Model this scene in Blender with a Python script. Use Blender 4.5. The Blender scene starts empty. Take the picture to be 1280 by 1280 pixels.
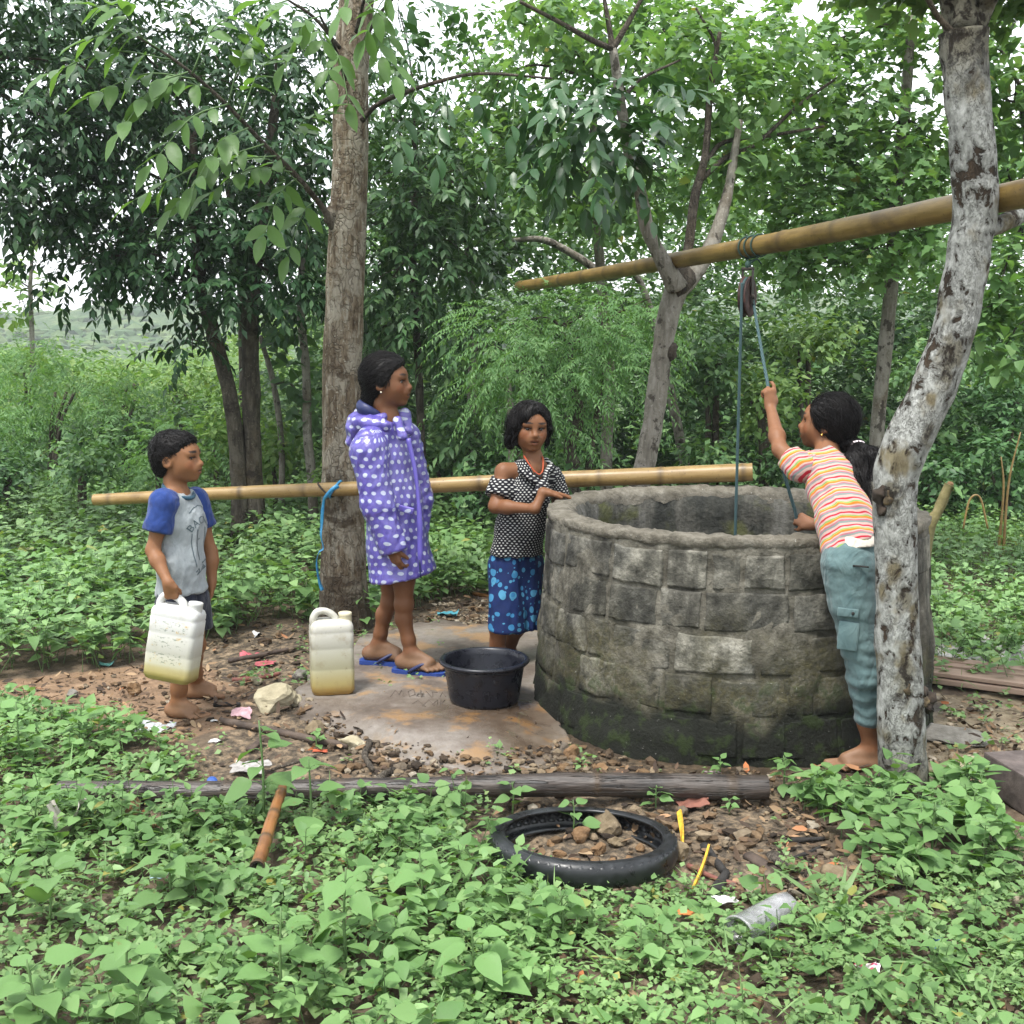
import bpy, bmesh, math, random
import numpy as np
from mathutils import Vector, Matrix
from mathutils.bvhtree import BVHTree

random.seed(7)
rng = np.random.default_rng(7)
sc = bpy.context.scene
COL = sc.collection
R = math.radians
PI = math.pi

# ------------------------------------------------------------------ camera, sky, sun, exposure
CAMH, TH, FPX = 1.5, math.atan(220/1500), 1500.0
cam = bpy.data.cameras.new("camera"); camo = bpy.data.objects.new("camera", cam); COL.objects.link(camo)
camo.location = (0, 0, CAMH); camo.rotation_euler = (PI/2 - TH, 0, 0)
cam.sensor_width = 36; cam.sensor_height = 36; cam.sensor_fit = 'HORIZONTAL'
cam.lens = 36*FPX/1280; cam.clip_start = 0.05; cam.clip_end = 3000
sc.camera = camo

SUN_EL, SUN_AZ = R(66), R(-145)          # azimuth measured from +Y, behind the camera and to its left
world = bpy.data.worlds.new("World"); sc.world = world; world.use_nodes = True
wn = world.node_tree.nodes; wl = world.node_tree.links
for n in list(wn): wn.remove(n)
wo = wn.new('ShaderNodeOutputWorld'); bg = wn.new('ShaderNodeBackground'); bg.inputs[1].default_value = 0.085
sky = wn.new('ShaderNodeTexSky'); sky.sky_type = 'NISHITA'; sky.sun_disc = False
sky.sun_elevation = SUN_EL; sky.sun_rotation = SUN_AZ; sky.air_density = 1.2; sky.dust_density = 2.0
wtc = wn.new('ShaderNodeTexCoord'); wnz = wn.new('ShaderNodeTexNoise'); wnz.inputs['Scale'].default_value = 1.6; wnz.inputs['Detail'].default_value = 4
wcr = wn.new('ShaderNodeValToRGB')
wcr.color_ramp.elements[0].color = (5.6, 5.9, 6.3, 1); wcr.color_ramp.elements[0].position = .3
wcr.color_ramp.elements[1].color = (8.0, 8.1, 8.2, 1); wcr.color_ramp.elements[1].position = .7
wmx = wn.new('ShaderNodeMixRGB'); wmx.inputs[0].default_value = .86
wl.new(wtc.outputs['Generated'], wnz.inputs['Vector']); wl.new(wnz.outputs['Fac'], wcr.inputs[0])
wl.new(sky.outputs[0], wmx.inputs[1]); wl.new(wcr.outputs[0], wmx.inputs[2])
wl.new(wmx.outputs[0], bg.inputs[0]); wl.new(bg.outputs[0], wo.inputs[0])

sun = bpy.data.lights.new("sun", 'SUN'); sun.energy = 1.5; sun.angle = R(14); sun.color = (1, .97, .92)
suno = bpy.data.objects.new("sun", sun); COL.objects.link(suno)
sd = Vector((math.sin(SUN_AZ)*math.cos(SUN_EL), math.cos(SUN_AZ)*math.cos(SUN_EL), math.sin(SUN_EL)))
suno.rotation_euler = sd.to_track_quat('Z', 'Y').to_euler(); suno.location = (0, 0, 30)

vs = sc.view_settings
vs.view_transform = 'Standard'; vs.look = 'None'; vs.gamma = 1; vs.use_curve_mapping = False
vs.exposure = 1.98
sc.cycles.max_bounces = 8; sc.cycles.diffuse_bounces = 4; sc.cycles.glossy_bounces = 3
sc.cycles.transmission_bounces = 6; sc.cycles.transparent_max_bounces = 8
sc.cycles.use_denoising = True
sc.cycles.caustics_reflective = False; sc.cycles.caustics_refractive = False

# ------------------------------------------------------------------ helpers
def A(*v): return np.array(v, float)
def nrm(v):
    v = np.asarray(v, float)
    return v/np.maximum(np.linalg.norm(v, axis=-1, keepdims=True), 1e-9)
def ray(px, py):
    u = (np.asarray(px, float)-640)/FPX; v = (640-np.asarray(py, float))/FPX
    c, s = math.cos(TH), math.sin(TH)
    return np.stack([u, c+v*s, -s+v*c], -1)
def W(px, py, Y):                      # the point at depth Y seen at pixel (px, py) of the 1280 px photograph
    d = ray(px, py); t = np.asarray(Y, float)/d[..., 1]
    return d*t[..., None] + A(0, 0, CAMH)
def G(px, py, z=0.):                   # the point at height z seen there
    d = ray(px, py); t = (z-CAMH)/d[..., 2]
    return d*t[..., None] + A(0, 0, CAMH)
def PXM(Y, z=0.6):                     # metres per pixel at depth Y
    return (Y*math.cos(TH)+(CAMH-z)*math.sin(TH))/FPX
def sstep(a, b, x):
    t = np.clip((x-a)/(b-a), 0, 1); return t*t*(3-2*t)
def _h(i, j, k, s):
    n = (i*73856093) ^ (j*19349663) ^ (k*83492791) ^ (s*2654435)
    n = (n & 0x7fffffff).astype(np.int64)
    n = (n ^ (n >> 13))*1274126177 & 0x7fffffff
    n = (n ^ (n >> 16)) & 0xffff
    return n/65535.
def vnoise(p, s=0):
    p = np.asarray(p, float); i = np.floor(p).astype(np.int64); f = p-i; f = f*f*(3-2*f)
    o = 0
    for a in (0, 1):
        for b in (0, 1):
            for c in (0, 1):
                w = (f[..., 0] if a else 1-f[..., 0])*(f[..., 1] if b else 1-f[..., 1])*(f[..., 2] if c else 1-f[..., 2])
                o = o + w*_h(i[..., 0]+a, i[..., 1]+b, i[..., 2]+c, s)
    return o*2-1
def fbm(p, octv=3, s=0):
    o = 0; a = 1; p = np.asarray(p, float)
    for k in range(octv):
        o = o + a*vnoise(p, s+k); p = p*2.03; a *= .5
    return o
def n2(x, y, f, octv=3, s=0):
    return fbm(np.stack([np.asarray(x)*f, np.asarray(y)*f, np.zeros_like(np.asarray(x, float))+.37], -1), octv, s)
def inpoly(x, y, poly):
    x = np.asarray(x); y = np.asarray(y); r = np.zeros(x.shape, bool); n = len(poly)
    for i in range(n):
        x0, y0 = poly[i]; x1, y1 = poly[(i+1) % n]
        if y0 == y1: continue
        c = ((y0 > y) != (y1 > y)) & (x < (x1-x0)*(y-y0)/(y1-y0)+x0)
        r ^= c
    return r
def gpoly(pts): return [tuple(G(a, b)[:2]) for a, b in pts]

def build_mesh(name, V, polys):
    """polys: list of (n,k) int arrays"""
    me = bpy.data.meshes.new(name)
    V = np.asarray(V, np.float32)
    loops = np.concatenate([np.asarray(p).ravel() for p in polys]) if polys else np.zeros(0, int)
    cnt = np.concatenate([np.full(len(p), np.asarray(p).shape[1]) for p in polys]) if polys else np.zeros(0, int)
    st = np.concatenate([[0], np.cumsum(cnt)[:-1]]) if len(cnt) else np.zeros(0, int)
    me.vertices.add(len(V)); me.vertices.foreach_set('co', V.ravel())
    me.loops.add(len(loops)); me.loops.foreach_set('vertex_index', loops.astype(np.int32))
    me.polygons.add(len(cnt)); me.polygons.foreach_set('loop_start', st.astype(np.int32))
    me.polygons.foreach_set('loop_total', cnt.astype(np.int32))
    me.update(calc_edges=True)
    return me
def smooth(me, on=True):
    me.polygons.foreach_set('use_smooth', np.full(len(me.polygons), on))
def add_attr(me, name, data):
    data = np.asarray(data, np.float32)
    if data.ndim == 1:
        a = me.attributes.new(name, 'FLOAT', 'POINT'); a.data.foreach_set('value', data)
    elif data.shape[1] == 3:
        a = me.attributes.new(name, 'FLOAT_VECTOR', 'POINT'); a.data.foreach_set('vector', data.ravel())
def tag(o, label=None, cat=None, group=None, kind=None):
    if label: o['label'] = label
    if cat: o['category'] = cat
    if group: o['group'] = group
    if kind: o['kind'] = kind
    return o
def thing(name, label, cat, loc, group=None):
    o = bpy.data.objects.new(name, None); COL.objects.link(o); o.location = Vector(loc); o.empty_display_size = .05
    return tag(o, label, cat, group)
def rootloc(p):
    l = Vector((0, 0, 0))
    while p is not None: l = l+p.location; p = p.parent
    return l
def obj(name, V, polys, mat, parent=None, sm=True, attrs=None, origin=None, label=None):
    """one mesh object from world coordinates, its origin at `origin` (or its parent's)"""
    V = np.asarray(V, float)
    base = rootloc(parent) if parent is not None else Vector((0, 0, 0))
    org = A(*base) if origin is None else A(*origin)
    me = build_mesh(name, V-org, polys)
    smooth(me, sm)
    if attrs:
        for k, d in attrs.items(): add_attr(me, k, d)
    if mat: me.materials.append(mat)
    o = bpy.data.objects.new(name, me); COL.objects.link(o)
    if parent is not None: o.parent = parent
    o.location = Vector(org)-base
    if label: o['label'] = label
    return o
class MB:
    def __init__(s): s.V = []; s.P = []; s.n = 0; s.at = {}
    def add(s, V, polys, **at):
        V = np.asarray(V, float); s.V.append(V)
        for p in polys: s.P.append(np.asarray(p)+s.n)
        for k, d in at.items(): s.at.setdefault(k, []).append(np.asarray(d, float))
        s.n += len(V); return s
    def build(s, name, mat, parent=None, **kw):
        by = {}
        for p in s.P: by.setdefault(p.shape[1], []).append(p)
        at = {k: np.concatenate(d) for k, d in s.at.items()} or None
        return obj(name, np.concatenate(s.V), [np.concatenate(v) for v in by.values()], mat, parent, attrs=at, **kw)

def catmull(P, n):
    P = np.asarray(P, float); Q = np.vstack([2*P[0]-P[1], P, 2*P[-1]-P[-2]])
    t = np.linspace(0, len(P)-1, n); i = np.minimum(t.astype(int), len(P)-2); f = (t-i)[:, None]
    a, b, c, d = Q[i], Q[i+1], Q[i+2], Q[i+3]
    return .5*((2*b)+(-a+c)*f+(2*a-5*b+4*c-d)*f**2+(-a+3*b-3*c+d)*f**3)
def tube(P, r, ns=8, n=None, noise=0, nf=8, seed=0, cap=True, rfun=None):
    P = np.asarray(P, float); r = np.broadcast_to(np.asarray(r, float), (len(P),))
    if n:
        t0 = np.linspace(0, 1, len(P)); P2 = catmull(P, n); r = np.interp(np.linspace(0, 1, n), t0, r); P = P2
    m = len(P); T = nrm(np.gradient(P, axis=0))
    N = np.zeros_like(P); a = A(0, 0, 1) if abs(T[0, 2]) < .9 else A(0, 1, 0)
    N[0] = nrm(a-T[0]*np.dot(a, T[0]))
    for i in range(1, m):
        v = N[i-1]-T[i]*np.dot(N[i-1], T[i]); N[i] = nrm(v)
    B = np.cross(T, N); th = np.linspace(0, 2*PI, ns, endpoint=False)
    dirs = N[:, None]*np.cos(th)[None, :, None]+B[:, None]*np.sin(th)[None, :, None]
    rr = r[:, None]*np.ones((1, ns))
    if noise:
        q = P[:, None]+dirs*r[:, None, None]
        rr = rr*(1+noise*fbm(q*nf, 3, seed))
    V = (P[:, None]+dirs*rr[..., None]).reshape(-1, 3)
    i = np.arange(m-1)[:, None]*ns; j = np.arange(ns)[None]; j2 = (j+1) % ns
    F = np.stack([i+j, i+j2, i+ns+j2, i+ns+j], -1).reshape(-1, 4)
    polys = [F]
    if cap:
        V = np.vstack([V, P[0], P[-1]]); c0 = m*ns; jj = np.arange(ns); j2 = (jj+1) % ns
        polys.append(np.concatenate([np.stack([np.full(ns, c0), j2, jj], -1), np.stack([np.full(ns, c0+1), (m-1)*ns+jj, (m-1)*ns+j2], -1)]))
    return V, polys
def lathe(prof, ns, c, closed=False):
    prof = np.asarray(prof, float); th = np.linspace(0, 2*PI, ns, endpoint=False); m = len(prof)
    V = np.stack([prof[:, 0][:, None]*np.cos(th), prof[:, 0][:, None]*np.sin(th), prof[:, 1][:, None]+0*th], -1).reshape(-1, 3)+np.asarray(c)
    k = m if closed else m-1
    i = np.arange(k)[:, None]*ns; i2 = ((np.arange(k)+1) % m)[:, None]*ns; j = np.arange(ns)[None]; j2 = (j+1) % ns
    return V, [np.stack([i+j, i+j2, i2+j2, i2+j], -1).reshape(-1, 4)]
def grid_faces(nu, nv):               # vertex index = iu*nv+iv
    i = np.arange(nu-1)[:, None]*nv; j = np.arange(nv-1)[None]
    return np.stack([i+j, i+nv+j, i+nv+j+1, i+j+1], -1).reshape(-1, 4)
def box(c, sz, Rm=None, bev=0):
    bm = bmesh.new(); bmesh.ops.create_cube(bm, size=1)
    for v in bm.verts: v.co = Vector((v.co.x*sz[0], v.co.y*sz[1], v.co.z*sz[2]))
    if bev: bmesh.ops.bevel(bm, geom=list(bm.edges), offset=bev, segments=2, affect='EDGES', profile=.6)
    V = np.array([v.co[:] for v in bm.verts]); bm.verts.index_update()
    by = {}
    for f in bm.faces: by.setdefault(len(f.verts), []).append([v.index for v in f.verts])
    bm.free()
    if Rm is not None: V = V@np.asarray(Rm).T
    return V+np.asarray(c), [np.array(v) for v in by.values()]
_ico = {}
def ico(sub):
    if sub not in _ico:
        bm = bmesh.new(); bmesh.ops.create_icosphere(bm, subdivisions=sub, radius=1)
        bm.verts.index_update()
        _ico[sub] = (np.array([v.co[:] for v in bm.verts]), np.array([[v.index for v in f.verts] for f in bm.faces])); bm.free()
    return _ico[sub]
def rotz(a): c, s = math.cos(a), math.sin(a); return A(c, -s, 0, s, c, 0, 0, 0, 1).reshape(3, 3)
def euler(x, y, z): return np.array(Matrix.Rotation(z, 3, 'Z')@Matrix.Rotation(y, 3, 'Y')@Matrix.Rotation(x, 3, 'X'))
def stone(c, sz, seed=0, sub=3, rough=.25, flat=6, rot=None):
    V, F = ico(sub); V = V.copy(); r = np.random.default_rng(seed)
    for k in range(flat):                       # broken faces
        n = nrm(r.normal(size=3)); h = r.uniform(.55, .85); d = V@n; V = V-np.where(d > h, d-h, 0)[:, None]*n
    V = V*(1+rough*fbm(V*1.6+seed*3.1, 4, seed))[:, None]
    V = V*np.asarray(sz)
    if rot is None: rot = euler(0, 0, r.uniform(0, 6))
    return V@np.asarray(rot).T+np.asarray(c), [F]

# ------------------------------------------------------------------ materials
def newmat(name):
    m = bpy.data.materials.new(name); m.use_nodes = True
    nt = m.node_tree
    for n in list(nt.nodes): nt.nodes.remove(n)
    out = nt.nodes.new('ShaderNodeOutputMaterial')
    return m, nt, out
class NB:
    """small node-building helper"""
    def __init__(s, name): s.m, s.nt, s.out = newmat(name)
    def n(s, t, **kw):
        nd = s.nt.nodes.new(t)
        for k, v in kw.items():
            if k.startswith('i_'): nd.inputs[k[2:].replace('_', ' ')].default_value = v
            else: setattr(nd, k, v)
        return nd
    def l(s, a, b): s.nt.links.new(a, b)
    def coord(s, kind='Object', scale=(1, 1, 1)):
        tc = s.n('ShaderNodeTexCoord'); mp = s.n('ShaderNodeMapping'); mp.inputs['Scale'].default_value = scale
        s.l(tc.outputs[kind], mp.inputs['Vector']); return mp.outputs[0]
    def geo(s, scale=(1, 1, 1)):
        g = s.n('ShaderNodeNewGeometry'); mp = s.n('ShaderNodeMapping'); mp.inputs['Scale'].default_value = scale
        s.l(g.outputs['Position'], mp.inputs['Vector']); return mp.outputs[0]
    def attr(s, name):
        return s.n('ShaderNodeAttribute', attribute_name=name)
    def noise(s, vec, scale, detail=4, rough=.6, dist=0):
        nd = s.n('ShaderNodeTexNoise'); nd.inputs['Scale'].default_value = scale; nd.inputs['Detail'].default_value = detail
        nd.inputs['Roughness'].default_value = rough; nd.inputs['Distortion'].default_value = dist
        if vec is not None: s.l(vec, nd.inputs['Vector'])
        return nd.outputs['Fac']
    def vor(s, vec, scale, feature='F1', out='Distance', dims='3D', rand=1):
        nd = s.n('ShaderNodeTexVoronoi', feature=feature, voronoi_dimensions=dims); nd.inputs['Scale'].default_value = scale
        nd.inputs['Randomness'].default_value = rand
        if vec is not None: s.l(vec, nd.inputs['Vector'])
        return nd.outputs[out]
    def ramp(s, fac, stops, interp='LINEAR'):
        nd = s.n('ShaderNodeValToRGB'); cr = nd.color_ramp; cr.interpolation = interp
        while len(cr.elements) < len(stops): cr.elements.new(.5)
        for e, (p, c) in zip(cr.elements, stops):
            e.position = p; e.color = (*c, 1) if len(c) == 3 else c
        s.l(fac, nd.inputs[0]); return nd.outputs[0]
    def fr(s, fac, a, b, lo=0., hi=1.):
        nd = s.n('ShaderNodeMapRange'); nd.inputs['From Min'].default_value = a; nd.inputs['From Max'].default_value = b
        nd.inputs['To Min'].default_value = lo; nd.inputs['To Max'].default_value = hi
        nd.interpolation_type = 'SMOOTHSTEP'
        s.l(fac, nd.inputs['Value']); return nd.outputs[0]
    def mix(s, fac, a, b, mode='MIX'):
        nd = s.n('ShaderNodeMixRGB', blend_type=mode)
        for k, v in ((0, fac), (1, a), (2, b)):
            if isinstance(v, (int, float)): nd.inputs[k].default_value = v
            elif isinstance(v, (tuple, list)): nd.inputs[k].default_value = (*v[:3], 1)
            else: s.l(v, nd.inputs[k])
        return nd.outputs[0]
    def math(s, op, a, b=None, c=None):
        nd = s.n('ShaderNodeMath', operation=op)
        for k, v in enumerate((a, b, c)):
            if v is None: continue
            if isinstance(v, (int, float)): nd.inputs[k].default_value = v
            else: s.l(v, nd.inputs[k])
        return nd.outputs[0]
    def sep(s, v):
        nd = s.n('ShaderNodeSeparateXYZ'); s.l(v, nd.inputs[0]); return nd.outputs
    def comb(s, x, y, z=0.):
        nd = s.n('ShaderNodeCombineXYZ')
        for k, v in enumerate((x, y, z)):
            if isinstance(v, (int, float)): nd.inputs[k].default_value = v
            else: s.l(v, nd.inputs[k])
        return nd.outputs[0]
    def bump(s, h, strength=.5, dist=.01):
        nd = s.n('ShaderNodeBump'); nd.inputs['Strength'].default_value = strength; nd.inputs['Distance'].default_value = dist
        s.l(h, nd.inputs['Height']); return nd.outputs[0]
    def principled(s, col, rough=.7, normal=None, spec=.4, **kw):
        b = s.n('ShaderNodeBsdfPrincipled')
        if isinstance(col, (tuple, list)): b.inputs['Base Color'].default_value = (*col[:3], 1)
        else: s.l(col, b.inputs['Base Color'])
        if isinstance(rough, (int, float)): b.inputs['Roughness'].default_value = rough
        else: s.l(rough, b.inputs['Roughness'])
        b.inputs['Specular IOR Level'].default_value = spec
        if normal is not None: s.l(normal, b.inputs['Normal'])
        for k, v in kw.items():
            key = k.replace('_', ' ')
            if isinstance(v, (int, float)): b.inputs[key].default_value = v
            elif isinstance(v, (tuple, list)): b.inputs[key].default_value = v
            else: s.l(v, b.inputs[key])
        return b
    def done(s, sh):
        s.l(sh if not hasattr(sh, 'outputs') else sh.outputs[0], s.out.inputs['Surface']); return s.m

def simple(name, stops, scale=20, rough=.7, bump=.3, bd=.004, stretch=(1, 1, 1), detail=5, spec=.35, **kw):
    b = NB(name); v = b.coord('Object', stretch); n = b.noise(v, scale, detail)
    col = b.ramp(n, [(.25+.5*i/max(1, len(stops)-1), c) for i, c in enumerate(stops)])
    return b.done(b.principled(col, rough, b.bump(b.noise(v, scale*3, 4), bump, bd), spec, **kw))

def leafmat(name, dark, mid, light, transl=.35, rough=.45, yellow=.03, spec=.4, big=.6):
    b = NB(name)
    g = b.n('ShaderNodeNewGeometry')
    col = b.ramp(g.outputs['Random Per Island'], [(0, dark), (.55, mid), (.93, light), (1-yellow*.5, light), (1, (.30, .25, .05) if yellow > 0 else light)])
    nz = b.noise(b.geo(), big, 3)
    col = b.mix(b.fr(nz, .35, .7, .0, .55), col, b.mix(.5, col, mid), 'MIX')
    hs = b.n('ShaderNodeHueSaturation'); b.l(col, hs.inputs['Color'])
    b.l(b.fr(nz, .3, .7, .8, 1.2), hs.inputs['Value'])
    col = b.mix(b.fr(b.noise(b.geo(), 42, 3), .66, .73, 0, .55), hs.outputs[0], (.17, .155, .055)) if yellow > 0 else hs.outputs[0]
    p = b.principled(col, rough, b.bump(b.noise(b.geo(), 60, 2), .25, .004), spec)
    t = b.n('ShaderNodeBsdfTranslucent')
    tc = b.mix(1., col, (1.25, 1.3, .55), 'MULTIPLY'); b.l(tc, t.inputs['Color'])
    ms = b.n('ShaderNodeMixShader'); ms.inputs[0].default_value = transl
    b.l(p.outputs[0], ms.inputs[1]); b.l(t.outputs[0], ms.inputs[2])
    return b.done(ms)

M = {}
M['leaf_ground'] = leafmat('leaf_ground', (0.100, 0.193, 0.067), (0.147, 0.265, 0.095), (0.216, 0.344, 0.134), .28, .5)
M['leaf_weed'] = leafmat('leaf_weed', (0.090, 0.181, 0.058), (0.131, 0.242, 0.081), (0.180, 0.299, 0.110), .32, .52, 0.03, .25)
M['leaf_clover'] = leafmat('leaf_clover', (0.108, 0.199, 0.065), (0.152, 0.260, 0.091), (0.209, 0.317, 0.123), .3, .55)
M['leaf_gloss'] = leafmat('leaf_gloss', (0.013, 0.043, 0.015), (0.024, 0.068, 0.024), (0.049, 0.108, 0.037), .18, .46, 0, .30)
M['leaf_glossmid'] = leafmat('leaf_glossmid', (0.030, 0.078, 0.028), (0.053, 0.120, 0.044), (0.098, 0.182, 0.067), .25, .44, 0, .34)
M['leaf_hero'] = leafmat('leaf_hero', (0.073, 0.149, 0.042), (0.104, 0.201, 0.058), (0.140, 0.247, 0.079), .45, .42, 0, .4)
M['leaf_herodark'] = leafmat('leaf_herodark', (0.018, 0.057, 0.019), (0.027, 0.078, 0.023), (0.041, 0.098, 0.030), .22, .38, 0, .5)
M['leaf_broad'] = leafmat('leaf_broad', (0.082, 0.170, 0.058), (0.122, 0.226, 0.082), (0.178, 0.290, 0.118), .45, .5, 0.01, .25)
M['leaf_broadmid'] = leafmat('leaf_broadmid', (0.055, 0.118, 0.047), (0.079, 0.160, 0.064), (0.116, 0.215, 0.090), .4, .5, .01, .25)
M['leaf_feather'] = leafmat('leaf_feather', (0.079, 0.172, 0.061), (0.116, 0.230, 0.085), (0.177, 0.299, 0.122), .38, .6, .0, .25)
M['leaf_shrub'] = leafmat('leaf_shrub', (0.084, 0.164, 0.045), (0.128, 0.228, 0.064), (0.209, 0.304, 0.095), .32, .55, .02, .3)
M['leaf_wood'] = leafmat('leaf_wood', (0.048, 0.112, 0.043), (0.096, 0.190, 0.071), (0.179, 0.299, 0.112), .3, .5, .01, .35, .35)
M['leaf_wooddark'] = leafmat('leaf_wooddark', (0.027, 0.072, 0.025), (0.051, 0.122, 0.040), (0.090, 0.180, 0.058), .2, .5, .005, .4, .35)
M['leaf_dry'] = simple('leaf_dry', [(.10, .055, .03), (.22, .13, .07), (.30, .20, .11)], 12, .8)
M['stem'] = simple('stem', [(.07, .13, .04), (.10, .17, .06)], 30, .6)
M['twig'] = simple('twig', [(.05, .04, .03), (.11, .09, .07)], 20, .85)

def bark_lichen():
    b = NB('bark_lichen'); v = b.geo((1, 1, .75)); vs_ = b.geo((1, 1, .35))
    n1 = b.noise(v, 23, 7, .68, .4); n2_ = b.noise(vs_, 30, 5, .65); n3 = b.noise(v, 5, 3)
    pale = b.ramp(b.noise(v, 45, 4), [(.3, (.15, .152, .138)), (.5, (.265, .27, .25)), (.72, (.38, .385, .365))])
    tan = b.ramp(b.noise(v, 26, 4), [(.3, (.075, .060, .034)), (.7, (.19, .165, .105))])
    dark = b.ramp(n2_, [(.3, (.010, .008, .006)), (.7, (.055, .038, .024))])
    f = b.math('ADD', b.math('MULTIPLY', n1, .75), b.math('MULTIPLY', n3, .28))
    cr = b.noise(b.geo((1, 1, .7)), 75, 6, .7, .8); crk = b.math('MULTIPLY', b.fr(b.math('ABSOLUTE', b.math('SUBTRACT', cr, .5)), .022, .006), b.fr(b.noise(v, 9, 3), .38, .6, .05, .6))
    c = b.mix(b.fr(f, .438, .476), dark, b.mix(b.fr(b.noise(v, 8, 3), .52, .66), pale, tan)); c = b.mix(crk, c, (.05, .04, .03))
    at = b.attr('base'); c = b.mix(at.outputs['Fac'], c, b.mix(b.fr(n1, .45, .55), (.03, .024, .017), (.13, .12, .09)))
    h = b.math('ADD', b.math('MULTIPLY', b.fr(f, .40, .52), .8), b.math('ADD', b.math('MULTIPLY', n2_, .5), b.math('MULTIPLY', crk, -.4)))
    return b.done(b.principled(c, .9, b.bump(h, .9, .012), .2))
M['bark_lichen'] = bark_lichen()
def bark_grey(name, c0, c1, c2, sc_=1., fs=.5, spots=0):
    b = NB(name); v = b.geo((1, 1, .18)); w = b.geo((.6, .6, 1.8)); g = b.geo()
    n1 = b.noise(v, 34*sc_, 6, .65, .3); n2_ = b.noise(w, 9*sc_, 4); n3 = b.noise(g, 2.2, 3); n4 = b.noise(g, 60, 3)
    c = b.ramp(n1, [(.32, c0), (.5, c1), (.68, c2)])
    c = b.mix(b.fr(n2_, .52, .68, 0, .75), c, b.mix(.5, c0, c1))
    c = b.mix(b.fr(n3, .5, .7, 0, .6), c, (.085, .060, .032))
    c = b.mix(b.fr(n4, .62, .70, 0, .75), c, b.mix(1, c2, (1.25, 1.3, 1.3), 'MULTIPLY')); n5 = b.noise(b.geo((1, 1, .8)), 7, 5, .6); c = b.mix(b.fr(n5, .52, .60, 0, .8), c, b.mix(.35, c2, c1)); n6 = b.noise(b.geo((.8, .8, 1.6)), 5, 5, .65); c = b.mix(b.fr(n6, .56, .64, 0, .85), c, c0)
    dv = b.n('ShaderNodeVectorMath', operation='ADD'); b.l(b.geo((1, 1, .17)), dv.inputs[0]); dn = b.n('ShaderNodeTexNoise'); dn.inputs['Scale'].default_value = 14; b.l(g, dn.inputs['Vector'])
    sv = b.n('ShaderNodeVectorMath', operation='SCALE'); sv.inputs['Scale'].default_value = .09; b.l(dn.outputs['Color'], sv.inputs[0]); b.l(sv.outputs[0], dv.inputs[1])
    fis = b.fr(b.vor(dv.outputs[0], 38*sc_, 'DISTANCE_TO_EDGE'), .12, .01); fis = b.math('MULTIPLY', fis, b.fr(b.noise(g, 18, 3), .35, .6, .1, 1.)); pl_ = b.sep(b.vor(dv.outputs[0], 38*sc_, 'F1', 'Color'))[0]
    c = b.mix(b.fr(pl_, .6, .95, 0, .22), c, c2); c = b.mix(b.fr(pl_, .35, .05, 0, .25), c, c0); c = b.mix(b.math('MULTIPLY', fis, fs), c, b.mix(.5, c0, (.012, .010, .008)))
    if spots: c = b.mix(b.fr(b.noise(b.geo((1, 1, .8)), 16, 5, .65), .56, .62, 0, spots), c, (.025, .020, .015))
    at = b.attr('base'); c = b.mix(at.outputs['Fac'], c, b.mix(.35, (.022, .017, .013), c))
    h = b.math('ADD', n1, b.math('MULTIPLY', n2_, .7)); h = b.math('SUBTRACT', h, b.math('MULTIPLY', fis, fs))
    return b.done(b.principled(c, .92, b.bump(h, .9, .012), .2))
M['bark_a'] = bark_grey('bark_a', (.055, .038, .023), (.165, .130, .088), (.32, .30, .245))
M['bark_dark'] = bark_grey('bark_dark', (.022, .018, .014), (.065, .055, .042), (.125, .108, .085), 1., .35)
M['bark_pale'] = bark_grey('bark_pale', (.095, .086, .068), (.185, .17, .14), (.27, .255, .22), 1., .12, .8)
M['bark_branch'] = bark_grey('bark_branch', (.03, .025, .02), (.075, .063, .05), (.14, .12, .095), 2)

def leafless(): pass
def bamboo(name, a, bb, dk, grey=0):
    b = NB(name); v = b.coord('Object', (.12, 1, 1)); n = b.noise(v, 60, 5); n2_ = b.noise(b.geo(), 7, 4); n3 = b.noise(b.geo(), 90, 2)
    c = b.ramp(n, [(.3, a), (.7, bb)])
    c = b.mix(b.fr(n2_, .45, .72, 0, .7), c, dk)
    c = b.mix(b.fr(n3, .62, .72, 0, .6), c, b.mix(.4, dk, (.02, .015, .01)))
    if name == 'bamboo_wet': sp = b.noise(b.coord('Object', (.05, 1, 1)), 110, 3); c = b.mix(b.fr(sp, .56, .62, 0, .85), c, (.006, .005, .0045)); c = b.mix(b.fr(b.noise(b.geo(), 4, 4), .5, .66, 0, .55), c, (.10, .086, .075)); n = b.math('SUBTRACT', n, b.math('MULTIPLY', b.fr(sp, .56, .62), .8))
    at = b.attr('node'); c = b.mix(at.outputs['Fac'], c, (.055, .035, .018))
    return b.done(b.principled(c, .42, b.bump(n, .25 if name != 'bamboo_wet' else .9, .002 if name != 'bamboo_wet' else .006), .45))
M['bamboo'] = bamboo('bamboo', (.21, .13, .040), (.30, .205, .082), (.12, .066, .018))
M['bamboo_green'] = bamboo('bamboo_green', (.120, .075, .018), (.225, .150, .045), (.060, .034, .010))
M['bamboo_wet'] = bamboo('bamboo_wet', (.014, .011, .009), (.062, .048, .039), (.009, .007, .006))
M['bamboo_rot'] = bamboo('bamboo_rot', (.185, .072, .022), (.25, .12, .042), (.07, .030, .013))
M['wood_dark'] = simple('wood_dark', [(.025, .018, .014), (.06, .043, .033), (.11, .08, .06)], 14, .75, .6, .004, (1, 1, 1))
M['wood_red'] = simple('wood_red', [(.09, .032, .024), (.16, .06, .045), (.22, .10, .075)], 14, .75, .6)
M['char'] = simple('char', [(.010, .009, .008), (.03, .027, .025)], 30, .8, .7)
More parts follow.
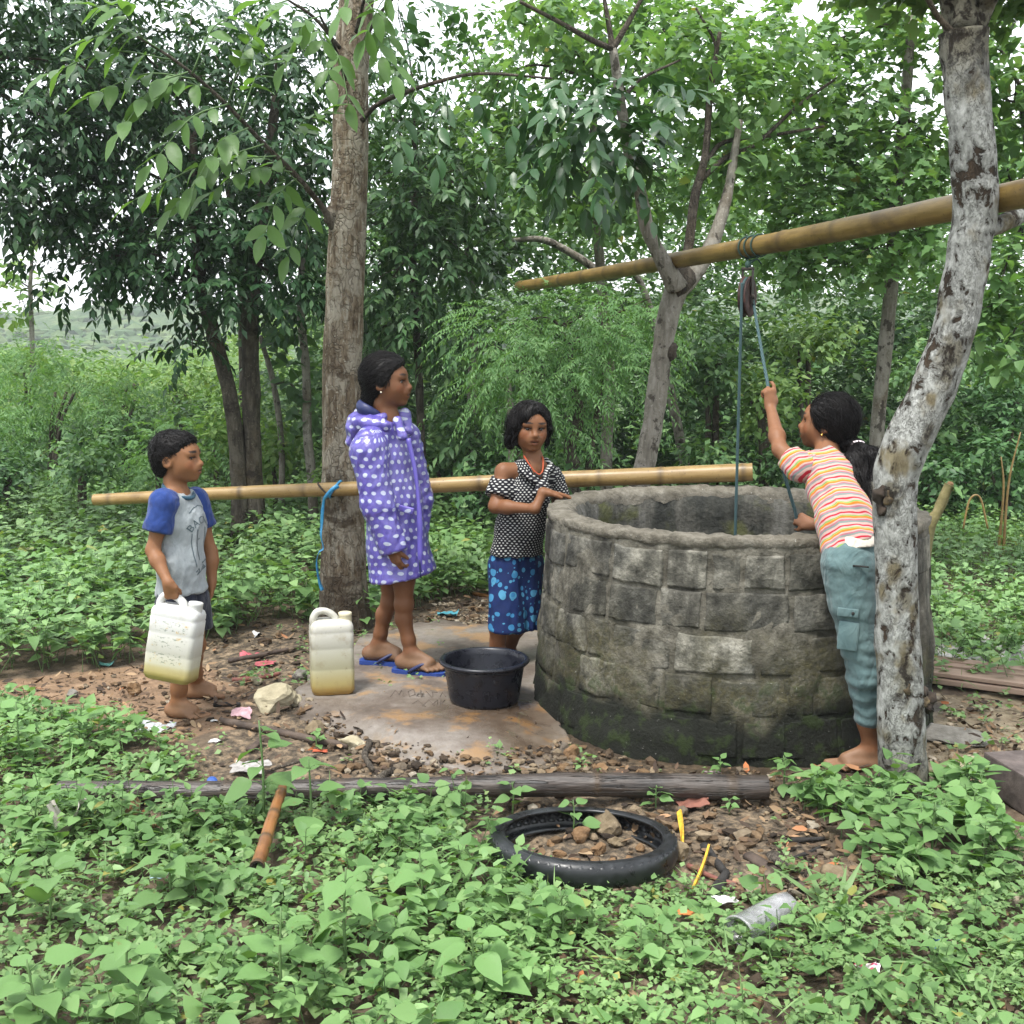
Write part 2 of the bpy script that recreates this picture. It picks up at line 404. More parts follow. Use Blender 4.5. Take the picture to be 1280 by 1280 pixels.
M['stone_tan'] = simple('stone_tan', [(.08, .06, .036), (.155, .12, .075), (.25, .20, .135)], 22, .92, .8, .006, spec=.2)
M['stone_orange'] = simple('stone_orange', [(.085, .048, .023), (.165, .10, .052), (.26, .175, .10)], 24, .92, .8, .006, spec=.2)
M['stone_grey'] = simple('stone_grey', [(.085, .08, .066), (.16, .15, .13), (.25, .235, .205)], 22, .92, .8, .006, spec=.2)
M['stone_pale'] = simple('stone_pale', [(.20, .175, .115), (.30, .265, .18), (.38, .34, .25)], 18, .92, .7, .006, spec=.2)

# ------------------------------------------------------------------ the ground
WC = A(.905, 4.86)                      # well centre
SLAB = [(372, 872), (395, 850), (432, 838), (452, 806), (520, 790), (640, 788), (700, 800), (712, 930), (690, 950), (640, 962), (600, 972), (560, 962), (520, 948), (478, 950), (440, 930), (405, 915), (380, 905)]
SLABW = gpoly(SLAB)
SAND = gpoly([(-60, 858), (60, 845), (160, 832), (250, 830), (320, 850), (310, 905), (220, 930), (130, 910), (0, 885), (-60, 885)])
RUB = gpoly([(255, 805), (330, 775), (430, 782), (560, 752), (690, 752), (712, 930), (960, 965), (1080, 955), (1100, 1000), (1010, 1010), (1040, 1075), (1090, 1100), (1010, 1150), (900, 1118), (850, 1095), (700, 1130), (610, 1070), (560, 1030), (480, 1012), (330, 1020), (180, 1040), (120, 1020), (240, 990), (245, 940), (300, 905)])
PATH = gpoly([(1130, 868), (1300, 872), (1420, 880), (1420, 930), (1300, 950), (1250, 965), (1190, 985), (1140, 985)])
def soft(poly, x, y, w=.12, s=0):
    xx = x+w*n2(x, y, 3.1, 3, s); yy = y+w*n2(x, y, 3.1, 3, s+9)
    return inpoly(xx, yy, poly)
MOUNDS = [(*G(1082, 945)[:2], .035, .16), (*G(340, 890)[:2], .02, .25)]
def hz(x, y):
    x = np.asarray(x, float); y = np.asarray(y, float)
    near = np.exp(-((x/5)**2+((y-4.5)/5)**2)); r = np.hypot(x, y)
    z = .022*n2(x, y, 1.3, 3, 3)*near
    for a, b, h, s in MOUNDS: z = z+h*np.exp(-((x-a)**2+(y-b)**2)/(2*s*s))
    z = z+.35*n2(x, y, .05, 2, 5)*sstep(9, 25, r)
    d = np.hypot(x-WC[0], y-WC[1]); z = z*sstep(.75, .95, d)
    return z-.006
def axis(dense0, dense1, step, far, ratio=1.16):
    a = np.arange(dense0, dense1+1e-6, step); up = []; v = dense1; s = step
    while v < far: s *= ratio; v += s; up.append(v)
    dn = []; v = dense0; s = step
    while v > -far: s *= ratio; v -= s; dn.append(v)
    return np.array(dn[::-1]+list(a)+up)
gx = axis(-2.5, 2.5, .026, 900); gy = axis(2.3, 6.2, .026, 900)
XX, YY = np.meshgrid(gx, gy, indexing='ij')
rub = soft(RUB, XX, YY, .1, 1); sand = soft(SAND, XX, YY, .12, 2); path = soft(PATH, XX, YY, .2, 4)
ins = inpoly(XX, YY, SLABW)
ZZ = hz(XX, YY)
nearm = np.exp(-((XX/3.2)**4+((YY-4.2)/2.6)**4))
rough = np.where(rub, 1.0, np.where(sand, .45, np.where(path, .5, .6)))*nearm
ZZ = ZZ+rough*(.012*n2(XX, YY, 11, 3, 11)+.007*n2(XX, YY, 34, 2, 12))
ZZ = np.where(ins, np.minimum(ZZ, -.004), ZZ)
GV = np.stack([XX, YY, ZZ], -1).reshape(-1, 3)
GF = grid_faces(len(gx), len(gy))
fc = GV[GF].mean(1); keep = np.hypot(fc[:, 0]-WC[0], fc[:, 1]-WC[1]) > .6
GF = GF[keep]
wetd = sstep(1.25, .8, np.hypot(XX-WC[0], YY-WC[1]))*(YY < 4.9)
def ground_mat():
    b = NB('soil'); g = b.geo(); n1 = b.noise(g, 9, 6, .65); n2_ = b.noise(g, 55, 4); n3 = b.noise(g, 1.7, 4)
    dark = b.ramp(n1, [(.3, (.035, .026, .018)), (.5, (.085, .062, .042)), (.7, (.16, .12, .08))])
    sandc = b.ramp(n1, [(.3, (.10, .066, .040)), (.55, (.21, .135, .082)), (.75, (.30, .21, .135))])
    rubc = b.ramp(b.noise(g, 26, 6, .7), [(.3, (.022, .018, .014)), (.47, (.075, .058, .040)), (.6, (.19, .14, .09)), (.75, (.30, .24, .16))])
    pathc = b.ramp(b.noise(g, 20, 6), [(.3, (.16, .115, .07)), (.5, (.29, .23, .15)), (.7, (.38, .32, .22))])
    c = b.mix(b.attr('rubble').outputs['Fac'], dark, rubc)
    c = b.mix(b.attr('path').outputs['Fac'], c, pathc)
    c = b.mix(b.attr('far').outputs['Fac'], c, b.ramp(b.noise(g, .8, 5), [(.3, (.03, .06, .022)), (.7, (.08, .13, .045))]))
    c = b.mix(b.attr('sand').outputs['Fac'], c, sandc)
    wet = b.attr('wet').outputs['Fac']
    c = b.mix(b.math('MULTIPLY', wet, .75), c, b.mix(1, c, (.35, .33, .3), 'MULTIPLY'))
    rg = b.math('SUBTRACT', .95, b.math('MULTIPLY', wet, .5))
    h = b.math('ADD', n2_, b.math('MULTIPLY', n1, 1.4))
    return b.done(b.principled(c, rg, b.bump(h, .9, .012), .3))
go = obj('ground', GV, [GF], ground_mat(), attrs=dict(rubble=rub.ravel()*1., sand=sand.ravel()*1., path=path.ravel()*1., wet=wetd.ravel(), far=sstep(8, 13, np.hypot(XX, YY)).ravel()))
go['kind'] = 'structure'

# far hill with its woods
hp = [(-900, 2.), (-520, 6), (-300, 4.5), (0, 5.2), (90, 6.2), (150, 7.5), (210, 7.2), (300, 7.0), (420, 8), (700, 9), (1100, 8), (1500, 8), (2200, 5)]
hx = np.linspace(-900, 2200, 90); hh = np.interp(hx, [p[0] for p in hp], [p[1] for p in hp]); hh = hh+.35*vnoise(np.stack([hx*.012, 0*hx, 0*hx], -1), 4)
HY0, HY1 = 130., 260.
ny = 34; ty = np.linspace(0, 1, ny)
HV = []
for j, t in enumerate(ty):
    Yr = HY0+(HY1-HY0)*t; sx = (hx-640)/FPX*195
    HV.append(np.stack([sx, np.full_like(sx, Yr), hh*sstep(0, .62, t)*(1-.6*sstep(.7, 1, t))-.4+1.2*vnoise(np.stack([sx*.06, sx*0+Yr*.06, 0*sx], -1), 8)*(t > 0)], -1))
HV = np.array(HV)
def hill_mat():
    b = NB('hillside'); g = b.geo(); n = b.noise(g, .22, 5)
    c = b.ramp(n, [(.3, (.035, .065, .030)), (.5, (.065, .105, .045)), (.68, (.13, .16, .07))])
    return b.done(b.principled(c, .95, b.bump(b.noise(g, .8, 4), 1, .8), .1))
ho = obj('hill', HV.reshape(-1, 3), [grid_faces(ny, len(hx))[:, ::-1]], hill_mat()); ho['kind'] = 'structure'

# ------------------------------------------------------------------ leaves
def tpl(st, fold=.10):
    """stations (t, halfwidth) from base to tip -> vertices (t, w, z) and triangles"""
    V = [(0, 0, 0)]; F = []
    for t, w in st: V += [(t, -w, fold*w*2), (t, 0, 0), (t, w, fold*w*2)]
    V.append((1, 0, 0)); n = len(st); T = len(V)-1
    F += [(0, 2, 1), (0, 3, 2)]
    for i in range(n-1):
        a = 1+3*i; b = a+3
        F += [(a, a+1, b+1), (a, b+1, b), (a+1, a+2, b+2), (a+1, b+2, b+1)]
    a = 1+3*(n-1); F += [(a, a+1, T), (a+1, a+2, T)]
    return np.array(V, float), np.array(F)
TP = {
    'ovate': tpl([(.18, .45), (.58, .40)]),
    'heart': tpl([(.06, .50), (.48, .42)]),
    'ellip': tpl([(.25, .42), (.70, .40)]),
    'ovate3': tpl([(.12, .34), (.36, .50), (.70, .31)]), 'heart3': tpl([(-.04, .36), (.20, .52), (.60, .34)]),
    'simple': tpl([(.42, .5)]),
    'blade': tpl([(.25, .5), (.65, .38)], .25),
}
def lobed():
    pts = [(0, 0), (-.10, .30), (.10, .62), (.26, .36), (.55, .52), (.66, .22), (1, 0), (.66, -.22), (.55, -.52), (.26, -.36), (.10, -.62), (-.10, -.30)]
    V = np.array([(.3, 0, 0)]+[(a, c, .10*abs(c)) for a, c in pts]); n = len(pts)
    F = np.array([(0, 1+i, 1+(i+1) % n) for i in range(n)])[:, ::-1]
    return V, F
TP['lobed'] = lobed()
TP['flat'] = (np.array([(0, 0, 0), (.42, -.5, .12), (1, 0, 0), (.42, .5, .12)], float), np.array([(0, 2, 1), (0, 3, 2)]))
def leaves(P, D, N, L, Wd, kind='ovate', bend=.15):
    tv, tf = TP[kind]; P, D, N = np.asarray(P), nrm(D), np.asarray(N)
    B = nrm(np.cross(N, D)); N = np.cross(D, B); n = len(P)
    L = np.broadcast_to(L, (n,)); Wd = np.broadcast_to(Wd, (n,)); bend = np.broadcast_to(bend, (n,))
    t, w, z = tv[:, 0], tv[:, 1], tv[:, 2]
    V = P[:, None]+D[:, None]*(L[:, None]*t)[..., None]+B[:, None]*(Wd[:, None]*w)[..., None] \
        + N[:, None]*(Wd[:, None]*z-bend[:, None]*L[:, None]*t**2)[..., None]
    F = (tf[None]+(np.arange(n)*len(tv))[:, None, None]).reshape(-1, 3)
    return V.reshape(-1, 3), [F]
def thin(P0, P1, r=.003):
    """bare three-sided stems from P0 to P1"""
    P0, P1 = np.asarray(P0), np.asarray(P1); T = nrm(P1-P0); a = nrm(np.cross(T, A(.3, .5, .81))); b = np.cross(T, a); n = len(P0)
    r = np.broadcast_to(r, (n,))[:, None]
    V = []
    for k in range(3):
        o = (a*math.cos(k*2.094)+b*math.sin(k*2.094))*r; V += [P0+o, P1+o*.6]
    V = np.stack(V, 1).reshape(-1, 3)
    q = np.array([(0, 2, 3, 1), (2, 4, 5, 3), (4, 0, 1, 5)])
    return V, [(q[None]+(np.arange(n)*6)[:, None, None]).reshape(-1, 4)]
def rnd_in(poly, n):
    xs = [p[0] for p in poly]; ys = [p[1] for p in poly]; out = np.zeros((0, 2))
    while len(out) < n:
        q = np.stack([rng.uniform(min(xs), max(xs), 2*n), rng.uniform(min(ys), max(ys), 2*n)], -1)
        out = np.vstack([out, q[inpoly(q[:, 0], q[:, 1], poly)]])
    return out[:n]
def area(poly):
    p = np.array(poly); x, y = p[:, 0], p[:, 1]; return .5*abs(np.dot(x, np.roll(y, -1))-np.dot(y, np.roll(x, -1)))
def weeds(XY, hgt, nl, L0, wr, kind, tilt=.35, spread=1., bend=.2, droop=0, petiole=False):
    """many small plants: stems with leaves in a loose spiral; returns leaf and stem geometry"""
    n = len(XY); Z = hz(XY[:, 0], XY[:, 1]); base = np.concatenate([XY, Z[:, None]], 1)
    hgt = np.broadcast_to(hgt, (n,)); lean = rng.normal(0, .22, (n, 2))*hgt[:, None]
    top = base+np.concatenate([lean, hgt[:, None]], 1)
    k = np.arange(nl)[None]; f = np.clip((.35+.65*(k+.5)/nl)+rng.normal(0, .08, (n, nl)), .15, 1.05)
    phi = rng.uniform(0, 6.28, (n, 1))+k*2.4+rng.normal(0, .4, (n, nl))
    pos = base[:, None]+(top-base)[:, None]*f[..., None]
    out = np.stack([np.cos(phi), np.sin(phi), np.zeros_like(phi)], -1)
    L = np.broadcast_to(L0, (n,))[:, None]*(1.15-.45*f)*rng.uniform(.7, 1.25, (n, nl))
    el = rng.normal(.15, tilt, (n, nl))-droop
    D = out*np.cos(el)[..., None]+A(0, 0, 1)*np.sin(el)[..., None]
    pet = pos+(out*.5+A(0, 0, .35))*(L*spread)[..., None]*rng.uniform(.3, .9, (n, nl))[..., None]
    Nn = A(0, 0, 1)+rng.normal(0, .28, (n, nl, 3))
    lv = leaves(pet.reshape(-1, 3), D.reshape(-1, 3), Nn.reshape(-1, 3), L.ravel(), (L*wr*rng.uniform(.85, 1.15, L.shape)).ravel(), kind, rng.normal(bend, .1, L.size))
    s0, s1, r_ = base, top, .0016+.010*L0*np.ones(n)
    if petiole: s0 = np.concatenate([base, pos.reshape(-1, 3)]); s1 = np.concatenate([top, pet.reshape(-1, 3)]); r_ = np.concatenate([r_, np.full(n*nl, .0013)])
    st = thin(s0, s1, r_)
    return lv, st
BARE = [SAND, RUB, PATH, SLABW]
def clear_of(q, w=.12, s=0, polys=BARE):
    m = np.ones(len(q), bool)
    for i, p in enumerate(polys): m &= ~soft(p, q[:, 0], q[:, 1], w, s+i)
    return m & (np.hypot(q[:, 0]-WC[0], q[:, 1]-WC[1]) > .92)
stemsMB = MB()
def cover(name, mat, poly, dens, h, nl, L, wr, kind, label=None, bare=True, patch=None, **kw):
    q = rnd_in(poly, int(area(poly)*dens))
    if bare: q = q[clear_of(q)]
    if patch is not None:
        f, thr, s = patch; q = q[n2(q[:, 0], q[:, 1], f, 3, s)+rng.normal(0, .12, len(q)) > thr]
    hh_ = rng.uniform(*h, len(q))*(1+.35*n2(q[:, 0], q[:, 1], 1.1, 2, 31))
    la, lb = G(68, 992)[:2], G(955, 987)[:2]; e_ = lb-la; tt = np.clip(((q-la)@e_)/(e_@e_), 0, 1); dl = np.linalg.norm(q-la-tt[:, None]*e_, axis=1); hh_ = hh_*(.30+.70*sstep(.05, .38, dl)); LL = rng.uniform(*L, len(q))
    lv, st = weeds(q, hh_, nl, LL, wr, kind, **kw)
    if L[1] > .04: stemsMB.add(*st)
    o = obj(name, *lv, mat, sm=True)
    return tag(o, label, None, None, 'stuff')

FIELD_L = gpoly([(-260, 612), (300, 604), (430, 612), (640, 640), (680, 745), (560, 752), (430, 782), (330, 775), (255, 812), (120, 835), (0, 850), (-260, 900)])
cover('ground_cover', M['leaf_ground'], FIELD_L, 125, (.10, .34), 9, (.042, .092), .82, 'heart', tilt=.3)
cover('ground_cover', M['leaf_clover'], FIELD_L, 50, (.04, .16), 7, (.03, .055), .85, 'flat')
FIELD_B = gpoly([(430, 622), (640, 632), (1160, 630), (1160, 800), (700, 752), (430, 770)])
cover('ground_cover', M['leaf_ground'], FIELD_B, 95, (.08, .30), 8, (.038, .078), .8, 'simple')
FIELD_R = gpoly([(1120, 628), (1420, 622), (1500, 870), (1140, 858)])
cover('ground_cover', M['leaf_ground'], FIELD_R, 125, (.06, .24), 9, (.036, .072), .8, 'simple', patch=(1.3, -.7, 41))
cover('ground_cover', M['leaf_clover'], FIELD_R, 110, (.03, .10), 6, (.03, .05), .85, 'flat', patch=(1.3, -.5, 41))
FORE_L = gpoly([(-160, 880), (20, 882), (130, 908), (225, 935), (250, 985), (110, 1015), (200, 1050), (340, 1020), (480, 1010), (560, 1032), (615, 1072), (705, 1135), (690, 1200), (560, 1330), (-160, 1330)])
cover('ground_cover', M['leaf_weed'], FORE_L, 120, (.05, .15), 8, (.036, .070), .72, 'ovate3', bare=False, petiole=True, tilt=.35, patch=(1.7, -.62, 51))
cover('ground_cover', M['leaf_clover'], FORE_L, 600, (.02, .09), 7, (.018, .036), .85, 'simple', bare=False)
FORE_B = gpoly([(560, 1120), (700, 1132), (850, 1104), (900, 1125), (1010, 1158), (1100, 1105), (1250, 1085), (1700, 1060), (1700, 1340), (540, 1340)])
cover('ground_cover', M['leaf_clover'], FORE_B, 1000, (.015, .07), 7, (.015, .032), .85, 'simple', bare=False, patch=(2.3, -.72, 61))
cover('ground_cover', M['leaf_weed'], FORE_B, 90, (.04, .11), 7, (.032, .06), .72, 'ovate', bare=False, patch=(1.9, -.05, 71))
PATCH = gpoly([(985, 1000), (1050, 1055), (1130, 1110), (1060, 1150), (960, 1150), (900, 1115), (960, 1090)])
cover('ground_cover', M['leaf_clover'], PATCH, 260, (.02, .08), 7, (.015, .034), .85, 'simple', bare=False, patch=(3.1, -.1, 107))
STRIP = gpoly([(60, 1004), (330, 1000), (640, 1008), (615, 1062), (470, 1040), (330, 1050), (60, 1060)])
cover('ground_cover', M['leaf_weed'], STRIP, 120, (.10, .22), 8, (.030, .060), .72, 'ovate3', bare=False, patch=(2.1, -.25, 101))
cover('ground_cover', M['leaf_clover'], STRIP, 260, (.04, .14), 7, (.016, .032), .85, 'simple', bare=False)
STRIP2 = gpoly([(60, 905), (220, 935), (300, 960), (480, 960), (620, 975), (560, 985), (60, 980)])
cover('ground_cover', M['leaf_clover'], STRIP2, 130, (.02, .09), 6, (.016, .036), .85, 'simple', bare=False, patch=(2.6, .0, 103))
CLUMP_R = gpoly([(985, 985), (1040, 1000), (1100, 1010), (1160, 1002), (1200, 975), (1235, 1010), (1255, 1090), (1180, 1130), (1090, 1090), (1045, 1050), (1000, 1012)])
cover('ground_cover', M['leaf_weed'], CLUMP_R, 210, (.05, .17), 9, (.045, .08), .78, 'heart3', bare=False, petiole=True, tilt=.35)
EDGE_R = gpoly([(1180, 930), (1310, 930), (1600, 930), (1600, 1100), (1230, 1100)])
cover('ground_cover', M['leaf_clover'], EDGE_R, 130, (.02, .08), 6, (.02, .04), .85, 'simple', bare=False, patch=(2, -.1, 81))
cover('ground_cover', M['leaf_clover'], PATH, 90, (.01, .06), 6, (.015, .035), .85, 'simple', bare=False, patch=(2, .12, 82))
cover('ground_cover', M['leaf_clover'], RUB, 75, (.01, .07), 6, (.015, .034), .8, 'simple', bare=False, patch=(2.2, .08, 91))
so = stemsMB.build('weed_stems', M['stem']); so['kind'] = 'stuff'

cover('ground_cover', M['leaf_ground'], FORE_L, 45, (.05, .16), 8, (.030, .055), .5, 'ovate', bare=False)
cover('grass', M['leaf_clover'], FORE_B, 70, (.01, .05), 5, (.06, .13), .055, 'blade', bare=False, tilt=.5)
cover('grass', M['leaf_clover'], FORE_L, 40, (.01, .06), 5, (.06, .13), .055, 'blade', bare=False, tilt=.5)
cover('grass', M['leaf_clover'], FIELD_R, 60, (.01, .06), 5, (.06, .14), .055, 'blade', bare=False, tilt=.5)
# single weeds one can pick out, every leaf of them a part
heroleaf = {}
def heromesh(kind, mat, i, wr):
    k = (kind, mat.name, i, wr)
    if k not in heroleaf:
        tv, tf = TP[kind]
        st = {'ovate': [(.05, .20), (.14, .37), (.26, .47), (.42, .48), (.6, .37), (.8, .18)], 'heart': [(-.07, .22), (-.02, .42), (.14, .53), (.34, .50), (.56, .36), (.8, .15)], 'ellip': [(.08, .2), (.22, .4), (.42, .5), (.6, .47), (.78, .32), (.92, .12)], 'blade': [(.1, .3), (.3, .5), (.6, .45), (.85, .2)]}[kind]
        V, F = tpl(st, .12); r = np.random.default_rng(i+len(heroleaf)*7); b = r.uniform(.05, .32)
        V[:, 1] *= wr; V[:, 2] = V[:, 2]*wr-b*V[:, 0]**2*.9+.035*np.sin(V[:, 0]*9+r.uniform(0, 6))*(np.abs(V[:, 1])/.3)
        me = build_mesh('leaf', V, [F]); smooth(me); me.materials.append(mat); heroleaf[k] = me
    return heroleaf[k]
def leaf_part(parent, p, d, n, L, kind='ovate', mat=None, wr=.72, name='leaf'):
    d = nrm(d); b = nrm(np.cross(n, d)); n = np.cross(d, b)
    o = bpy.data.objects.new(name, heromesh(kind, mat, random.randrange(6), wr)); COL.objects.link(o)
    o.parent = parent; q = Vector(p)-rootloc(parent)
    o.matrix_local = Matrix(((d[0]*L, b[0]*L, n[0]*L, q[0]), (d[1]*L, b[1]*L, n[1]*L, q[1]), (d[2]*L, b[2]*L, n[2]*L, q[2]), (0, 0, 0, 1)))
    return o
def weed(px, py, h, L, n, label, kind='ovate', mat='leaf_weed', lean=(0, 0), wr=.72):
    b = G(px, py); b[2] = hz(b[0], b[1]); r = thing('weed', label, 'weed', b, 'leafy weeds picked out of the ground cover')
    top = b+A(lean[0], lean[1], h); st = MB(); mid = (b+top)/2+A(*rng.normal(0, .02*h*5, 2), 0)*.3
    P = catmull([b-A(0, 0, .02), mid, top], 8); st.add(*tube(P, np.linspace(.0045, .002, 8)*(.6+h*2), 5))
    for k in range(n):
        f = .30+.70*(k+.7)/n; c = P[min(7, int(f*7))]*1.; a = k*2.4+rng.uniform(-.4, .4)+px
        o = A(math.cos(a), math.sin(a), 0); l = L*(1.1-.45*f)*rng.uniform(.8, 1.2); e = rng.normal(.1, .28)
        p = c+(o*.5+A(0, 0, .3))*l*rng.uniform(.4, .8)
        st.add(*tube([c, (c+p)/2+A(0, 0, .005), p], .0014, 4))
        leaf_part(r, p, o*math.cos(e)+A(0, 0, math.sin(e)), A(0, 0, 1)+rng.normal(0, .22, 3), l, kind, M[mat], wr)
    st.build('stem', M['stem'], r)
    return r
for a in [
    (328, 1040, .36, .105, 9, 'tall thin stemmed weed standing in front of the left end of the dark pole'),
    (388, 1050, .26, .125, 7, 'weed with one very broad leaf rising before the dark pole below the yellow rock'),
    (150, 1042, .13, .09, 10, 'broad leaved weed beside the left tip of the dark pole'),
    (50, 1060, .17, .10, 10, 'big leaved weed at the left edge just below the dark pole'),
    (105, 948, .20, .10, 11, 'bushy weed above the left tip of the dark pole'),
    (25, 965, .25, .10, 11, 'bushy weed at the left edge above the dark pole'),
    (435, 1215, .28, .10, 11, 'tall large leaved weed in front of the rotten orange bamboo stick'),
    (355, 1270, .26, .105, 10, 'large leaved weed at the bottom edge straight below the orange bamboo stick'),
    (215, 1130, .20, .10, 10, 'large leaved weed left of the orange bamboo stick'),
    (60, 1165, .20, .105, 11, 'wide leaved weed low at the left edge of the foreground'),
    (165, 1275, .22, .10, 10, 'wide leaved weed near the bottom left corner'),
    (40, 1310, .20, .11, 9, 'wide leaved weed right in the bottom left corner'),
    (525, 1150, .20, .09, 11, 'medium weed left of the black tyre and lower down'),
    (590, 1245, .18, .10, 10, 'medium weed below the tyre near the bottom edge'),
    (700, 1180, .15, .075, 10, 'medium weed straight below the black tyre'),
    (575, 1022, .10, .065, 8, 'small bright weed before the dark pole under the slab front'),
    (640, 1012, .10, .065, 8, 'small bright weed before the dark pole at the rear left of the tyre'),
    (716, 1040, .11, .07, 5, 'small weed growing inside the ring of the tyre'),
    (820, 1012, .08, .050, 8, 'small dark weed between the tyre and the dark pole'),
    (912, 1018, .05, .035, 6, 'tiny weed on bare soil right of the tyre under the dark pole'),
    (900, 968, .06, .040, 6, 'tiny weed at the foot of the well behind the dark pole'),
    (978, 990, .13, .058, 12, 'leafy weed against the foot of the well right of the dark pole end'),
    (1050, 1022, .12, .075, 12, 'leafy weed below the bare foot of the girl at the well'),
    (1110, 1055, .17, .09, 12, 'large leafy weed in front of the pale trunk base'),
    (1165, 1090, .20, .10, 12, 'large leafy weed right of the pale trunk in front'),
    (1215, 1055, .17, .09, 11, 'leafy weed between the pale trunk and the dark concrete block'),
    (395, 935, .07, .045, 7, 'small weed at the front left corner of the wet slab'),
    (800, 1215, .13, .06, 9, 'small leaved weed below the clear plastic cup to its left'),
    (960, 1215, .12, .06, 9, 'small leaved weed straight below the clear plastic cup'),
    (455, 790, .22, .09, 10, 'weed with drooping leaves at the right foot of the tall straight tree'),
    (385, 775, .28, .12, 12, 'bushy weed at the left foot of the tall straight tree')]:
    weed(*a)
# a tuft of grass right of the cup
gb = G(1045, 1150); gr = thing('grass_tuft', 'tuft of wide grass blades right of the clear plastic cup', 'grass', gb)
for k in range(11):
    a = k*.62+rng.uniform(-.3, .3); e = rng.uniform(.5, 1.25); o = A(math.cos(a)*math.cos(e), math.sin(a)*math.cos(e), math.sin(e))
    leaf_part(gr, gb+A(*rng.normal(0, .012, 2), 0), o, A(0, 0, 1)-o*o[2]+rng.normal(0, .1, 3), rng.uniform(.10, .2), 'blade', M['leaf_clover'], .10, 'blade')

# rounded tree tops over the far hill
nb_ = 1500; hq = np.stack([rng.uniform(-100, 30, nb_), rng.uniform(138, 215, nb_)], -1); hV, hF = ico(1); hVs = []
gx0, gy0 = (hx-640)/FPX*195, HY0+(HY1-HY0)*ty
iy = np.clip(np.searchsorted(gy0, hq[:, 1])-1, 0, ny-2); ix = np.clip(np.searchsorted(gx0, hq[:, 0])-1, 0, len(gx0)-2); hzv = HV[iy, ix, 2]
rs_ = rng.uniform(.5, 1.2, nb_); jt = 1+.30*rng.normal(size=(nb_, len(hV)))*.6
hVs = hV[None]*jt[..., None]*(rs_[:, None, None]*A(1.2, 1.2, .8))+np.stack([hq[:, 0], hq[:, 1], hzv+rs_*.25], -1)[:, None]
o = obj('hillside_woods', hVs.reshape(-1, 3), [(hF[None]+(np.arange(nb_)*len(hV))[:, None, None]).reshape(-1, 3)], leafmat('hill_leaf', (.035, .075, .030), (.060, .110, .040), (.11, .155, .060), .1, .7, 0, .1, .1), None, sm=False); o['kind'] = 'stuff'

# ------------------------------------------------------------------ trees
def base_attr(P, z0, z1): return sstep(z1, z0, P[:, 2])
def limb(name, pts, rad, mat, parent, ns=10, n=None, noise=.08, nf=7, seed=0, z0=-1, z1=-.5):
    V, Fp = tube(pts, rad, ns, n or len(pts)*4, noise, nf, seed)
    return obj(name, V, Fp, mat, parent, attrs=dict(base=base_attr(V, z0, z1)))
def ptube(pl, Y, rp):
    """pixel path, depth(s), pixel radii -> world path and radii"""
    pl = np.array(pl, float); Y = np.broadcast_to(np.asarray(Y, float), (len(pl),)); P = W(pl[:, 0], pl[:, 1], Y)
    return P, np.asarray(rp, float)*np.array([PXM(y) for y in Y])
def clump_pts(cl, dens=1.):
    C, Dv, S = [], [], []
    for (px, py, rx, ry, Y, rd, n) in cl:
        n = max(1, int(n*dens)); c = W(px, py, Y); m = PXM(Y); u = nrm(rng.normal(size=(n, 3)))*(rng.uniform(0, 1, (n, 1))**.45)
        C.append(c+u*A(rx*m, rd, ry*m)); Dv.append(u)
    return np.concatenate(C), np.concatenate(Dv)
def sp_pinnate(C, U, pairs, Lr, leafL, wr, droop=.35, kind='simple', ang=.75):
    n = len(C); d = nrm(U*A(1, 1, .5)+rng.normal(0, .45, (n, 3))-A(0, 0, .15)); Lr = Lr*rng.uniform(.7, 1.25, n)
    side = nrm(np.cross(d, A(0, 0, 1)+rng.normal(0, .2, (n, 3))))
    P, D, N, L = [], [], [], []
    for k in range(pairs):
        t = (k+.6)/pairs; c = C+d*(Lr*t)[:, None]-A(0, 0, 1)*(Lr*droop*t*t)[:, None]; td = d-A(0, 0, 1)*(2*droop*t)
        for s in (-1, 1):
            P.append(c); D.append(side*s*ang+nrm(td)*.7-A(0, 0, 1)*(.18+droop*.5)+rng.normal(0, .26, (n, 3)))
            N.append(A(0, 0, 1)+d*.3+rng.normal(0, .25, (n, 3))); L.append(leafL*rng.uniform(.75, 1.2, n)*(1.05-.3*abs(t-.5)))
    c = C+d*Lr[:, None]-A(0, 0, 1)*(Lr*droop)[:, None]; P.append(c); D.append(nrm(d-A(0, 0, 1)*2*droop)); N.append(A(0, 0, 1)+rng.normal(0, .25, (n, 3))); L.append(np.full(n, leafL))
    L = np.concatenate(L); return leaves(np.concatenate(P), np.concatenate(D), np.concatenate(N), L, L*wr, kind, .18)
def sp_broad(C, U, k, leafL, wr, kind='heart', hang=.45):
    n = len(C); C = np.repeat(C, k, 0)+rng.normal(0, leafL*.55, (n*k, 3)); U = np.repeat(U, k, 0)
    h = rng.normal(size=(n*k, 3))*A(1, 1, .35); D = nrm(h+U*.5-A(0, 0, 1)*hang); L = leafL*rng.uniform(.5, 1.45, n*k)
    N = A(0, 0, 1)+nrm(U)*.35+rng.normal(0, .3, (n*k, 3))
    return leaves(C, D, N, L, L*wr, kind, rng.normal(.18, .08, n*k))
def crown(parent, cl, mat, mode, dens=1., name='crown', label=None, **kw):
    C, U = clump_pts(cl, dens)
    g = sp_pinnate(C, U, **kw) if mode == 'pinnate' else sp_broad(C, U, **kw)
    return obj(name, *g, mat, parent, label=label)
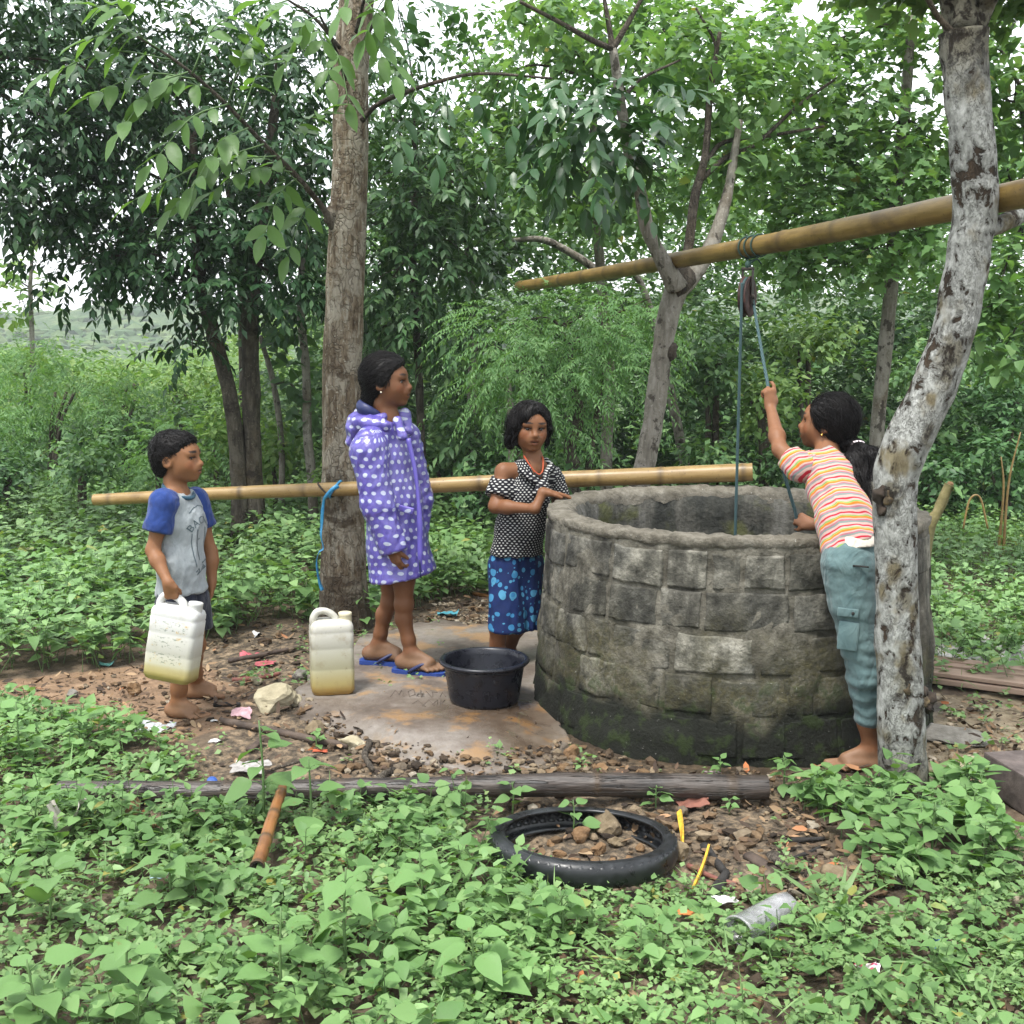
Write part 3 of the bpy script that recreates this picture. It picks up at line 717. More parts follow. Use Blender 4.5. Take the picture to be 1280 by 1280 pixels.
def twigs(parent, starts, cl, mat, r0=.014, name='branch', per=1):
    """a thin bent branch from the nearest start point out to every clump, side twigs joined to it"""
    S = np.asarray(starts)
    for (px, py, rx, ry, Y, rd, n) in cl:
        c = W(px, py, Y); a = S[np.argmin(np.linalg.norm(S-c, axis=1))]; d = c-a; m = a+d*.5+A(0, 0, .12*np.linalg.norm(d))+rng.normal(0, .06, 3)
        b = MB(); P = catmull([a, m, c+d*.15], 12); b.add(*tube(P, np.linspace(r0, r0*.3, 12), 5, None, .1, 9))
        for k in range(3):
            q = P[5+2*k]; e = c+nrm(rng.normal(size=3))*A(rx*PXM(Y), rd, ry*PXM(Y))*.75
            b.add(*tube([q, (q+e)/2+rng.normal(0, .03, 3), e], [r0*.4, r0*.3, r0*.12], 4, 6))
        b.build(name, mat, parent)

# -- the tall straight tree the bench pole is tied to
P, rr = ptube([(430, 812), (431, 770), (430, 720), (429, 640), (428, 560), (427, 480), (430, 400), (434, 300), (438, 200), (438, 110), (444, 20), (450, -60), (452, -180)], 6.05, [40, 33, 29, 26.5, 25, 24, 23.5, 22.5, 21.5, 21, 20.5, 19, 17])
P[0, 2] = min(P[0, 2], -.05)
tA = thing('tall_tree', 'tall straight tree with fissured grey bark and the horizontal pole tied to it', 'tree', P[0])
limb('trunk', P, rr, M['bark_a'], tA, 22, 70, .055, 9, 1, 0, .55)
V, Fp = tube(W(np.array([452, 450, 447, 443]), np.array([805, 770, 720, 660]), 5.98), np.array([.045, .035, .025, .01]), 8, 14, .2, 9, 3)
obj('root', V, Fp, M['bark_a'], tA, attrs=dict(base=np.full(len(V), .8)))
def kn(parent, px, py, Y, r, mat, sy=.5, name='knot', base=.6):
    V, F = stone(W(px, py, Y), (r, r*sy, r*1.1), int(px), 2, .25, 1, np.eye(3)); return obj(name, V, F, mat, parent, attrs=dict(base=np.full(len(V), base)))
kn(tA, 421, 597, 5.955, .055, M['bark_a'], .5)
kn(tA, 428, 668, 5.95, .02, M['bark_a'], .5); kn(tA, 412, 270, 5.99, .04, M['bark_a'], .6)
def compound(br, p0, p1, pairs, L, mat, mb, wr=.42, sag=.06, kind='ellip'):
    ln = np.linalg.norm(p1-p0); P_ = catmull([p0, (p0+p1)/2+A(0, 0, sag), p1], 10); mb.add(*tube(P_, np.linspace(.004, .002, 10), 4))
    d = nrm(p1-p0); s = nrm(np.cross(d, A(0, 0, 1)+A(*rng.normal(0, .25, 3))))
    for k in range(pairs):
        t = .22+.78*(k+.5)/pairs; q = P_[min(9, int(t*9.5))]
        for sg in (-1, 1):
            leaf_part(br, q, s*sg*.75+d*.55+A(0, 0, -.30)+rng.normal(0, .13, 3), A(0, -.25, 1)+d*.2+rng.normal(0, .3, 3), L*rng.uniform(.8, 1.15), kind, mat, wr)
    leaf_part(br, P_[-1], d+A(0, 0, -.3), A(0, -.3, 1)+rng.normal(0, .2, 3), L*1.05, kind, mat, wr)
def hero_branch(tree, path, Ys, r, racs, mat, L, mb_mat, dY=0):
    P, rr = ptube(path, Ys, r); mb = MB(); V, Fp = tube(P, rr, 8, 30, .1, 12, 4)
    br = obj('branch', V, Fp, mb_mat, tree, attrs=dict(base=np.zeros(len(V))))
    for (a, b, c, d, Y0, Y1, pairs) in racs:
        compound(br, W(a, b, Y0), W(c, d, Y1), pairs, L, mat, mb)
    mb.build('twig', M['stem'], br)
    return br
hero_branch(tA, [(416, 285), (405, 262), (372, 222), (330, 180), (276, 124), (222, 78), (160, 38)], [6.0, 5.95, 5.8, 5.65, 5.45, 5.3, 5.2], [5, 4, 3.4, 3, 2.4, 2, 1.4],
    [(215, 75, 62, 92, 5.3, 5.0, 5), (235, 90, 150, 165, 5.3, 5.05, 4), (285, 130, 190, 205, 5.4, 5.1, 5), (262, 112, 178, 130, 5.4, 5.2, 5), (330, 180, 215, 262, 5.6, 5.3, 5), (345, 195, 168, 250, 5.6, 5.4, 5), (372, 222, 330, 295, 5.8, 5.5, 4), (300, 150, 345, 70, 5.5, 5.6, 4), (350, 200, 405, 140, 5.7, 5.6, 4), (240, 92, 290, 20, 5.3, 5.3, 4), (180, 50, 120, 8, 5.2, 5.0, 4), (380, 235, 300, 200, 5.8, 5.6, 4), (310, 160, 240, 235, 5.5, 5.2, 4), (250, 100, 110, 122, 5.4, 5.15, 5), (365, 215, 265, 240, 5.7, 5.5, 4), (200, 62, 110, 50, 5.25, 5.05, 4), (285, 130, 320, 40, 5.4, 5.4, 4), (395, 250, 360, 320, 5.9, 5.7, 3)],
    M['leaf_hero'], .135, M['bark_branch'])
hero_branch(tA, [(452, 150), (470, 132), (500, 118), (545, 103), (600, 92), (690, 98)], [6.0, 5.95, 5.85, 5.75, 5.6, 5.5], [4, 3.2, 2.8, 2.4, 2, 1.3],
    [(560, 100, 545, 210, 5.7, 5.6, 4), (590, 93, 612, 215, 5.65, 5.5, 4), (520, 112, 500, 190, 5.8, 5.6, 4), (535, 106, 520, 40, 5.8, 5.8, 4), (600, 92, 560, 20, 5.6, 5.6, 4), (650, 94, 640, 170, 5.55, 5.4, 3)],
    M['leaf_herodark'], .115, M['bark_branch'])
for (a, b, c, d) in [(432, 100, 400, 20), (450, 60, 500, -10), (425, 60, 360, 0), (445, 40, 470, -40)]:
    hero_branch(tA, [(a, b), ((a+c)/2, (b+d)/2-8), (c, d)], [5.95, 5.8, 5.7], [2.5, 2, 1.4], [(c, d, c-45, d+60, 5.7, 5.5, 4), ((a+c)//2, (b+d)//2, (a+c)//2+20, (b+d)//2+70, 5.8, 5.6, 3)], M['leaf_hero'], .13, M['bark_branch'])

# -- the lichen covered tree in front of the well on the right
pl = [(1131, 1000), (1128, 960), (1126, 900), (1123, 820), (1121, 740), (1119, 670), (1119, 620), (1124, 580), (1145, 530), (1170, 480), (1190, 420), (1203, 360), (1212, 310), (1219, 262), (1217, 200), (1210, 130), (1206, 70), (1205, 40)]
rp = [33, 30.5, 29, 27.5, 26, 25.5, 27, 28.5, 28, 26.5, 25.5, 25, 25.5, 26.5, 25.5, 25.5, 27, 28]
P, rr = ptube(pl, [3.84]*18, rp); P[0, 2] = -.06
tB = thing('lichen_tree', 'leaning tree with white lichen patches standing right in front of the well', 'tree', P[0])
tk = limb('trunk', P, rr, M['bark_lichen'], tB, 30, 130, .07, 14, 6, -.02, .28)
bv = np.array([v.co[:] for v in tk.data.vertices])+A(*rootloc(tB)); ba = np.zeros(len(bv)); tk.data.attributes['base'].data.foreach_get('value', at_ := np.zeros(len(bv), np.float32))
for px, py, r in [(1114, 622, .042), (1132, 750, .034), (1132, 858, .045), (1192, 440, .05), (1182, 470, .035), (1103, 842, .02), (1150, 900, .03), (1160, 545, .03)]:
    d_ = np.linalg.norm((bv-W(px, py, 3.77))*A(1, .6, .62), axis=1)/(r*.72)+.6*fbm(bv*40+px, 3, px); ba = np.maximum(ba, sstep(1.25, .85, d_)*.95)
tk.data.attributes['base'].data.foreach_set('value', np.maximum(np.maximum(at_, ba), sstep(2.15, 2.42, bv[:, 2]+.05*fbm(bv*12, 2, 3))).astype(np.float32))
for (px, py, r, sy) in [(1113, 624, .034, .45), (1132, 858, .040, .5), (1192, 442, .030, .4), (1158, 880, .024, .5)]:
    c = W(px, py, 3.775 if px != 1158 else 3.80); V, F = stone(c+A(0, .012, 0), (r*.60, r*sy, r*.72), px, 3, .5, 2, np.eye(3)); kb = obj('knot', V, F, simple('knot_%d' % px, [(.015, .011, .007), (.06, .044, .024), (.15, .11, .055)], 50, .9, .9), tB)
    th_ = np.linspace(0, 2*PI, 19)[:-1]; wr_ = 1+.35*vnoise(np.stack([np.cos(th_)*1.7+px, np.sin(th_)*1.7, 0*th_], -1), 5); ring = np.stack([c[0]+r*.85*wr_*np.cos(th_), np.full(18, c[1]+.026), c[2]+r*1.25*wr_*np.sin(th_)], -1)
    V, Fp = tube(np.vstack([ring, ring[:2]]), .015+.007*np.sin(np.arange(20)*1.7), 6, 60, .5, 60, px)
    obj('bark_ring', V, Fp, simple('ring_%d' % px, [(.012, .009, .007), (.05, .036, .025)], 30, .95, .9), kb)
P, rr = ptube([(1228, 285), (1248, 281), (1275, 268), (1300, 250)], [3.86, 3.9, 3.98, 4.05], [14, 11, 10, 9]); limb('limb', P, rr, M['bark_lichen'], tB, 12, 14, .1, 14, 7)
for k, (pth, r) in enumerate([([(1200, 50), (1190, 15), (1178, -40), (1150, -140)], [17, 12, 10, 8]), ([(1210, 52), (1226, 10), (1250, -40), (1290, -150)], [19, 14, 12, 9]), ([(1204, 40), (1203, -20), (1210, -100), (1200, -200)], [20, 15, 12, 9])]):
    P, rr = ptube(pth, [3.86, 3.88, 3.8, 3.7+.3*k], r); limb('limb', P, rr, M['bark_lichen'], tB, 12, 16, .12, 12, k, 90, 91)
P, rr = ptube([(1190, 40), (1172, 20), (1155, -10)], [3.82, 3.8, 3.75], [4, 3.4, 3]); limb('branch', P, rr, M['bark_branch'], tB, 7, 8)
clB = [(1110, -70, 120, 60, 4.2, .5, 40), (1260, -60, 100, 70, 4.3, .5, 40), (1200, -170, 220, 80, 4., .8, 90), (1270, 12, 40, 20, 4.5, .2, 8), (1165, -10, 60, 20, 4.4, .2, 10)]
crown(tB, clB, M['leaf_broad'], 'broad', dens=1.6, k=7, leafL=.060, wr=.80, kind='lobed')

# -- the forked tree that carries the far end of the upper pole
P, rr = ptube([(796, 640), (800, 605), (808, 575), (816, 530), (824, 470), (832, 410), (842, 372), (850, 352)], 5.98, [14, 13.5, 13, 13, 12.5, 12.5, 14, 17]); P = np.vstack([[P[0, 0]-.03, 5.98, -.05], P]); rr = np.concatenate([[.075], rr])
tC = thing('forked_tree', 'grey forked tree behind the well holding the thin end of the upper pole', 'tree', P[0])
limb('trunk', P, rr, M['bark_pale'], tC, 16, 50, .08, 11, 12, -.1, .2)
kn(tC, 838, 440, 5.95, .04, M['bark_dark']); kn(tC, 850, 352, 5.96, .07, M['bark_dark'], .8)
tips = []
for pth, r, Ys in [([(846, 360), (828, 325), (810, 288), (800, 240), (786, 190), (776, 130), (766, 60)], [13, 10, 9, 8, 7, 6, 5], [5.9, 5.85, 5.85, 5.9, 5.9, 5.85, 5.8]),
                   ([(852, 360), (876, 330), (892, 300), (908, 250), (917, 200), (925, 150)], [12, 11, 9, 7, 5, 4], [5.98, 6.05, 6.1, 6.15, 6.2, 6.2]),
                   ([(853, 350), (862, 300), (868, 250), (882, 190), (888, 110), (900, 40)], [8, 6, 5.5, 4.5, 3.5, 2.5], [6.0, 6.1, 6.15, 6.2, 6.2, 6.2]),
                   ([(768, 62), (740, 50), (700, 28), (650, 2)], [4, 3.5, 2.8, 2], [5.8, 5.75, 5.7, 5.6]), ([(766, 62), (760, 25), (752, -20)], [4, 3, 2], [5.8, 5.8, 5.8]), ([(767, 60), (790, 20), (812, -20)], [4, 3, 2], [5.8, 5.8, 5.8]),
                   ([(884, 200), (905, 178), (960, 170), (1030, 158)], [3, 2.6, 2.2, 1.5], [6.2, 6.3, 6.4, 6.5]), ([(876, 225), (910, 195), (945, 180), (1000, 130), (1050, 95)], [3.4, 3, 2.5, 2, 1.4], [6.2, 6.25, 6.3, 6.4, 6.4]), ([(888, 120), (895, 60), (870, 10)], [2.5, 2, 1.4], [6.2, 6.2, 6.2]), ([(775, 130), (800, 100), (850, 75)], [2.4, 2, 1.3], [5.85, 5.9, 5.95])]:
    P, rr = ptube(pth, Ys, r); limb('limb', P, rr, M['bark_pale'] if r[0] > 8 else M['bark_branch'], tC, 9, len(pth)*6, .1, 12, len(tips)); tips.append(P[-1])
clC = [(735, 125, 60, 40, 5.6, .2, 13), (745, 175, 60, 30, 5.6, .2, 12), (800, 145, 30, 50, 5.7, .15, 8), (715, 185, 45, 28, 5.55, .15, 7), (780, 205, 25, 25, 5.7, .15, 5), (705, 90, 40, 25, 5.5, .15, 4)]
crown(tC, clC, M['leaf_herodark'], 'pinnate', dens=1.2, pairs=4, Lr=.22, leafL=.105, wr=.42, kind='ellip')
clC2 = [(900, 130, 100, 70, 6.4, .4, 50), (970, 90, 90, 60, 6.5, .4, 45), (840, 60, 90, 50, 6.3, .4, 40), (920, 210, 70, 50, 6.4, .3, 26), (700, 10, 80, 40, 5.9, .3, 20)]
crown(tC, clC2, M['leaf_broad'], 'broad', 1.7, k=6, leafL=.058, wr=.8, kind='heart', label='paler broad leaved part of the crown')

# -- dark glossy trees on the left
def tree(name, label, trunks, mat, clumps, lmat, mode, dens=1, twig=True, twr=.012, group=None, base=None, **kw):
    Ps = [ptube(p, y, r) for p, y, r in trunks]
    for P, _ in Ps:
        if base is not False: P[0, 2] = min(P[0, 2], -.05)
    t = thing(name, label, 'tree' if 'shrub' not in name else 'shrub', A(Ps[0][0][0][0], Ps[0][0][0][1], min(0, Ps[0][0][0][2])), group)
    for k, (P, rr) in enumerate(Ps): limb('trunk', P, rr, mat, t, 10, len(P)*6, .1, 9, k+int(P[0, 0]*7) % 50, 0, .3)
    if clumps:
        if twig: twigs(t, np.concatenate([P[len(P)//2:] for P, _ in Ps]), clumps, M['bark_branch'], twr)
        crown(t, clumps, lmat, mode, dens, **kw)
    return t
PIN = dict(dens=1.55, pairs=5, Lr=.25, leafL=.088, wr=.42, droop=.24)
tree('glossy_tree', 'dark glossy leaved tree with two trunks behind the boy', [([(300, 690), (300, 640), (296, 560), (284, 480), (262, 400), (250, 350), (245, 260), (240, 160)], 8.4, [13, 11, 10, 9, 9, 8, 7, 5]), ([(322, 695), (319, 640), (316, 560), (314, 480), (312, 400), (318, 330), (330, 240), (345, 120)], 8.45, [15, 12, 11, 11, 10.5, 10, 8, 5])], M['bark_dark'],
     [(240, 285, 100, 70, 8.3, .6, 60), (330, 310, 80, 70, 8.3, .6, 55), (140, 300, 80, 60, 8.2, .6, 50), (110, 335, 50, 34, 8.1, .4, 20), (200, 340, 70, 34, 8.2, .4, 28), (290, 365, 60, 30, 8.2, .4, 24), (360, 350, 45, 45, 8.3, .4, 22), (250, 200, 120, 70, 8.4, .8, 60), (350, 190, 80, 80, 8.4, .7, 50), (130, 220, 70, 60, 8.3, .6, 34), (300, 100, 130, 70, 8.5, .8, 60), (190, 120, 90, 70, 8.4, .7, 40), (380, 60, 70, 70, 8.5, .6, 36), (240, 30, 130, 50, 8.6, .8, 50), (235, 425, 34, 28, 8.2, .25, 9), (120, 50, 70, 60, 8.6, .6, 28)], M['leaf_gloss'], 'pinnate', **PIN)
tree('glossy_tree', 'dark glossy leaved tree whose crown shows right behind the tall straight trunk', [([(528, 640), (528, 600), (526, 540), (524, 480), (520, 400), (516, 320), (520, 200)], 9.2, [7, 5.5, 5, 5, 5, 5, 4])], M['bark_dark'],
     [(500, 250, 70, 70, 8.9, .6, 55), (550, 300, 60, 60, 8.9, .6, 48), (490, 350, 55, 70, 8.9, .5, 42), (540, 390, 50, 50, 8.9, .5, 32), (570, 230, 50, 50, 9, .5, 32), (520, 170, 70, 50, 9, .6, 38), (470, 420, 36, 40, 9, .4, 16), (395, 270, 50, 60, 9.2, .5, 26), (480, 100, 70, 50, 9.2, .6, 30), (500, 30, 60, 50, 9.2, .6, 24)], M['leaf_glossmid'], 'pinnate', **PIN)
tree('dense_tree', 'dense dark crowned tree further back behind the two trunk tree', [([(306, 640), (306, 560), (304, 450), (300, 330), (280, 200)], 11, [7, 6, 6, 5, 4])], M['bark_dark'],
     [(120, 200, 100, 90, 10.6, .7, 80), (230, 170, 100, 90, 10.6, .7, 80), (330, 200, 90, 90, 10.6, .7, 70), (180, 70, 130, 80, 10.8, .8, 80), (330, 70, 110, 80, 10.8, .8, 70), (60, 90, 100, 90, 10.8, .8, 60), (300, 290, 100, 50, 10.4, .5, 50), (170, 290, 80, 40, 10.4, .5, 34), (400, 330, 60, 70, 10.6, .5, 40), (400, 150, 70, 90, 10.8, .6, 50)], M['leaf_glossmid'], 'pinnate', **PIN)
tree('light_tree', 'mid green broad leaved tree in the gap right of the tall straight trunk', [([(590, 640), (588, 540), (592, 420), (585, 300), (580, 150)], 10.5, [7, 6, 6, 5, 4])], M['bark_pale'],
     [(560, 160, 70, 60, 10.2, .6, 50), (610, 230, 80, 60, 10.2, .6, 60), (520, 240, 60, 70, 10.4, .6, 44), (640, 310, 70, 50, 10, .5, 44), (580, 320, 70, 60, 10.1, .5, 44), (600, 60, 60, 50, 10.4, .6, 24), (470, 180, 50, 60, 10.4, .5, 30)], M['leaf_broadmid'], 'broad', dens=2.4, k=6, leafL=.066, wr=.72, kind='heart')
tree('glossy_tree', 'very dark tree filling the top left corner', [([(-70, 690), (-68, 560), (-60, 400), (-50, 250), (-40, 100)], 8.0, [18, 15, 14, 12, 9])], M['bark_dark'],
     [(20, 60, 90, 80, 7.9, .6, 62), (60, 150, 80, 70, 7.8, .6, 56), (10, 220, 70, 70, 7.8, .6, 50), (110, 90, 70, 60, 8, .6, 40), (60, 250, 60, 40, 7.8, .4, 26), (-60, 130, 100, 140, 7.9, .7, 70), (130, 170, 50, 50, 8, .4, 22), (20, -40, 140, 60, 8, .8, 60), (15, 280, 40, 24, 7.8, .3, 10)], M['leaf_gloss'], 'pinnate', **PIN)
# -- slender and pale trunked trees further back
tree('slender_tree', 'slender tree with pale bent trunk just left of the tall straight tree', [([(392, 660), (390, 600), (384, 540), (383, 470), (376, 390), (378, 330), (390, 260)], 8.9, [7, 6, 5.5, 5.5, 5, 4, 3]), ([(350, 640), (352, 560), (342, 480), (325, 420)], 9.2, [4.5, 4, 3.6, 3])], M['bark_pale'],
     [(380, 260, 40, 40, 9, .4, 14), (345, 430, 30, 40, 9.2, .3, 12), (375, 500, 26, 50, 9.1, .3, 12)], M['leaf_broadmid'], 'broad', k=5, leafL=.11, wr=.8, kind='heart')
tree('pale_tree', 'tree with smooth pale trunk between the girl at the well and the lichen tree', [([(1090, 640), (1095, 560), (1101, 490), (1108, 420), (1115, 340), (1120, 260), (1130, 150), (1140, 20)], 7.2, [9, 8.5, 8.5, 9, 8.5, 8, 7, 5])], M['bark_pale'],
     [(1000, 60, 90, 60, 7.2, .6, 38), (1080, 120, 90, 70, 7.2, .6, 52), (1010, 170, 80, 60, 7.1, .5, 44), (1090, 220, 90, 60, 7, .5, 48), (1030, 280, 70, 50, 7, .5, 34), (1080, 320, 50, 40, 6.9, .3, 18), (1160, 190, 60, 60, 7.1, .5, 26), (1160, 300, 60, 50, 7, .4, 22), (1000, 340, 40, 30, 7, .3, 12), (1110, 30, 90, 50, 7.3, .6, 34), (950, 250, 60, 40, 7.3, .4, 18), (960, 320, 40, 30, 7.2, .3, 10)], M['leaf_broad'], 'broad', dens=2.5, k=6, leafL=.058, wr=.78, kind='lobed')
tree('pale_tree', 'tree with light broad leaves filling the top right corner behind the lichen tree', [([(1330, 700), (1325, 560), (1315, 420), (1300, 280), (1280, 120)], 7.0, [12, 11, 10, 9, 7])], M['bark_pale'],
     [(1250, 120, 60, 60, 6.9, .5, 34), (1265, 220, 45, 40, 6.8, .4, 16), (1255, 350, 45, 50, 6.7, .4, 22), (1265, 430, 34, 50, 6.6, .3, 18), (1230, 60, 60, 50, 7, .5, 20), (1310, 200, 60, 140, 6.9, .5, 50), (1240, 390, 30, 30, 6.7, .2, 8)], M['leaf_broad'], 'broad', dens=2.4, k=6, leafL=.062, wr=.76, kind='heart')
tree('broad_leaf_tree', 'light green broad leaved tree behind the upper pole with pale lower trunk', [([(757, 640), (758, 590), (759, 540), (762, 480), (757, 420), (750, 330), (740, 220), (745, 100)], 8.6, [9, 8, 7.5, 7.5, 7, 6, 5, 4])], M['bark_pale'],
     [(690, 60, 80, 60, 8.4, .6, 40), (760, 30, 90, 60, 8.4, .6, 42), (840, 40, 90, 60, 8.4, .6, 44), (680, 150, 70, 60, 8.3, .5, 36), (830, 130, 70, 60, 8.3, .5, 34), (690, 235, 70, 50, 8.2, .5, 36), (770, 260, 70, 50, 8.2, .5, 34), (850, 220, 60, 50, 8.3, .5, 30), (630, 190, 50, 50, 8.4, .4, 22), (910, 60, 80, 60, 8.5, .6, 36), (940, 160, 60, 60, 8.5, .5, 24), (620, 110, 50, 50, 8.5, .4, 16)], M['leaf_broad'], 'broad', dens=2.5, k=6, leafL=.064, wr=.74, kind='heart')
tree('feathery_tree', 'small feathery light green tree with a twisted trunk behind the girl at the rim', [([(722, 640), (720, 600), (712, 560), (724, 520), (716, 480), (712, 430)], 7.9, [10, 9, 8, 7, 5, 4]), ([(716, 640), (735, 590), (742, 540), (752, 480)], 7.95, [6, 5, 4, 3])], M['bark_dark'],
     [(640, 410, 60, 40, 7.8, .5, 44), (720, 400, 60, 34, 7.7, .5, 42), (790, 410, 46, 40, 7.8, .4, 34), (680, 460, 70, 40, 7.7, .5, 44), (760, 460, 60, 40, 7.7, .5, 40), (620, 470, 40, 30, 7.8, .4, 20), (700, 520, 50, 30, 7.7, .4, 22), (800, 380, 40, 20, 7.8, .4, 14)], M['leaf_feather'], 'pinnate', dens=2.2, kind='flat', pairs=14, Lr=.32, leafL=.042, wr=.27, droop=.35, ang=1.0)
tree('thin_bare_tree', 'thin tall tree with sparse leaves at the left edge against the white sky', [([(42, 480), (40, 420), (38, 360), (40, 310), (36, 250)], 15, [3.4, 3, 2.6, 2, 1.4])], M['bark_pale'],
     [(10, 345, 36, 26, 15, .5, 18), (50, 300, 26, 22, 15, .4, 9), (25, 385, 40, 22, 15, .5, 16), (60, 360, 20, 16, 15, .3, 6)], M['leaf_shrub'], 'broad', base=False, k=5, leafL=.13, wr=.6, kind='simple', twr=.012)
tree('young_tree', 'young tree with two thin pale stems behind the girl with the orange necklace', [([(640, 640), (640, 560), (636, 490), (630, 440)], 8.8, [5, 5, 4.5, 3]), ([(645, 640), (648, 560), (652, 480), (648, 420)], 8.9, [4, 3.6, 3.2, 2.4])], M['bark_pale'],
     [(600, 440, 40, 40, 9, .4, 18), (600, 540, 40, 50, 9, .4, 20)], M['leaf_wood'], 'pinnate', pairs=5, Lr=.3, leafL=.10, wr=.34)
# the bent bare branch crossing under the white gap
P, rr = ptube([(640, 300), (680, 300), (720, 320), (760, 345), (800, 352)], 9.5, [2.5, 4, 4.5, 5, 4]);
tg = thing('leaning_tree', 'bare leaning branch of a fallen tree left of the upper pole tip', 'tree', A(P[-1][0], 9.5, 0)); limb('trunk', np.vstack([P, W(840, 500, 9.6), A(P[-1][0]+.5, 9.6, -.1)]), list(rr)+[.04, .05], M['bark_pale'], tg, 8, 40)

# -- shrubs in front of the far wood
FE = dict(kind='flat', pairs=11, Lr=.36, leafL=.060, wr=.28, droop=.25, ang=1.0)
BR = dict(k=9, leafL=.062, wr=.62, kind='flat')
SH = [
    ('leaf_feather', 'p', (-30, 520, 70, 90, 10, 70), 'feathery shrub at the left edge of the field'),
    ('leaf_feather', 'p', (60, 490, 70, 80, 11, 75), 'feathery pale shrub left of the boy near the field edge'),
    ('leaf_feather', 'p', (150, 500, 60, 80, 11.5, 70), 'feathery shrub straight above the boy in the photo'),
    ('leaf_shrub', 'b', (235, 490, 50, 50, 13, 60), 'yellowish shrub under the low dark branch tip'),
    ('leaf_feather', 'p', (205, 560, 60, 50, 10, 60), 'low feathery shrub just behind the head of the boy'),
    ('leaf_shrub', 'b', (275, 540, 50, 60, 10.5, 60), 'light shrub between the boy and the two dark trunks'),
    ('leaf_shrub', 'b', (350, 560, 44, 60, 9.6, 60), 'light shrub right of the two dark trunks'),
    ('leaf_wood', 'b', (100, 575, 50, 40, 9.4, 45), 'dark low shrub at the field edge left of the boy'),
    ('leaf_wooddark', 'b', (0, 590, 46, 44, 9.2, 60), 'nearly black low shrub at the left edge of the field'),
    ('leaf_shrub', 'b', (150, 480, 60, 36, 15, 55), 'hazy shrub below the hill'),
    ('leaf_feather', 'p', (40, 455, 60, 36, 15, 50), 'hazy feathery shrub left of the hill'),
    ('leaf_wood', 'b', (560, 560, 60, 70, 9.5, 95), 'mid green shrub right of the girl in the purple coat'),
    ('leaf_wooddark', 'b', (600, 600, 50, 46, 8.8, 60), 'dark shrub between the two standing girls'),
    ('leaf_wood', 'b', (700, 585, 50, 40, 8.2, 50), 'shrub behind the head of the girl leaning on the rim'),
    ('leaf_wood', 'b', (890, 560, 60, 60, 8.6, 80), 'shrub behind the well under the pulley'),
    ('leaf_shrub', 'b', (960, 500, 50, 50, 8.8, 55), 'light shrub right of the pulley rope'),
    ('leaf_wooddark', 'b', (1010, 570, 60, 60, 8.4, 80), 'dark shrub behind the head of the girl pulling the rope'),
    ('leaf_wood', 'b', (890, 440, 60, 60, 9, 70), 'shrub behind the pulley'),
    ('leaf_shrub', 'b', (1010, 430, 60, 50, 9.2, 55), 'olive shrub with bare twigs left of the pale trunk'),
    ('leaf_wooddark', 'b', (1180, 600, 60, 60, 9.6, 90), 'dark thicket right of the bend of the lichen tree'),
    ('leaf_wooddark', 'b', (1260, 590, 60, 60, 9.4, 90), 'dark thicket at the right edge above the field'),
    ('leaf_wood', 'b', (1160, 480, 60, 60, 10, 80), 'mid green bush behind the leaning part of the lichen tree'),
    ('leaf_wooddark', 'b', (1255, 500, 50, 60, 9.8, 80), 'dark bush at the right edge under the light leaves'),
    ('leaf_shrub', 'b', (430, 600, 60, 40, 9.0, 50), 'light shrub at the field edge behind the tall straight tree'),
]
for mt, kd, (px, py, rx, ry, Y, n), lab in SH:
    b0 = W(px, py+ry, Y); st = []
    for k in range(3):
        dx = rng.uniform(-.3, .3)*rx; gy_ = G(px, 700)[1]
        st.append(([(px+dx*.4, 640+ (CAMH/Y)*0), (px+dx*.7, py+ry*.6), (px+dx*1.6, py)], Y, [4*9/Y+1, 3*9/Y, 1.8]))
    Ps = [ptube(p, y, r) for p, y, r in st]
    t = thing('shrub', lab, 'shrub', A(Ps[0][0][0][0], Y, 0), 'shrubs along the edge of the wood')
    for P, rr in Ps: P[0, 2] = -.05; limb('stem', P, rr, M['bark_dark'], t, 6, 12, .1)
    cl = [(px+rng.uniform(-.45, .45)*rx, py+rng.uniform(-.5, .5)*ry, rx*.62, ry*.55, Y+rng.uniform(-.3, .3), .5, n//5) for _ in range(6)]
    crown(t, cl, M[mt], 'pinnate' if kd == 'p' else 'broad', 1.5, 'foliage', **(FE if kd == 'p' else BR))
# -- the far wood, one mass
def wood(name, mat, n, x0, x1, y0, y1, top, L, seed):
    px = rng.uniform(x0, x1, n); Y = rng.uniform(y0, y1, n); t = np.interp(px, [a for a, _ in top], [b for _, b in top])+22*vnoise(np.stack([px*.03, 0*px, Y*.6], -1), seed)+14*vnoise(np.stack([px*.1, 0*px, Y], -1), seed+1)
    py = t+(640-t)*rng.uniform(0, 1, n)**1.15; C = W(px, py, Y); C[:, 2] = np.maximum(C[:, 2], .1)
    g = vnoise(C*.9, seed+3)+.6*vnoise(C*2.2, seed+5); m = g > -.42; C = C[m]
    U = nrm(rng.normal(size=C.shape)+A(0, -.6, .5))
    o = obj(name, *sp_broad(C, U, 9, L*.66, .60, 'flat', .3), M[mat]); o['kind'] = 'stuff'; return o
wood('far_wood', 'leaf_wood', 9000, 380, 1500, 10.5, 15, [(380, 330), (440, 230), (560, 190), (640, 200), (720, 235), (800, 210), (1000, 210), (1280, 190), (1500, 170)], .13, 3)
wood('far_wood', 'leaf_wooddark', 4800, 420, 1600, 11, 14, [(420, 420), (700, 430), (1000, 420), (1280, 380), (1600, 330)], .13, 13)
wood('far_wood', 'leaf_shrub', 4200, -500, 430, 14, 24, [(-500, 400), (0, 450), (90, 452), (150, 458), (240, 450), (300, 420), (430, 340)], .17, 23)
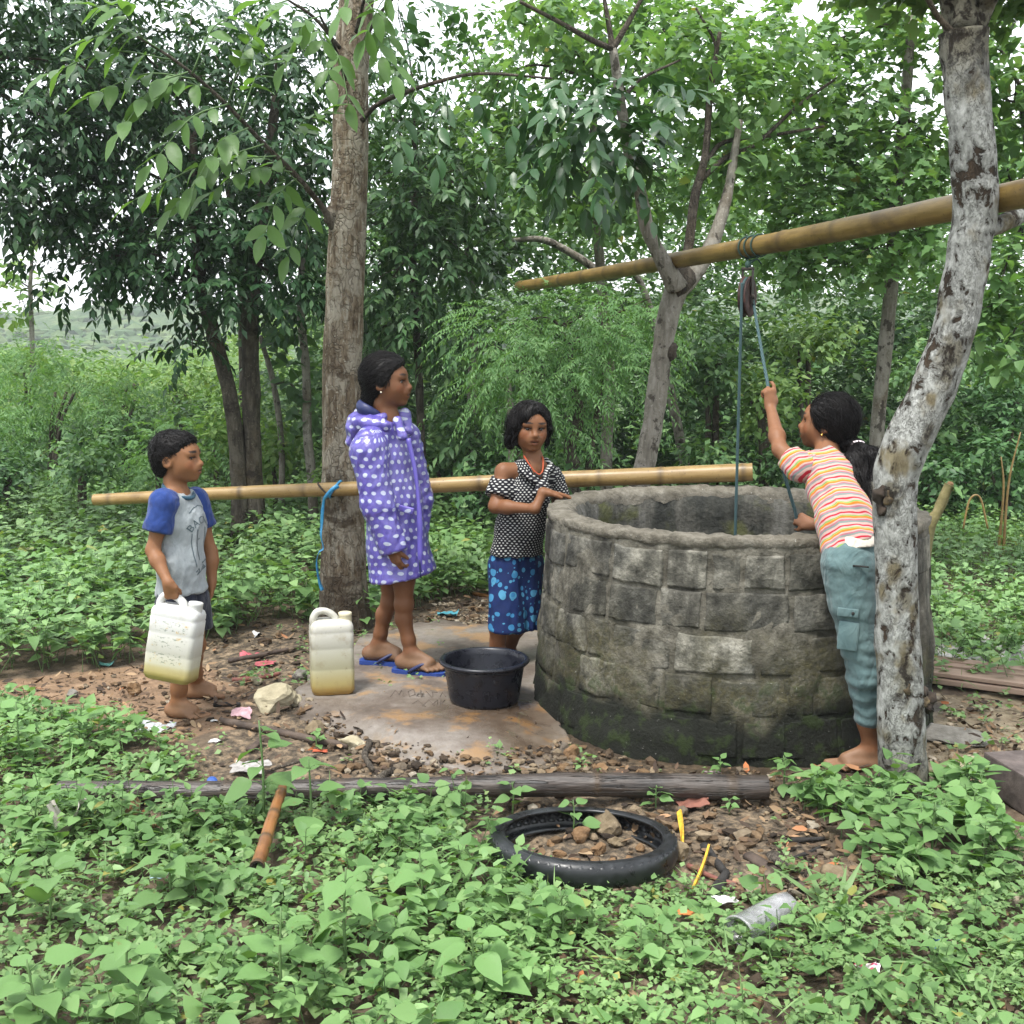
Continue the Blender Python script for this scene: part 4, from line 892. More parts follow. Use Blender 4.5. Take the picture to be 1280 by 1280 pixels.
wood('far_wood', 'leaf_wood', 4200, -500, 500, 11, 15, [(-500, 470), (0, 510), (200, 515), (300, 490), (430, 420), (500, 350)], .13, 33)
wood('far_wood', 'leaf_shrub', 1500, -300, 420, 28, 60, [(-300, 420), (60, 436), (150, 440), (420, 432)], .40, 53)
wood('far_wood', 'leaf_broad', 4200, 430, 1500, 13, 17, [(440, 190), (560, 150), (700, 170), (900, 180), (1280, 150), (1500, 150)], .13, 43)

# ------------------------------------------------------------------ the well
RIMZ, RR, RB = .805, .752, .80
def wellR(z):
    t = np.clip(np.asarray(z, float)/RIMZ, -.2, 1); return RB+(RR-RB)*t+.035*np.clip(.3-t, 0, 1)
def well_mat(name, block):
    b = NB(name); g = b.geo(); gs = b.geo((1, 1, .3)); z = b.sep(g)[2]
    n1 = b.noise(g, 16, 6, .65); n2_ = b.noise(gs, 6, 5, .6); n3 = b.noise(g, 70, 3); n4 = b.noise(g, 3.2, 4)
    c = b.ramp(n1, [(.28, (.014, .014, .012)), (.45, (.045, .044, .038)), (.6, (.095, .092, .080)), (.78, (.19, .186, .168))] if block else [(.28, (.030, .028, .021)), (.48, (.095, .088, .070)), (.72, (.19, .178, .146))])
    if block:
        oi = b.n('ShaderNodeObjectInfo'); r = oi.outputs['Random']; c = b.mix(b.fr(b.vor(b.geo((1, 1, .6)), 5), .35, .5, 0, .5), c, b.mix(1, c, (1.8, 1.75, 1.65), 'MULTIPLY'))
        c = b.mix(b.fr(r, .55, 1, 0, .6), c, b.mix(1, c, (2.3, 2.3, 2.25), 'MULTIPLY'))
        c = b.mix(b.fr(r, .5, 0, 0, .65), c, b.mix(1, c, (.42, .43, .40), 'MULTIPLY'))
    c = b.mix(b.fr(n2_, .47, .66, 0, .85), c, (.016, .0155, .013))
    moss = b.ramp(b.noise(g, 40, 4), [(.3, (.020, .020, .008)), (.6, (.058, .052, .022)), (.8, (.11, .097, .045))])
    f = b.math('MULTIPLY', b.fr(b.math('ADD', b.math('MULTIPLY', z, -.70), n4), .10, .38), b.fr(n3, .3, .6, .25, .75))
    jn = b.fr(b.vor(g, 24, 'DISTANCE_TO_EDGE'), .03, .0, 0, .35); c = b.mix(jn, c, (.02, .018, .014)); c = b.mix(f, c, moss)
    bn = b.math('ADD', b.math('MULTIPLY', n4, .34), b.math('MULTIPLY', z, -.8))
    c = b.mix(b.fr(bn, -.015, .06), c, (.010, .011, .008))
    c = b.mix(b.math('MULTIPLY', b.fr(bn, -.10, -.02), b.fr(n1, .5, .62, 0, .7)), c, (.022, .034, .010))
    c = b.mix(b.fr(n3, .70, .74, 0, .8), c, (.24, .24, .22))
    h = b.math('ADD', b.math('MULTIPLY', n1, .9), b.math('MULTIPLY', n3, .45))
    return b.done(b.principled(c, .93, b.bump(h, .95, .012), .2))
MW, MBk = well_mat('well_mortar', False), well_mat('well_block', True)
well = thing('stone_well', 'round grey block well with mossy base and rough rim in the clearing', 'well', (WC[0], WC[1], 0))
# mortar body outside
nu, nv = 220, 44
th = np.linspace(0, 2*PI, nu+1); zz = np.linspace(-.06, RIMZ-.022, nv)
TT, Z2 = np.meshgrid(th, zz, indexing='ij'); rr_ = wellR(Z2)
pp = np.stack([np.cos(TT)*rr_, np.sin(TT)*rr_, Z2], -1)
dsp = .006*fbm(pp*6, 3, 2)+.006*fbm(pp*22, 3, 5); dsp[-1] = dsp[0]
smear = np.clip(fbm(pp*3.1, 3, 21)*1.3-.10, 0, 1)*.024; smear[-1] = smear[0]
rr_ = rr_+dsp+smear
obj('mortar_wall', np.stack([WC[0]+np.cos(TT)*rr_, WC[1]+np.sin(TT)*rr_, Z2], -1).reshape(-1, 3), [grid_faces(nu+1, nv)], MW, well)
# blocks, course by course
zc = [.015, .165, .315, .465, .615, .758]
def block_patch(t0, t1, z0, z1, proud, seed):
    u = np.array([0, .012, .05, .25, .5, .75, .95, .988, 1]); v = np.array([0, .022, .08, .5, .92, .978, 1]); a, bq = 9, 7; U, Vv = np.meshgrid(u, v, indexing='ij')
    iu, iv = np.meshgrid(np.arange(a), np.arange(bq), indexing='ij'); edge = np.minimum(np.minimum(iu, a-1-iu), np.minimum(iv, bq-1-iv)); edge = np.where(edge == 0, 0, np.where(edge == 1, .8, 1.))
    q = np.stack([U*3+seed, Vv*3, 0*U+seed*.7], -1)
    T = t0+(t1-t0)*U+.009*fbm(q*1.7, 3, 1); Zc = z0+(z1-z0)*Vv+.006*fbm(q*1.9, 3, 7)
    Rr = wellR(Zc)+np.where(edge > 0, proud*edge+.0040*fbm(q*4.2, 4, 3), -.012)
    X = np.stack([WC[0]+np.cos(T)*Rr, WC[1]+np.sin(T)*Rr, Zc], -1)
    return X.reshape(-1, 3), [grid_faces(a, bq)]
rb = np.random.default_rng(12)
for i in range(5):
    t = rb.uniform(0, .4); t_end = t+2*PI
    while t < t_end-.12:
        w = rb.choice([.15, .22, .27, .32, .38])*rb.uniform(.9, 1.1)
        if t+w > t_end-.16: w = t_end-t
        g = .011
        V, Fp = block_patch(t+g, t+w-g, zc[i]+.007+rb.uniform(-.006, .006), zc[i+1]-.008+rb.uniform(-.006, .006), rb.uniform(.002, .011), rb.uniform(0, 90))
        obj('block', V, Fp, MBk, well); t += w
# rim and inner wall
nu = 200; th = np.linspace(0, 2*PI, nu+1)
prof = [(RR-.008, RIMZ-.046), (RR+.004, RIMZ-.036), (RR+.009, RIMZ-.028), (RR+.010, RIMZ-.005), (RR+.006, RIMZ-.001), (RR-.04, RIMZ+.004), (RR-.075, RIMZ+.002), (RR-.098, RIMZ-.010), (RR-.106, RIMZ-.03), (RR-.108, RIMZ-.06)]
def ring(prof, nu, amp, f, seed):
    th = np.linspace(0, 2*PI, nu+1); pr = np.array(prof); T, I = np.meshgrid(th, np.arange(len(pr)), indexing='ij')
    r = pr[I, 0]; z = pr[I, 1]; p = np.stack([np.cos(T)*r, np.sin(T)*r, z], -1)
    n = fbm(p*f, 3, seed); n[-1] = n[0]; m = fbm(p*f*3.5, 2, seed+4); m[-1] = m[0]
    r2 = r+amp*n*.8; z = z+amp*.6*n+amp*.8*m
    return np.stack([WC[0]+np.cos(T)*r2, WC[1]+np.sin(T)*r2, z], -1).reshape(-1, 3), [grid_faces(nu+1, len(pr))[:, ::-1]]
def rim_mat():
    b = NB('well_rim'); g = b.geo(); n1 = b.noise(g, 22, 7, .72); n3 = b.noise(g, 90, 3); n4 = b.noise(g, 4, 3)
    c = b.ramp(n1, [(.3, (.06, .054, .042)), (.5, (.13, .118, .094)), (.75, (.22, .205, .17))]); c = b.mix(b.fr(n4, .5, .7, 0, .6), c, (.07, .062, .045))
    c = b.mix(b.fr(n3, .68, .74, 0, .7), c, (.42, .41, .37))
    return b.done(b.principled(c, .92, b.bump(b.math('ADD', n1, b.math('MULTIPLY', n3, .6)), .9, .01), .2))
obj('rim', *ring(prof, 320, .009, 15, 3), rim_mat(), well)
def inner_mat():
    b = NB('well_inside'); gs = b.geo((1, 1, .22)); g = b.geo(); n1 = b.noise(gs, 10, 5); n2_ = b.noise(g, 30, 5)
    c = b.ramp(n1, [(.3, (.012, .013, .011)), (.47, (.032, .033, .027)), (.58, (.075, .072, .06)), (.72, (.15, .146, .13))])
    c = b.mix(b.fr(b.noise(g, 5, 4), .5, .65, 0, .8), c, (.07, .075, .022))
    return b.done(b.principled(c, .8, b.bump(n2_, .9, .012), .35))
pi_ = [(RR-.094, RIMZ-.018), (RR-.112, RIMZ-.05)]+[(RR-.108-.012*(i % 2), RIMZ-.06-.85*i/14) for i in range(1, 15)]
obj('inner_wall', *ring(pi_, 160, .014, 5, 7), inner_mat(), well)
V, Fp = lathe([(.001, -.05), (.3, -.05), (.655, -.05)], 48, (WC[0], WC[1], 0)); b = NB('well_water')
obj('water', V, [Fp[0][:, ::-1]], b.done(b.principled((.008, .012, .010), .06, b.bump(b.noise(b.geo(), 8, 2), .1, .01), .5)), well)
# drain hole low in the wall
dz = A(WC[0]+math.cos(-2.15)*.84, WC[1]+math.sin(-2.15)*.84, .075)
V, F = stone(dz+A(math.cos(-2.15), math.sin(-2.15), 0)*-.018, (.004, .024, .020), 3, 2, .2, 0, rotz(-2.15)); obj('drain_hole', V, F, M['char'], well)

# ------------------------------------------------------------------ the wet slab
c0 = A(*np.mean(SLABW, 0)); ang = np.linspace(0, 2*PI, 161)[:-1]
def ray_poly(a):
    best = 9; d = A(math.cos(a), math.sin(a))
    for i in range(len(SLABW)):
        p = A(*SLABW[i])-c0; q = A(*SLABW[(i+1) % len(SLABW)])-c0; e = q-p; den = d[0]*e[1]-d[1]*e[0]
        if abs(den) < 1e-9: continue
        t = (p[0]*e[1]-p[1]*e[0])/den; s = (p[0]*d[1]-p[1]*d[0])/den
        if t > 0 and -1e-6 <= s <= 1+1e-6: best = min(best, t)
    return best
rp_ = np.array([ray_poly(a) for a in ang]); SLZ = .042
rp_ = rp_*(1+.05*vnoise(np.stack([np.cos(ang)*5, np.sin(ang)*5, 0*ang], -1), 13)+.03*vnoise(np.stack([np.cos(ang)*9, np.sin(ang)*9, 0*ang], -1), 3)+.03*vnoise(np.stack([np.cos(ang)*25, np.sin(ang)*25, 0*ang], -1), 5))
fr_ = np.concatenate([np.linspace(.02, .9, 40), [.94, .965, .985, .995, 1.0, 1.0]])
zf = np.concatenate([np.zeros(40), [0, 0, -.001, -.006, -.03, -.06]])
Rg, Tg = np.meshgrid(fr_, np.arange(160), indexing='ij')
SX = c0[0]+np.cos(ang)[Tg]*rp_[Tg]*Rg; SY = c0[1]+np.sin(ang)[Tg]*rp_[Tg]*Rg
def slab_top(x, y): return SLZ+.008*n2(x, y, 2.2, 3, 6)+.004*n2(x, y, 12, 3, 8)
PUD = W(655, 915, 1)*0+G(655, 912, .03)
fw_ = sstep(.15, .65, -np.sin(ang))[Tg]*sstep(.62, .96, Rg); SZ = slab_top(SX, SY)+zf[:, None]-.036*fw_; pd_ = np.hypot((SX-PUD[0])/.10, (SY-PUD[1])/.22); SZ = SZ-.006*np.exp(-pd_**2)
SVt = np.concatenate([np.stack([SX, SY, SZ], -1).reshape(-1, 3), [[c0[0], c0[1], float(slab_top(c0[0], c0[1]))]]])
i = np.arange(len(fr_)-1)[:, None]*160; j = np.arange(160)[None]; j2 = (j+1) % 160
SF = np.stack([i+j, i+160+j, i+160+j2, i+j2], -1).reshape(-1, 4)
ST = np.stack([np.full(160, len(SVt)-1), np.arange(160), (np.arange(160)+1) % 160], -1)
def slab_mat():
    b = NB('wet_slab'); g = b.geo(); n1 = b.noise(g, 3.2, 6, .6); n2_ = b.noise(g, 28, 5); n3 = b.noise(g, 110, 3)
    c = b.ramp(n1, [(.3, (.065, .049, .037)), (.45, (.135, .110, .090)), (.6, (.20, .178, .155)), (.75, (.21, .165, .115))])
    c = b.mix(b.fr(n2_, .3, .7, 0, .5), c, b.mix(1, c, (.55, .5, .45), 'MULTIPLY'))
    c = b.mix(b.fr(b.noise(g, 5.5, 4), .53, .66, 0, .7), c, (.28, .165, .07))
    wet = b.attr('wet').outputs['Fac']
    c = b.mix(b.math('MULTIPLY', wet, .7), c, b.mix(1, c, (.45, .36, .26), 'MULTIPLY'))
    rg = b.math('SUBTRACT', b.fr(n1, .3, .7, .62, .42), b.math('MULTIPLY', wet, .54))
    h = b.math('ADD', n2_, b.math('MULTIPLY', n3, .4)); bp = b.n('ShaderNodeBump'); bp.inputs['Distance'].default_value = .006
    b.l(b.math('SUBTRACT', .7, b.math('MULTIPLY', wet, .62)), bp.inputs['Strength']); b.l(h, bp.inputs['Height'])
    return b.done(b.principled(c, rg, bp.outputs[0], .5))
bs = G(608, 890)
wt = np.clip(np.exp(-(((SVt[:, 0]-PUD[0])/.13)**2+((SVt[:, 1]-PUD[1])/.26)**2))*1.5+.8*np.exp(-(((SVt[:, 0]-bs[0])/.30)**2+((SVt[:, 1]-bs[1]+.12)/.16)**2)), 0, 1)
slab = thing('concrete_slab', 'worn brown concrete slab with wet patches and scratched letters beside the well', 'slab', (c0[0], c0[1], 0))
obj('slab_top', SVt, [SF[:, ::-1], ST], slab_mat(), slab, attrs=dict(wet=wt))
def strokes(segs, r=.002):
    mb = MB()
    for p in segs:
        q = G(np.array([a for a, _ in p], float), np.array([b_ for _, b_ in p], float), SLZ); q[:, 2] = slab_top(q[:, 0], q[:, 1])+.0012
        mb.add(*tube(q, r, 4)); 
    return mb
dk = NB('scratch'); dkm = dk.done(dk.principled((.105, .084, .067), .9))
strokes([[(488, 871), (494, 864), (499, 869), (502, 864), (505, 871)], [(510, 866), (517, 864), (519, 869), (512, 871), (510, 866)], [(526, 865), (527, 872)], [(533, 865), (540, 872)], [(541, 871), (540, 866), (547, 866)], [(550, 872), (553, 866), (557, 872)],
         [(515, 880), (523, 876), (532, 883)], [(528, 882), (536, 876), (543, 882)], [(540, 881), (547, 876), (546, 882)], [(551, 876), (550, 882)], [(556, 876), (552, 879), (558, 882)]]).build('scratched_letters', dkm, slab)
mb = MB(); q = G(np.array([452., 490, 520, 545, 580]), np.array([808., 812, 819, 826, 830]), SLZ); q[:, 2] = slab_top(q[:, 0], q[:, 1])+.001; mb.add(*tube(q, .003, 4, 20, .5, 40)); mb.build('crack', dkm, slab)

# ------------------------------------------------------------------ bamboo poles
def bamboo_pole(P0, P1, r0, r1, mat, name, label, cat, nodes, sag=0, seed=0, hollow=True, wob=.004):
    P0, P1 = A(*P0), A(*P1); n = 150; t = np.linspace(0, 1, n); L = np.linalg.norm(P1-P0); r = np.random.default_rng(seed)
    P = P0+(P1-P0)*t[:, None]; P[:, 2] -= sag*4*t*(1-t); P += wob*np.stack([vnoise(np.stack([t*4+k*9, t*0, t*0+seed], -1), k) for k in range(3)], -1)
    pos = []; x = .25*nodes
    while x < L: pos.append(x); x += nodes*r.uniform(.82, 1.15)
    at = np.zeros(n); rr = r0+(r1-r0)*t; d = np.min(np.abs(t[:, None]*L-np.array(pos)[None]), 1)
    ridge = np.exp(-(d/.010)**2); rr = rr*(1+.075*ridge-.03*np.exp(-((d-.02)/.014)**2)); at = np.exp(-(d/.011)**2)*.85
    V, Fp = tube(P, rr, 18, None, .015 if seed != 9 else .05, 12, seed, cap=False)
    m = A(*((P0+P1)/2)); o = None
    a2 = np.repeat(at, 18)
    d_ = nrm(P1-P0); ends = MB()
    root = thing(name, label, cat, m)
    # body in a frame along its own length so that the grain follows the pole
    x = d_; z = nrm(A(0, 0, 1)-x*x[2]); y = np.cross(z, x); Rm = np.stack([x, y, z], 1)
    me = build_mesh('culm', (V-m)@Rm, Fp); smooth(me); add_attr(me, 'node', a2); me.materials.append(mat)
    o = bpy.data.objects.new('culm', me); COL.objects.link(o); o.parent = root
    o.matrix_local = Matrix([[*Rm[0], 0], [*Rm[1], 0], [*Rm[2], 0], [0, 0, 0, 1]])
    for P_, dr, rad in ((P[0], -d_, rr[0]), (P[-1], d_, rr[-1])):
        e = MB(); th_ = np.linspace(0, 2*PI, 18, endpoint=False); ca = np.cos(th_)[:, None]*y+np.sin(th_)[:, None]*z
        V2 = np.concatenate([P_+ca*rad, P_+ca*rad*.72, P_-dr*.05+ca*rad*.70, [P_-dr*.05]]); j = np.arange(18); j2 = (j+1) % 18
        e.add(V2, [np.concatenate([np.stack([j, j2, 18+j2, 18+j], -1), np.stack([18+j, 18+j2, 36+j2, 36+j], -1)]), np.stack([36+j, 36+j2, np.full(18, 54)], -1)])
        e.build('cut_end', M['wood_dark'], root)
    return root, P, rr
pA, PA, rA = bamboo_pole(W(1330, 230, 3.62), W(650, 358, 7.9), .045, .035, M['bamboo_green'], 'bamboo_pole', 'upper bamboo pole laid between the lichen tree and the forked tree with the pulley', 'pole', .36, .02, 3)
pB, PB, rB = bamboo_pole(W(118, 624, 6.1), W(940, 590, 5.56), .030, .043, M['bamboo'], 'bamboo_pole', 'pale bamboo pole tied level to the tall straight tree and ending over the well', 'pole', .33, .0, 5)
for k, (p, q) in enumerate([((65, 990), (345, 986)), ]): pass
g0, g1 = G(68, 992, .045), G(955, 987, .05)
pC, PC, rC = bamboo_pole(g0, g1, .034, .040, M['bamboo_wet'], 'fallen_pole', 'old dark wet bamboo pole lying on the ground in front of the well', 'pole', .40, -.008, 9, wob=.012)
f0, f1 = G(352, 984, .115), G(322, 1086, .05)
bamboo_pole(f0, f1, .016, .020, M['bamboo_rot'], 'bamboo_stick', 'short rotten orange bamboo stick leaning on the dark fallen pole', 'stick', .14, 0, 11)
# ties round the tree
def strap_pts(px, py, Y): return np.array([W(a, b_, y) for a, b_, y in zip(px, py, Y)])
q = strap_pts([423, 415, 408, 405, 403, 402, 401, 404, 399, 396, 397, 400, 403], [607, 612, 620, 625, 640, 655, 670, 685, 690, 700, 715, 730, 738], [5.79, 5.775, 5.80, 5.84, 5.86, 5.87, 5.86, 5.86, 5.85, 5.86, 5.86, 5.87, 5.87])
def ribbon(P, w, n, thick=.002, tw=0):
    P = catmull(P, n); T = nrm(np.gradient(P, axis=0)); S = nrm(np.cross(T, A(0, 1, .2))); a = np.linspace(0, tw, n)[:, None]
    S = S*np.cos(a)+np.cross(T, S)*np.sin(a); N = np.cross(S, T); hw = w/2*(1+.25*vnoise(np.stack([np.arange(n)*.3, 0*np.arange(n), 0*np.arange(n)], -1), 3))[:, None]
    V = np.stack([P-S*hw+N*thick, P+S*hw+N*thick, P+S*hw-N*thick, P-S*hw-N*thick], 1).reshape(-1, 3)
    i = np.arange(n-1)[:, None]*4; j = np.arange(4)[None]; j2 = (j+1) % 4
    return V, [np.stack([i+j, i+j2, i+4+j2, i+4+j], -1).reshape(-1, 4), np.array([[0, 3, 2, 1], [4*n-4, 4*n-3, 4*n-2, 4*n-1]])]
b = NB('blue_plastic'); blue = b.done(b.principled(b.ramp(b.noise(b.geo(), 60), [(.3, (.015, .16, .36)), (.7, (.05, .30, .52))]), .4, None, .5))
st = thing('blue_strap', 'blue plastic strap tied round the pale pole and hanging down the tall straight tree', 'strap', q[0])
V, Fp = ribbon(q, .020, 60, .0015, 2.2); obj('tail', V, Fp, blue, st)
ax = nrm(PB[-1]-PB[0]); pc = PB[np.argmin(np.abs(PB[:, 0]-W(417, 612, 5.84)[0]))]
u1 = nrm(np.cross(ax, A(0, 0, 1))); u2 = np.cross(u1, ax)
th_ = np.linspace(0, 2*PI, 25); loop = pc+(np.cos(th_)[:, None]*u1+np.sin(th_)[:, None]*u2)*.0395+ax*(.03*np.sin(th_))[:, None]
V, Fp = tube(loop, .006, 6); obj('loop', V, Fp, blue, st)
loop = pc-ax*.05+(np.cos(th_)[:, None]*u1+np.sin(th_)[:, None]*u2)*.037+ax*(-.035*np.sin(th_))[:, None]; loop = np.vstack([loop, loop[-1]+A(-.02, -.01, .03)])
V, Fp = tube(loop, .0045, 6); tie = obj('vine_tie', V, Fp, M['wood_dark'], None, origin=pc); tag(tie, 'dark twisted tie looped round the pale pole at the tall straight tree', 'tie')

# ------------------------------------------------------------------ pulley and rope
pt = PA[np.argmin(np.abs((PA[:, 0]/PA[:, 1])-(932-640)/1500/math.cos(TH)))]  # where the lashing crosses the pole
iP = int(np.argmin(np.linalg.norm(PA-pt, axis=1))); axA = nrm(PA[-1]-PA[0])
yp = pt[1]; pz = W(934, 371, yp)
pul = thing('pulley', 'rusty red pulley wheel hanging on cords under the upper bamboo pole', 'pulley', pz)
b = NB('rust'); nz = b.noise(b.coord(), 40, 5); rust = b.done(b.principled(b.ramp(nz, [(.3, (.014, .008, .007)), (.55, (.045, .018, .014)), (.75, (.10, .036, .026))]), .75, b.bump(nz, .5, .003), .4))
b = NB('dark_metal'); nz = b.noise(b.coord(), 50, 4); dmet = b.done(b.principled(b.ramp(nz, [(.3, (.012, .011, .010)), (.7, (.05, .038, .03))]), .55, None, .5, Metallic=.5))
yaw = rotz(R(62))            # the wheel is seen nearly edge on
def wheel_pts(prof, n=40):
    V, Fp = lathe(prof, n, (0, 0, 0), True); V = V[:, [0, 2, 1]]; return V@yaw.T+pz, [Fp[0][:, ::-1]]
R0 = .084
obj('wheel', *wheel_pts([(.012, -.016), (R0*.75, -.013), (R0, -.017), (R0*1.04, -.013), (R0*.88, -.003), (R0*.88, .003), (R0*1.04, .013), (R0, .017), (R0*.75, .013), (.012, .016)]), rust, pul)
for s in (-1, 1):
    V, Fp = box((0, 0, 0), (.026, .004, .15), None, .0015); V = V+A(0, s*.022, .045); obj('side_plate', V@yaw.T+pz, Fp, dmet, pul)
V, Fp = lathe([(.001, -.032), (.011, -.030), (.011, .030), (.001, .032)], 12, (0, 0, 0)); V = V[:, [0, 2, 1]]; obj('axle', V@yaw.T+pz, [Fp[0][:, ::-1]], dmet, pul)
V, Fp = box((0, 0, .118), (.026, .052, .012), None, .003); obj('bracket', V@yaw.T+pz, Fp, dmet, pul)
topk = pz+A(0, 0, .135); cord = NB('cord'); cordm = cord.done(cord.principled((.02, .05, .04), .8))
cu1 = nrm(np.cross(axA, A(0, 0, 1))); cu2 = np.cross(cu1, axA); rpole = rA[iP]+.005
hang = thing('hanging_cord', 'dark cord lashed round the upper pole from which the pulley hangs', 'cord', pt)
for k, dx in enumerate((-.055, .0, .045)):
    cpt = PA[iP]+axA*dx; th_ = np.linspace(0, 2*PI, 25); lp = cpt+(np.cos(th_)[:, None]*cu1+np.sin(th_)[:, None]*cu2)*rpole
    V, Fp = tube(lp, .0036, 6); obj('wrap', V, Fp, cordm, hang)
for dx in (-.05, .045):
    cpt = PA[iP]+axA*dx-A(0, 0, rpole*.95); V, Fp = tube([cpt, (cpt+topk)/2+A(0, 0, -.003), topk], .0034, 6, 10); obj('strand', V, Fp, cordm, hang)
V, F = stone(topk, (.015, .015, .022), 5, 2, .2, 0); obj('knot', V, F, cordm, hang)
V, Fp = tube([topk+A(0, 0, .012), topk+A(.035, -.01, .022), topk+A(.055, -.01, .002)], .0035, 5, 8); obj('loose_end', V, Fp, cordm, hang)
HANDL, HANDR = W(961, 489, 4.56), W(996, 650, 4.50)       # where the girl grips the rope
b = NB('rope'); v = b.geo(); nz = b.noise(v, 160, 2); wv = b.n('ShaderNodeTexWave'); wv.inputs['Scale'].default_value = 60; b.l(v, wv.inputs['Vector'])
ropem = b.done(b.principled(b.mix(wv.outputs['Fac'], (.020, .045, .050), (.060, .11, .115)), .7, b.bump(wv.outputs['Fac'], .6, .003), .3))
xw = yaw@A(1, 0, 0); rg_ = R0*.88+.004
if xw[0] < 0: xw = -xw
arc = [pz+xw*rg_*math.cos(a)+A(0, 0, 1)*rg_*math.sin(a) for a in np.linspace(PI, 0, 13)]
lt, rt = arc[0], arc[-1]
line = [A(lt[0], lt[1], -.02), A(lt[0], lt[1], .4), A(lt[0], lt[1], 1.0)]+arc+[rt+(HANDL-rt)*.3+A(0, 0, -.005), rt+(HANDL-rt)*.7+A(0, 0, -.004), HANDL, HANDL*.6+HANDR*.4+A(-.012, .01, 0), HANDL*.25+HANDR*.75+A(-.006, 0, 0), HANDR, HANDR+A(.004, .02, -.12), HANDR+A(.0, .10, -.5)]
V, Fp = tube(line, .0066, 7, 220); ro = obj('rope', V, Fp, ropem, None, origin=lt); tag(ro, 'grey green well rope running over the pulley down into the well', 'rope')

# ------------------------------------------------------------------ tyre
tc = G(729, 1060, .04); tc[2] = .050
prof = []
for a in np.linspace(0, 2*PI, 30, endpoint=False):           # tread outside, open towards the hub
    x = math.cos(a); z = math.sin(a)
    if x < -.55: continue
    prof.append((.245+.027*np.sign(x)*abs(x)**.8, .036*np.sign(z)*abs(z)**.85))
inn = [(p[0]-(.006 if p[0] > .232 else -.004), p[1]*.86) for p in prof[::-1]]
prof = sorted(prof, key=lambda p: math.atan2(p[1], p[0]-.245)); inn = [(.245+(p[0]-.245)*.84-.001, p[1]*.84) for p in prof[::-1]]
pr = np.array(prof+inn); V, Fp = lathe(pr, 96, (0, 0, 0), True); Rt = euler(R(-5), R(2), 0)
a_ = np.arctan2(V[:, 1], V[:, 0]); V[:, :2] *= (1+.012*np.sin(2*a_+.5)+.006*np.sin(3*a_))[:, None]
ty = thing('tyre', 'old worn black motorcycle tyre lying flat on the rubble in front of the well', 'tyre', tc)
b = NB('rubber'); v = b.geo(); nz = b.noise(v, 26, 5); n2_ = b.noise(v, 5, 4)
c_ = b.ramp(nz, [(.3, (.005, .0055, .006)), (.6, (.011, .0125, .014)), (.8, (.028, .031, .034))]); c_ = b.mix(b.fr(n2_, .52, .68, 0, .6), c_, (.030, .035, .037))
rub_m = b.done(b.principled(c_, b.fr(nz, .3, .7, .25, .5), b.bump(nz, .4, .002), .45))
obj('casing', V@Rt.T+tc, [Fp[0]], rub_m, ty)
tr = MB()
for k in range(56):
    a = k/56*2*PI
    for s in (-1, 1):
        Vb, Fb = box((0, 0, 0), (.003, .020, .027), euler(s*.5, 0, 0), 0); r_ = .2668
        Vb = (Vb+A(r_*.996, 0, s*.015))@rotz(a+s*.025).T
        a2 = np.arctan2(Vb[:, 1], Vb[:, 0]); Vb[:, :2] *= (1+.012*np.sin(2*a2+.5)+.006*np.sin(3*a2))[:, None]; tr.add(Vb@Rt.T+tc, Fb)
tr.build('tread', rub_m, ty)
for s, nm in ((1, 'bead'), (-1, 'bead')):
    th_ = np.linspace(0, 2*PI, 72); rr2 = .2315; P = np.stack([rr2*np.cos(th_), rr2*np.sin(th_), 0*th_+s*.029], -1); P[:, :2] *= (1+.012*np.sin(2*th_+.5)+.006*np.sin(3*th_))[:, None]
    V, Fp = tube(P@Rt.T+tc, .006, 6, cap=False); obj(nm, V, Fp, rub_m, ty)

# ------------------------------------------------------------------ basin
bc = G(605, 880, SLZ); bc = A(bc[0], 4.70, float(slab_top(bc[0], 4.70))-.002)
pr = [(.001, .004), (.06, .004), (.128, 0), (.138, .004), (.142, .016), (.160, .135), (.163, .155), (.176, .158), (.182, .164), (.183, .170), (.178, .175), (.166, .175), (.160, .170), (.156, .150), (.137, .02), (.130, .012), (.06, .010), (.001, .010)]
V, Fp = lathe(pr, 72, bc); b = NB('black_plastic'); nz = b.noise(b.geo(), 30, 5)
bas = thing('basin', 'black plastic wash basin standing on the wet slab beside the well', 'basin', bc)
obj('bowl', V, [Fp[0][:, ::-1]], b.done(b.principled(b.ramp(nz, [(.3, (.0035, .004, .007)), (.7, (.009, .010, .016))]), b.fr(nz, .3, .7, .22, .42), None, .4)), bas)
V, Fp = lathe([(.157, .150), (.162, .1525), (.166, .1515), (.160, .147)], 72, bc, True); obj('rim_bead', V, [Fp[0][:, ::-1]], bpy.data.materials['black_plastic'], bas)
V, Fp = lathe([(.001, .05), (.08, .05), (.1405, .05)], 48, bc); b = NB('basin_water'); obj('water', V, [Fp[0][:, ::-1]], b.done(b.principled((.012, .014, .016), .04, b.bump(b.noise(b.geo(), 12), .08, .01), .5)), bas)

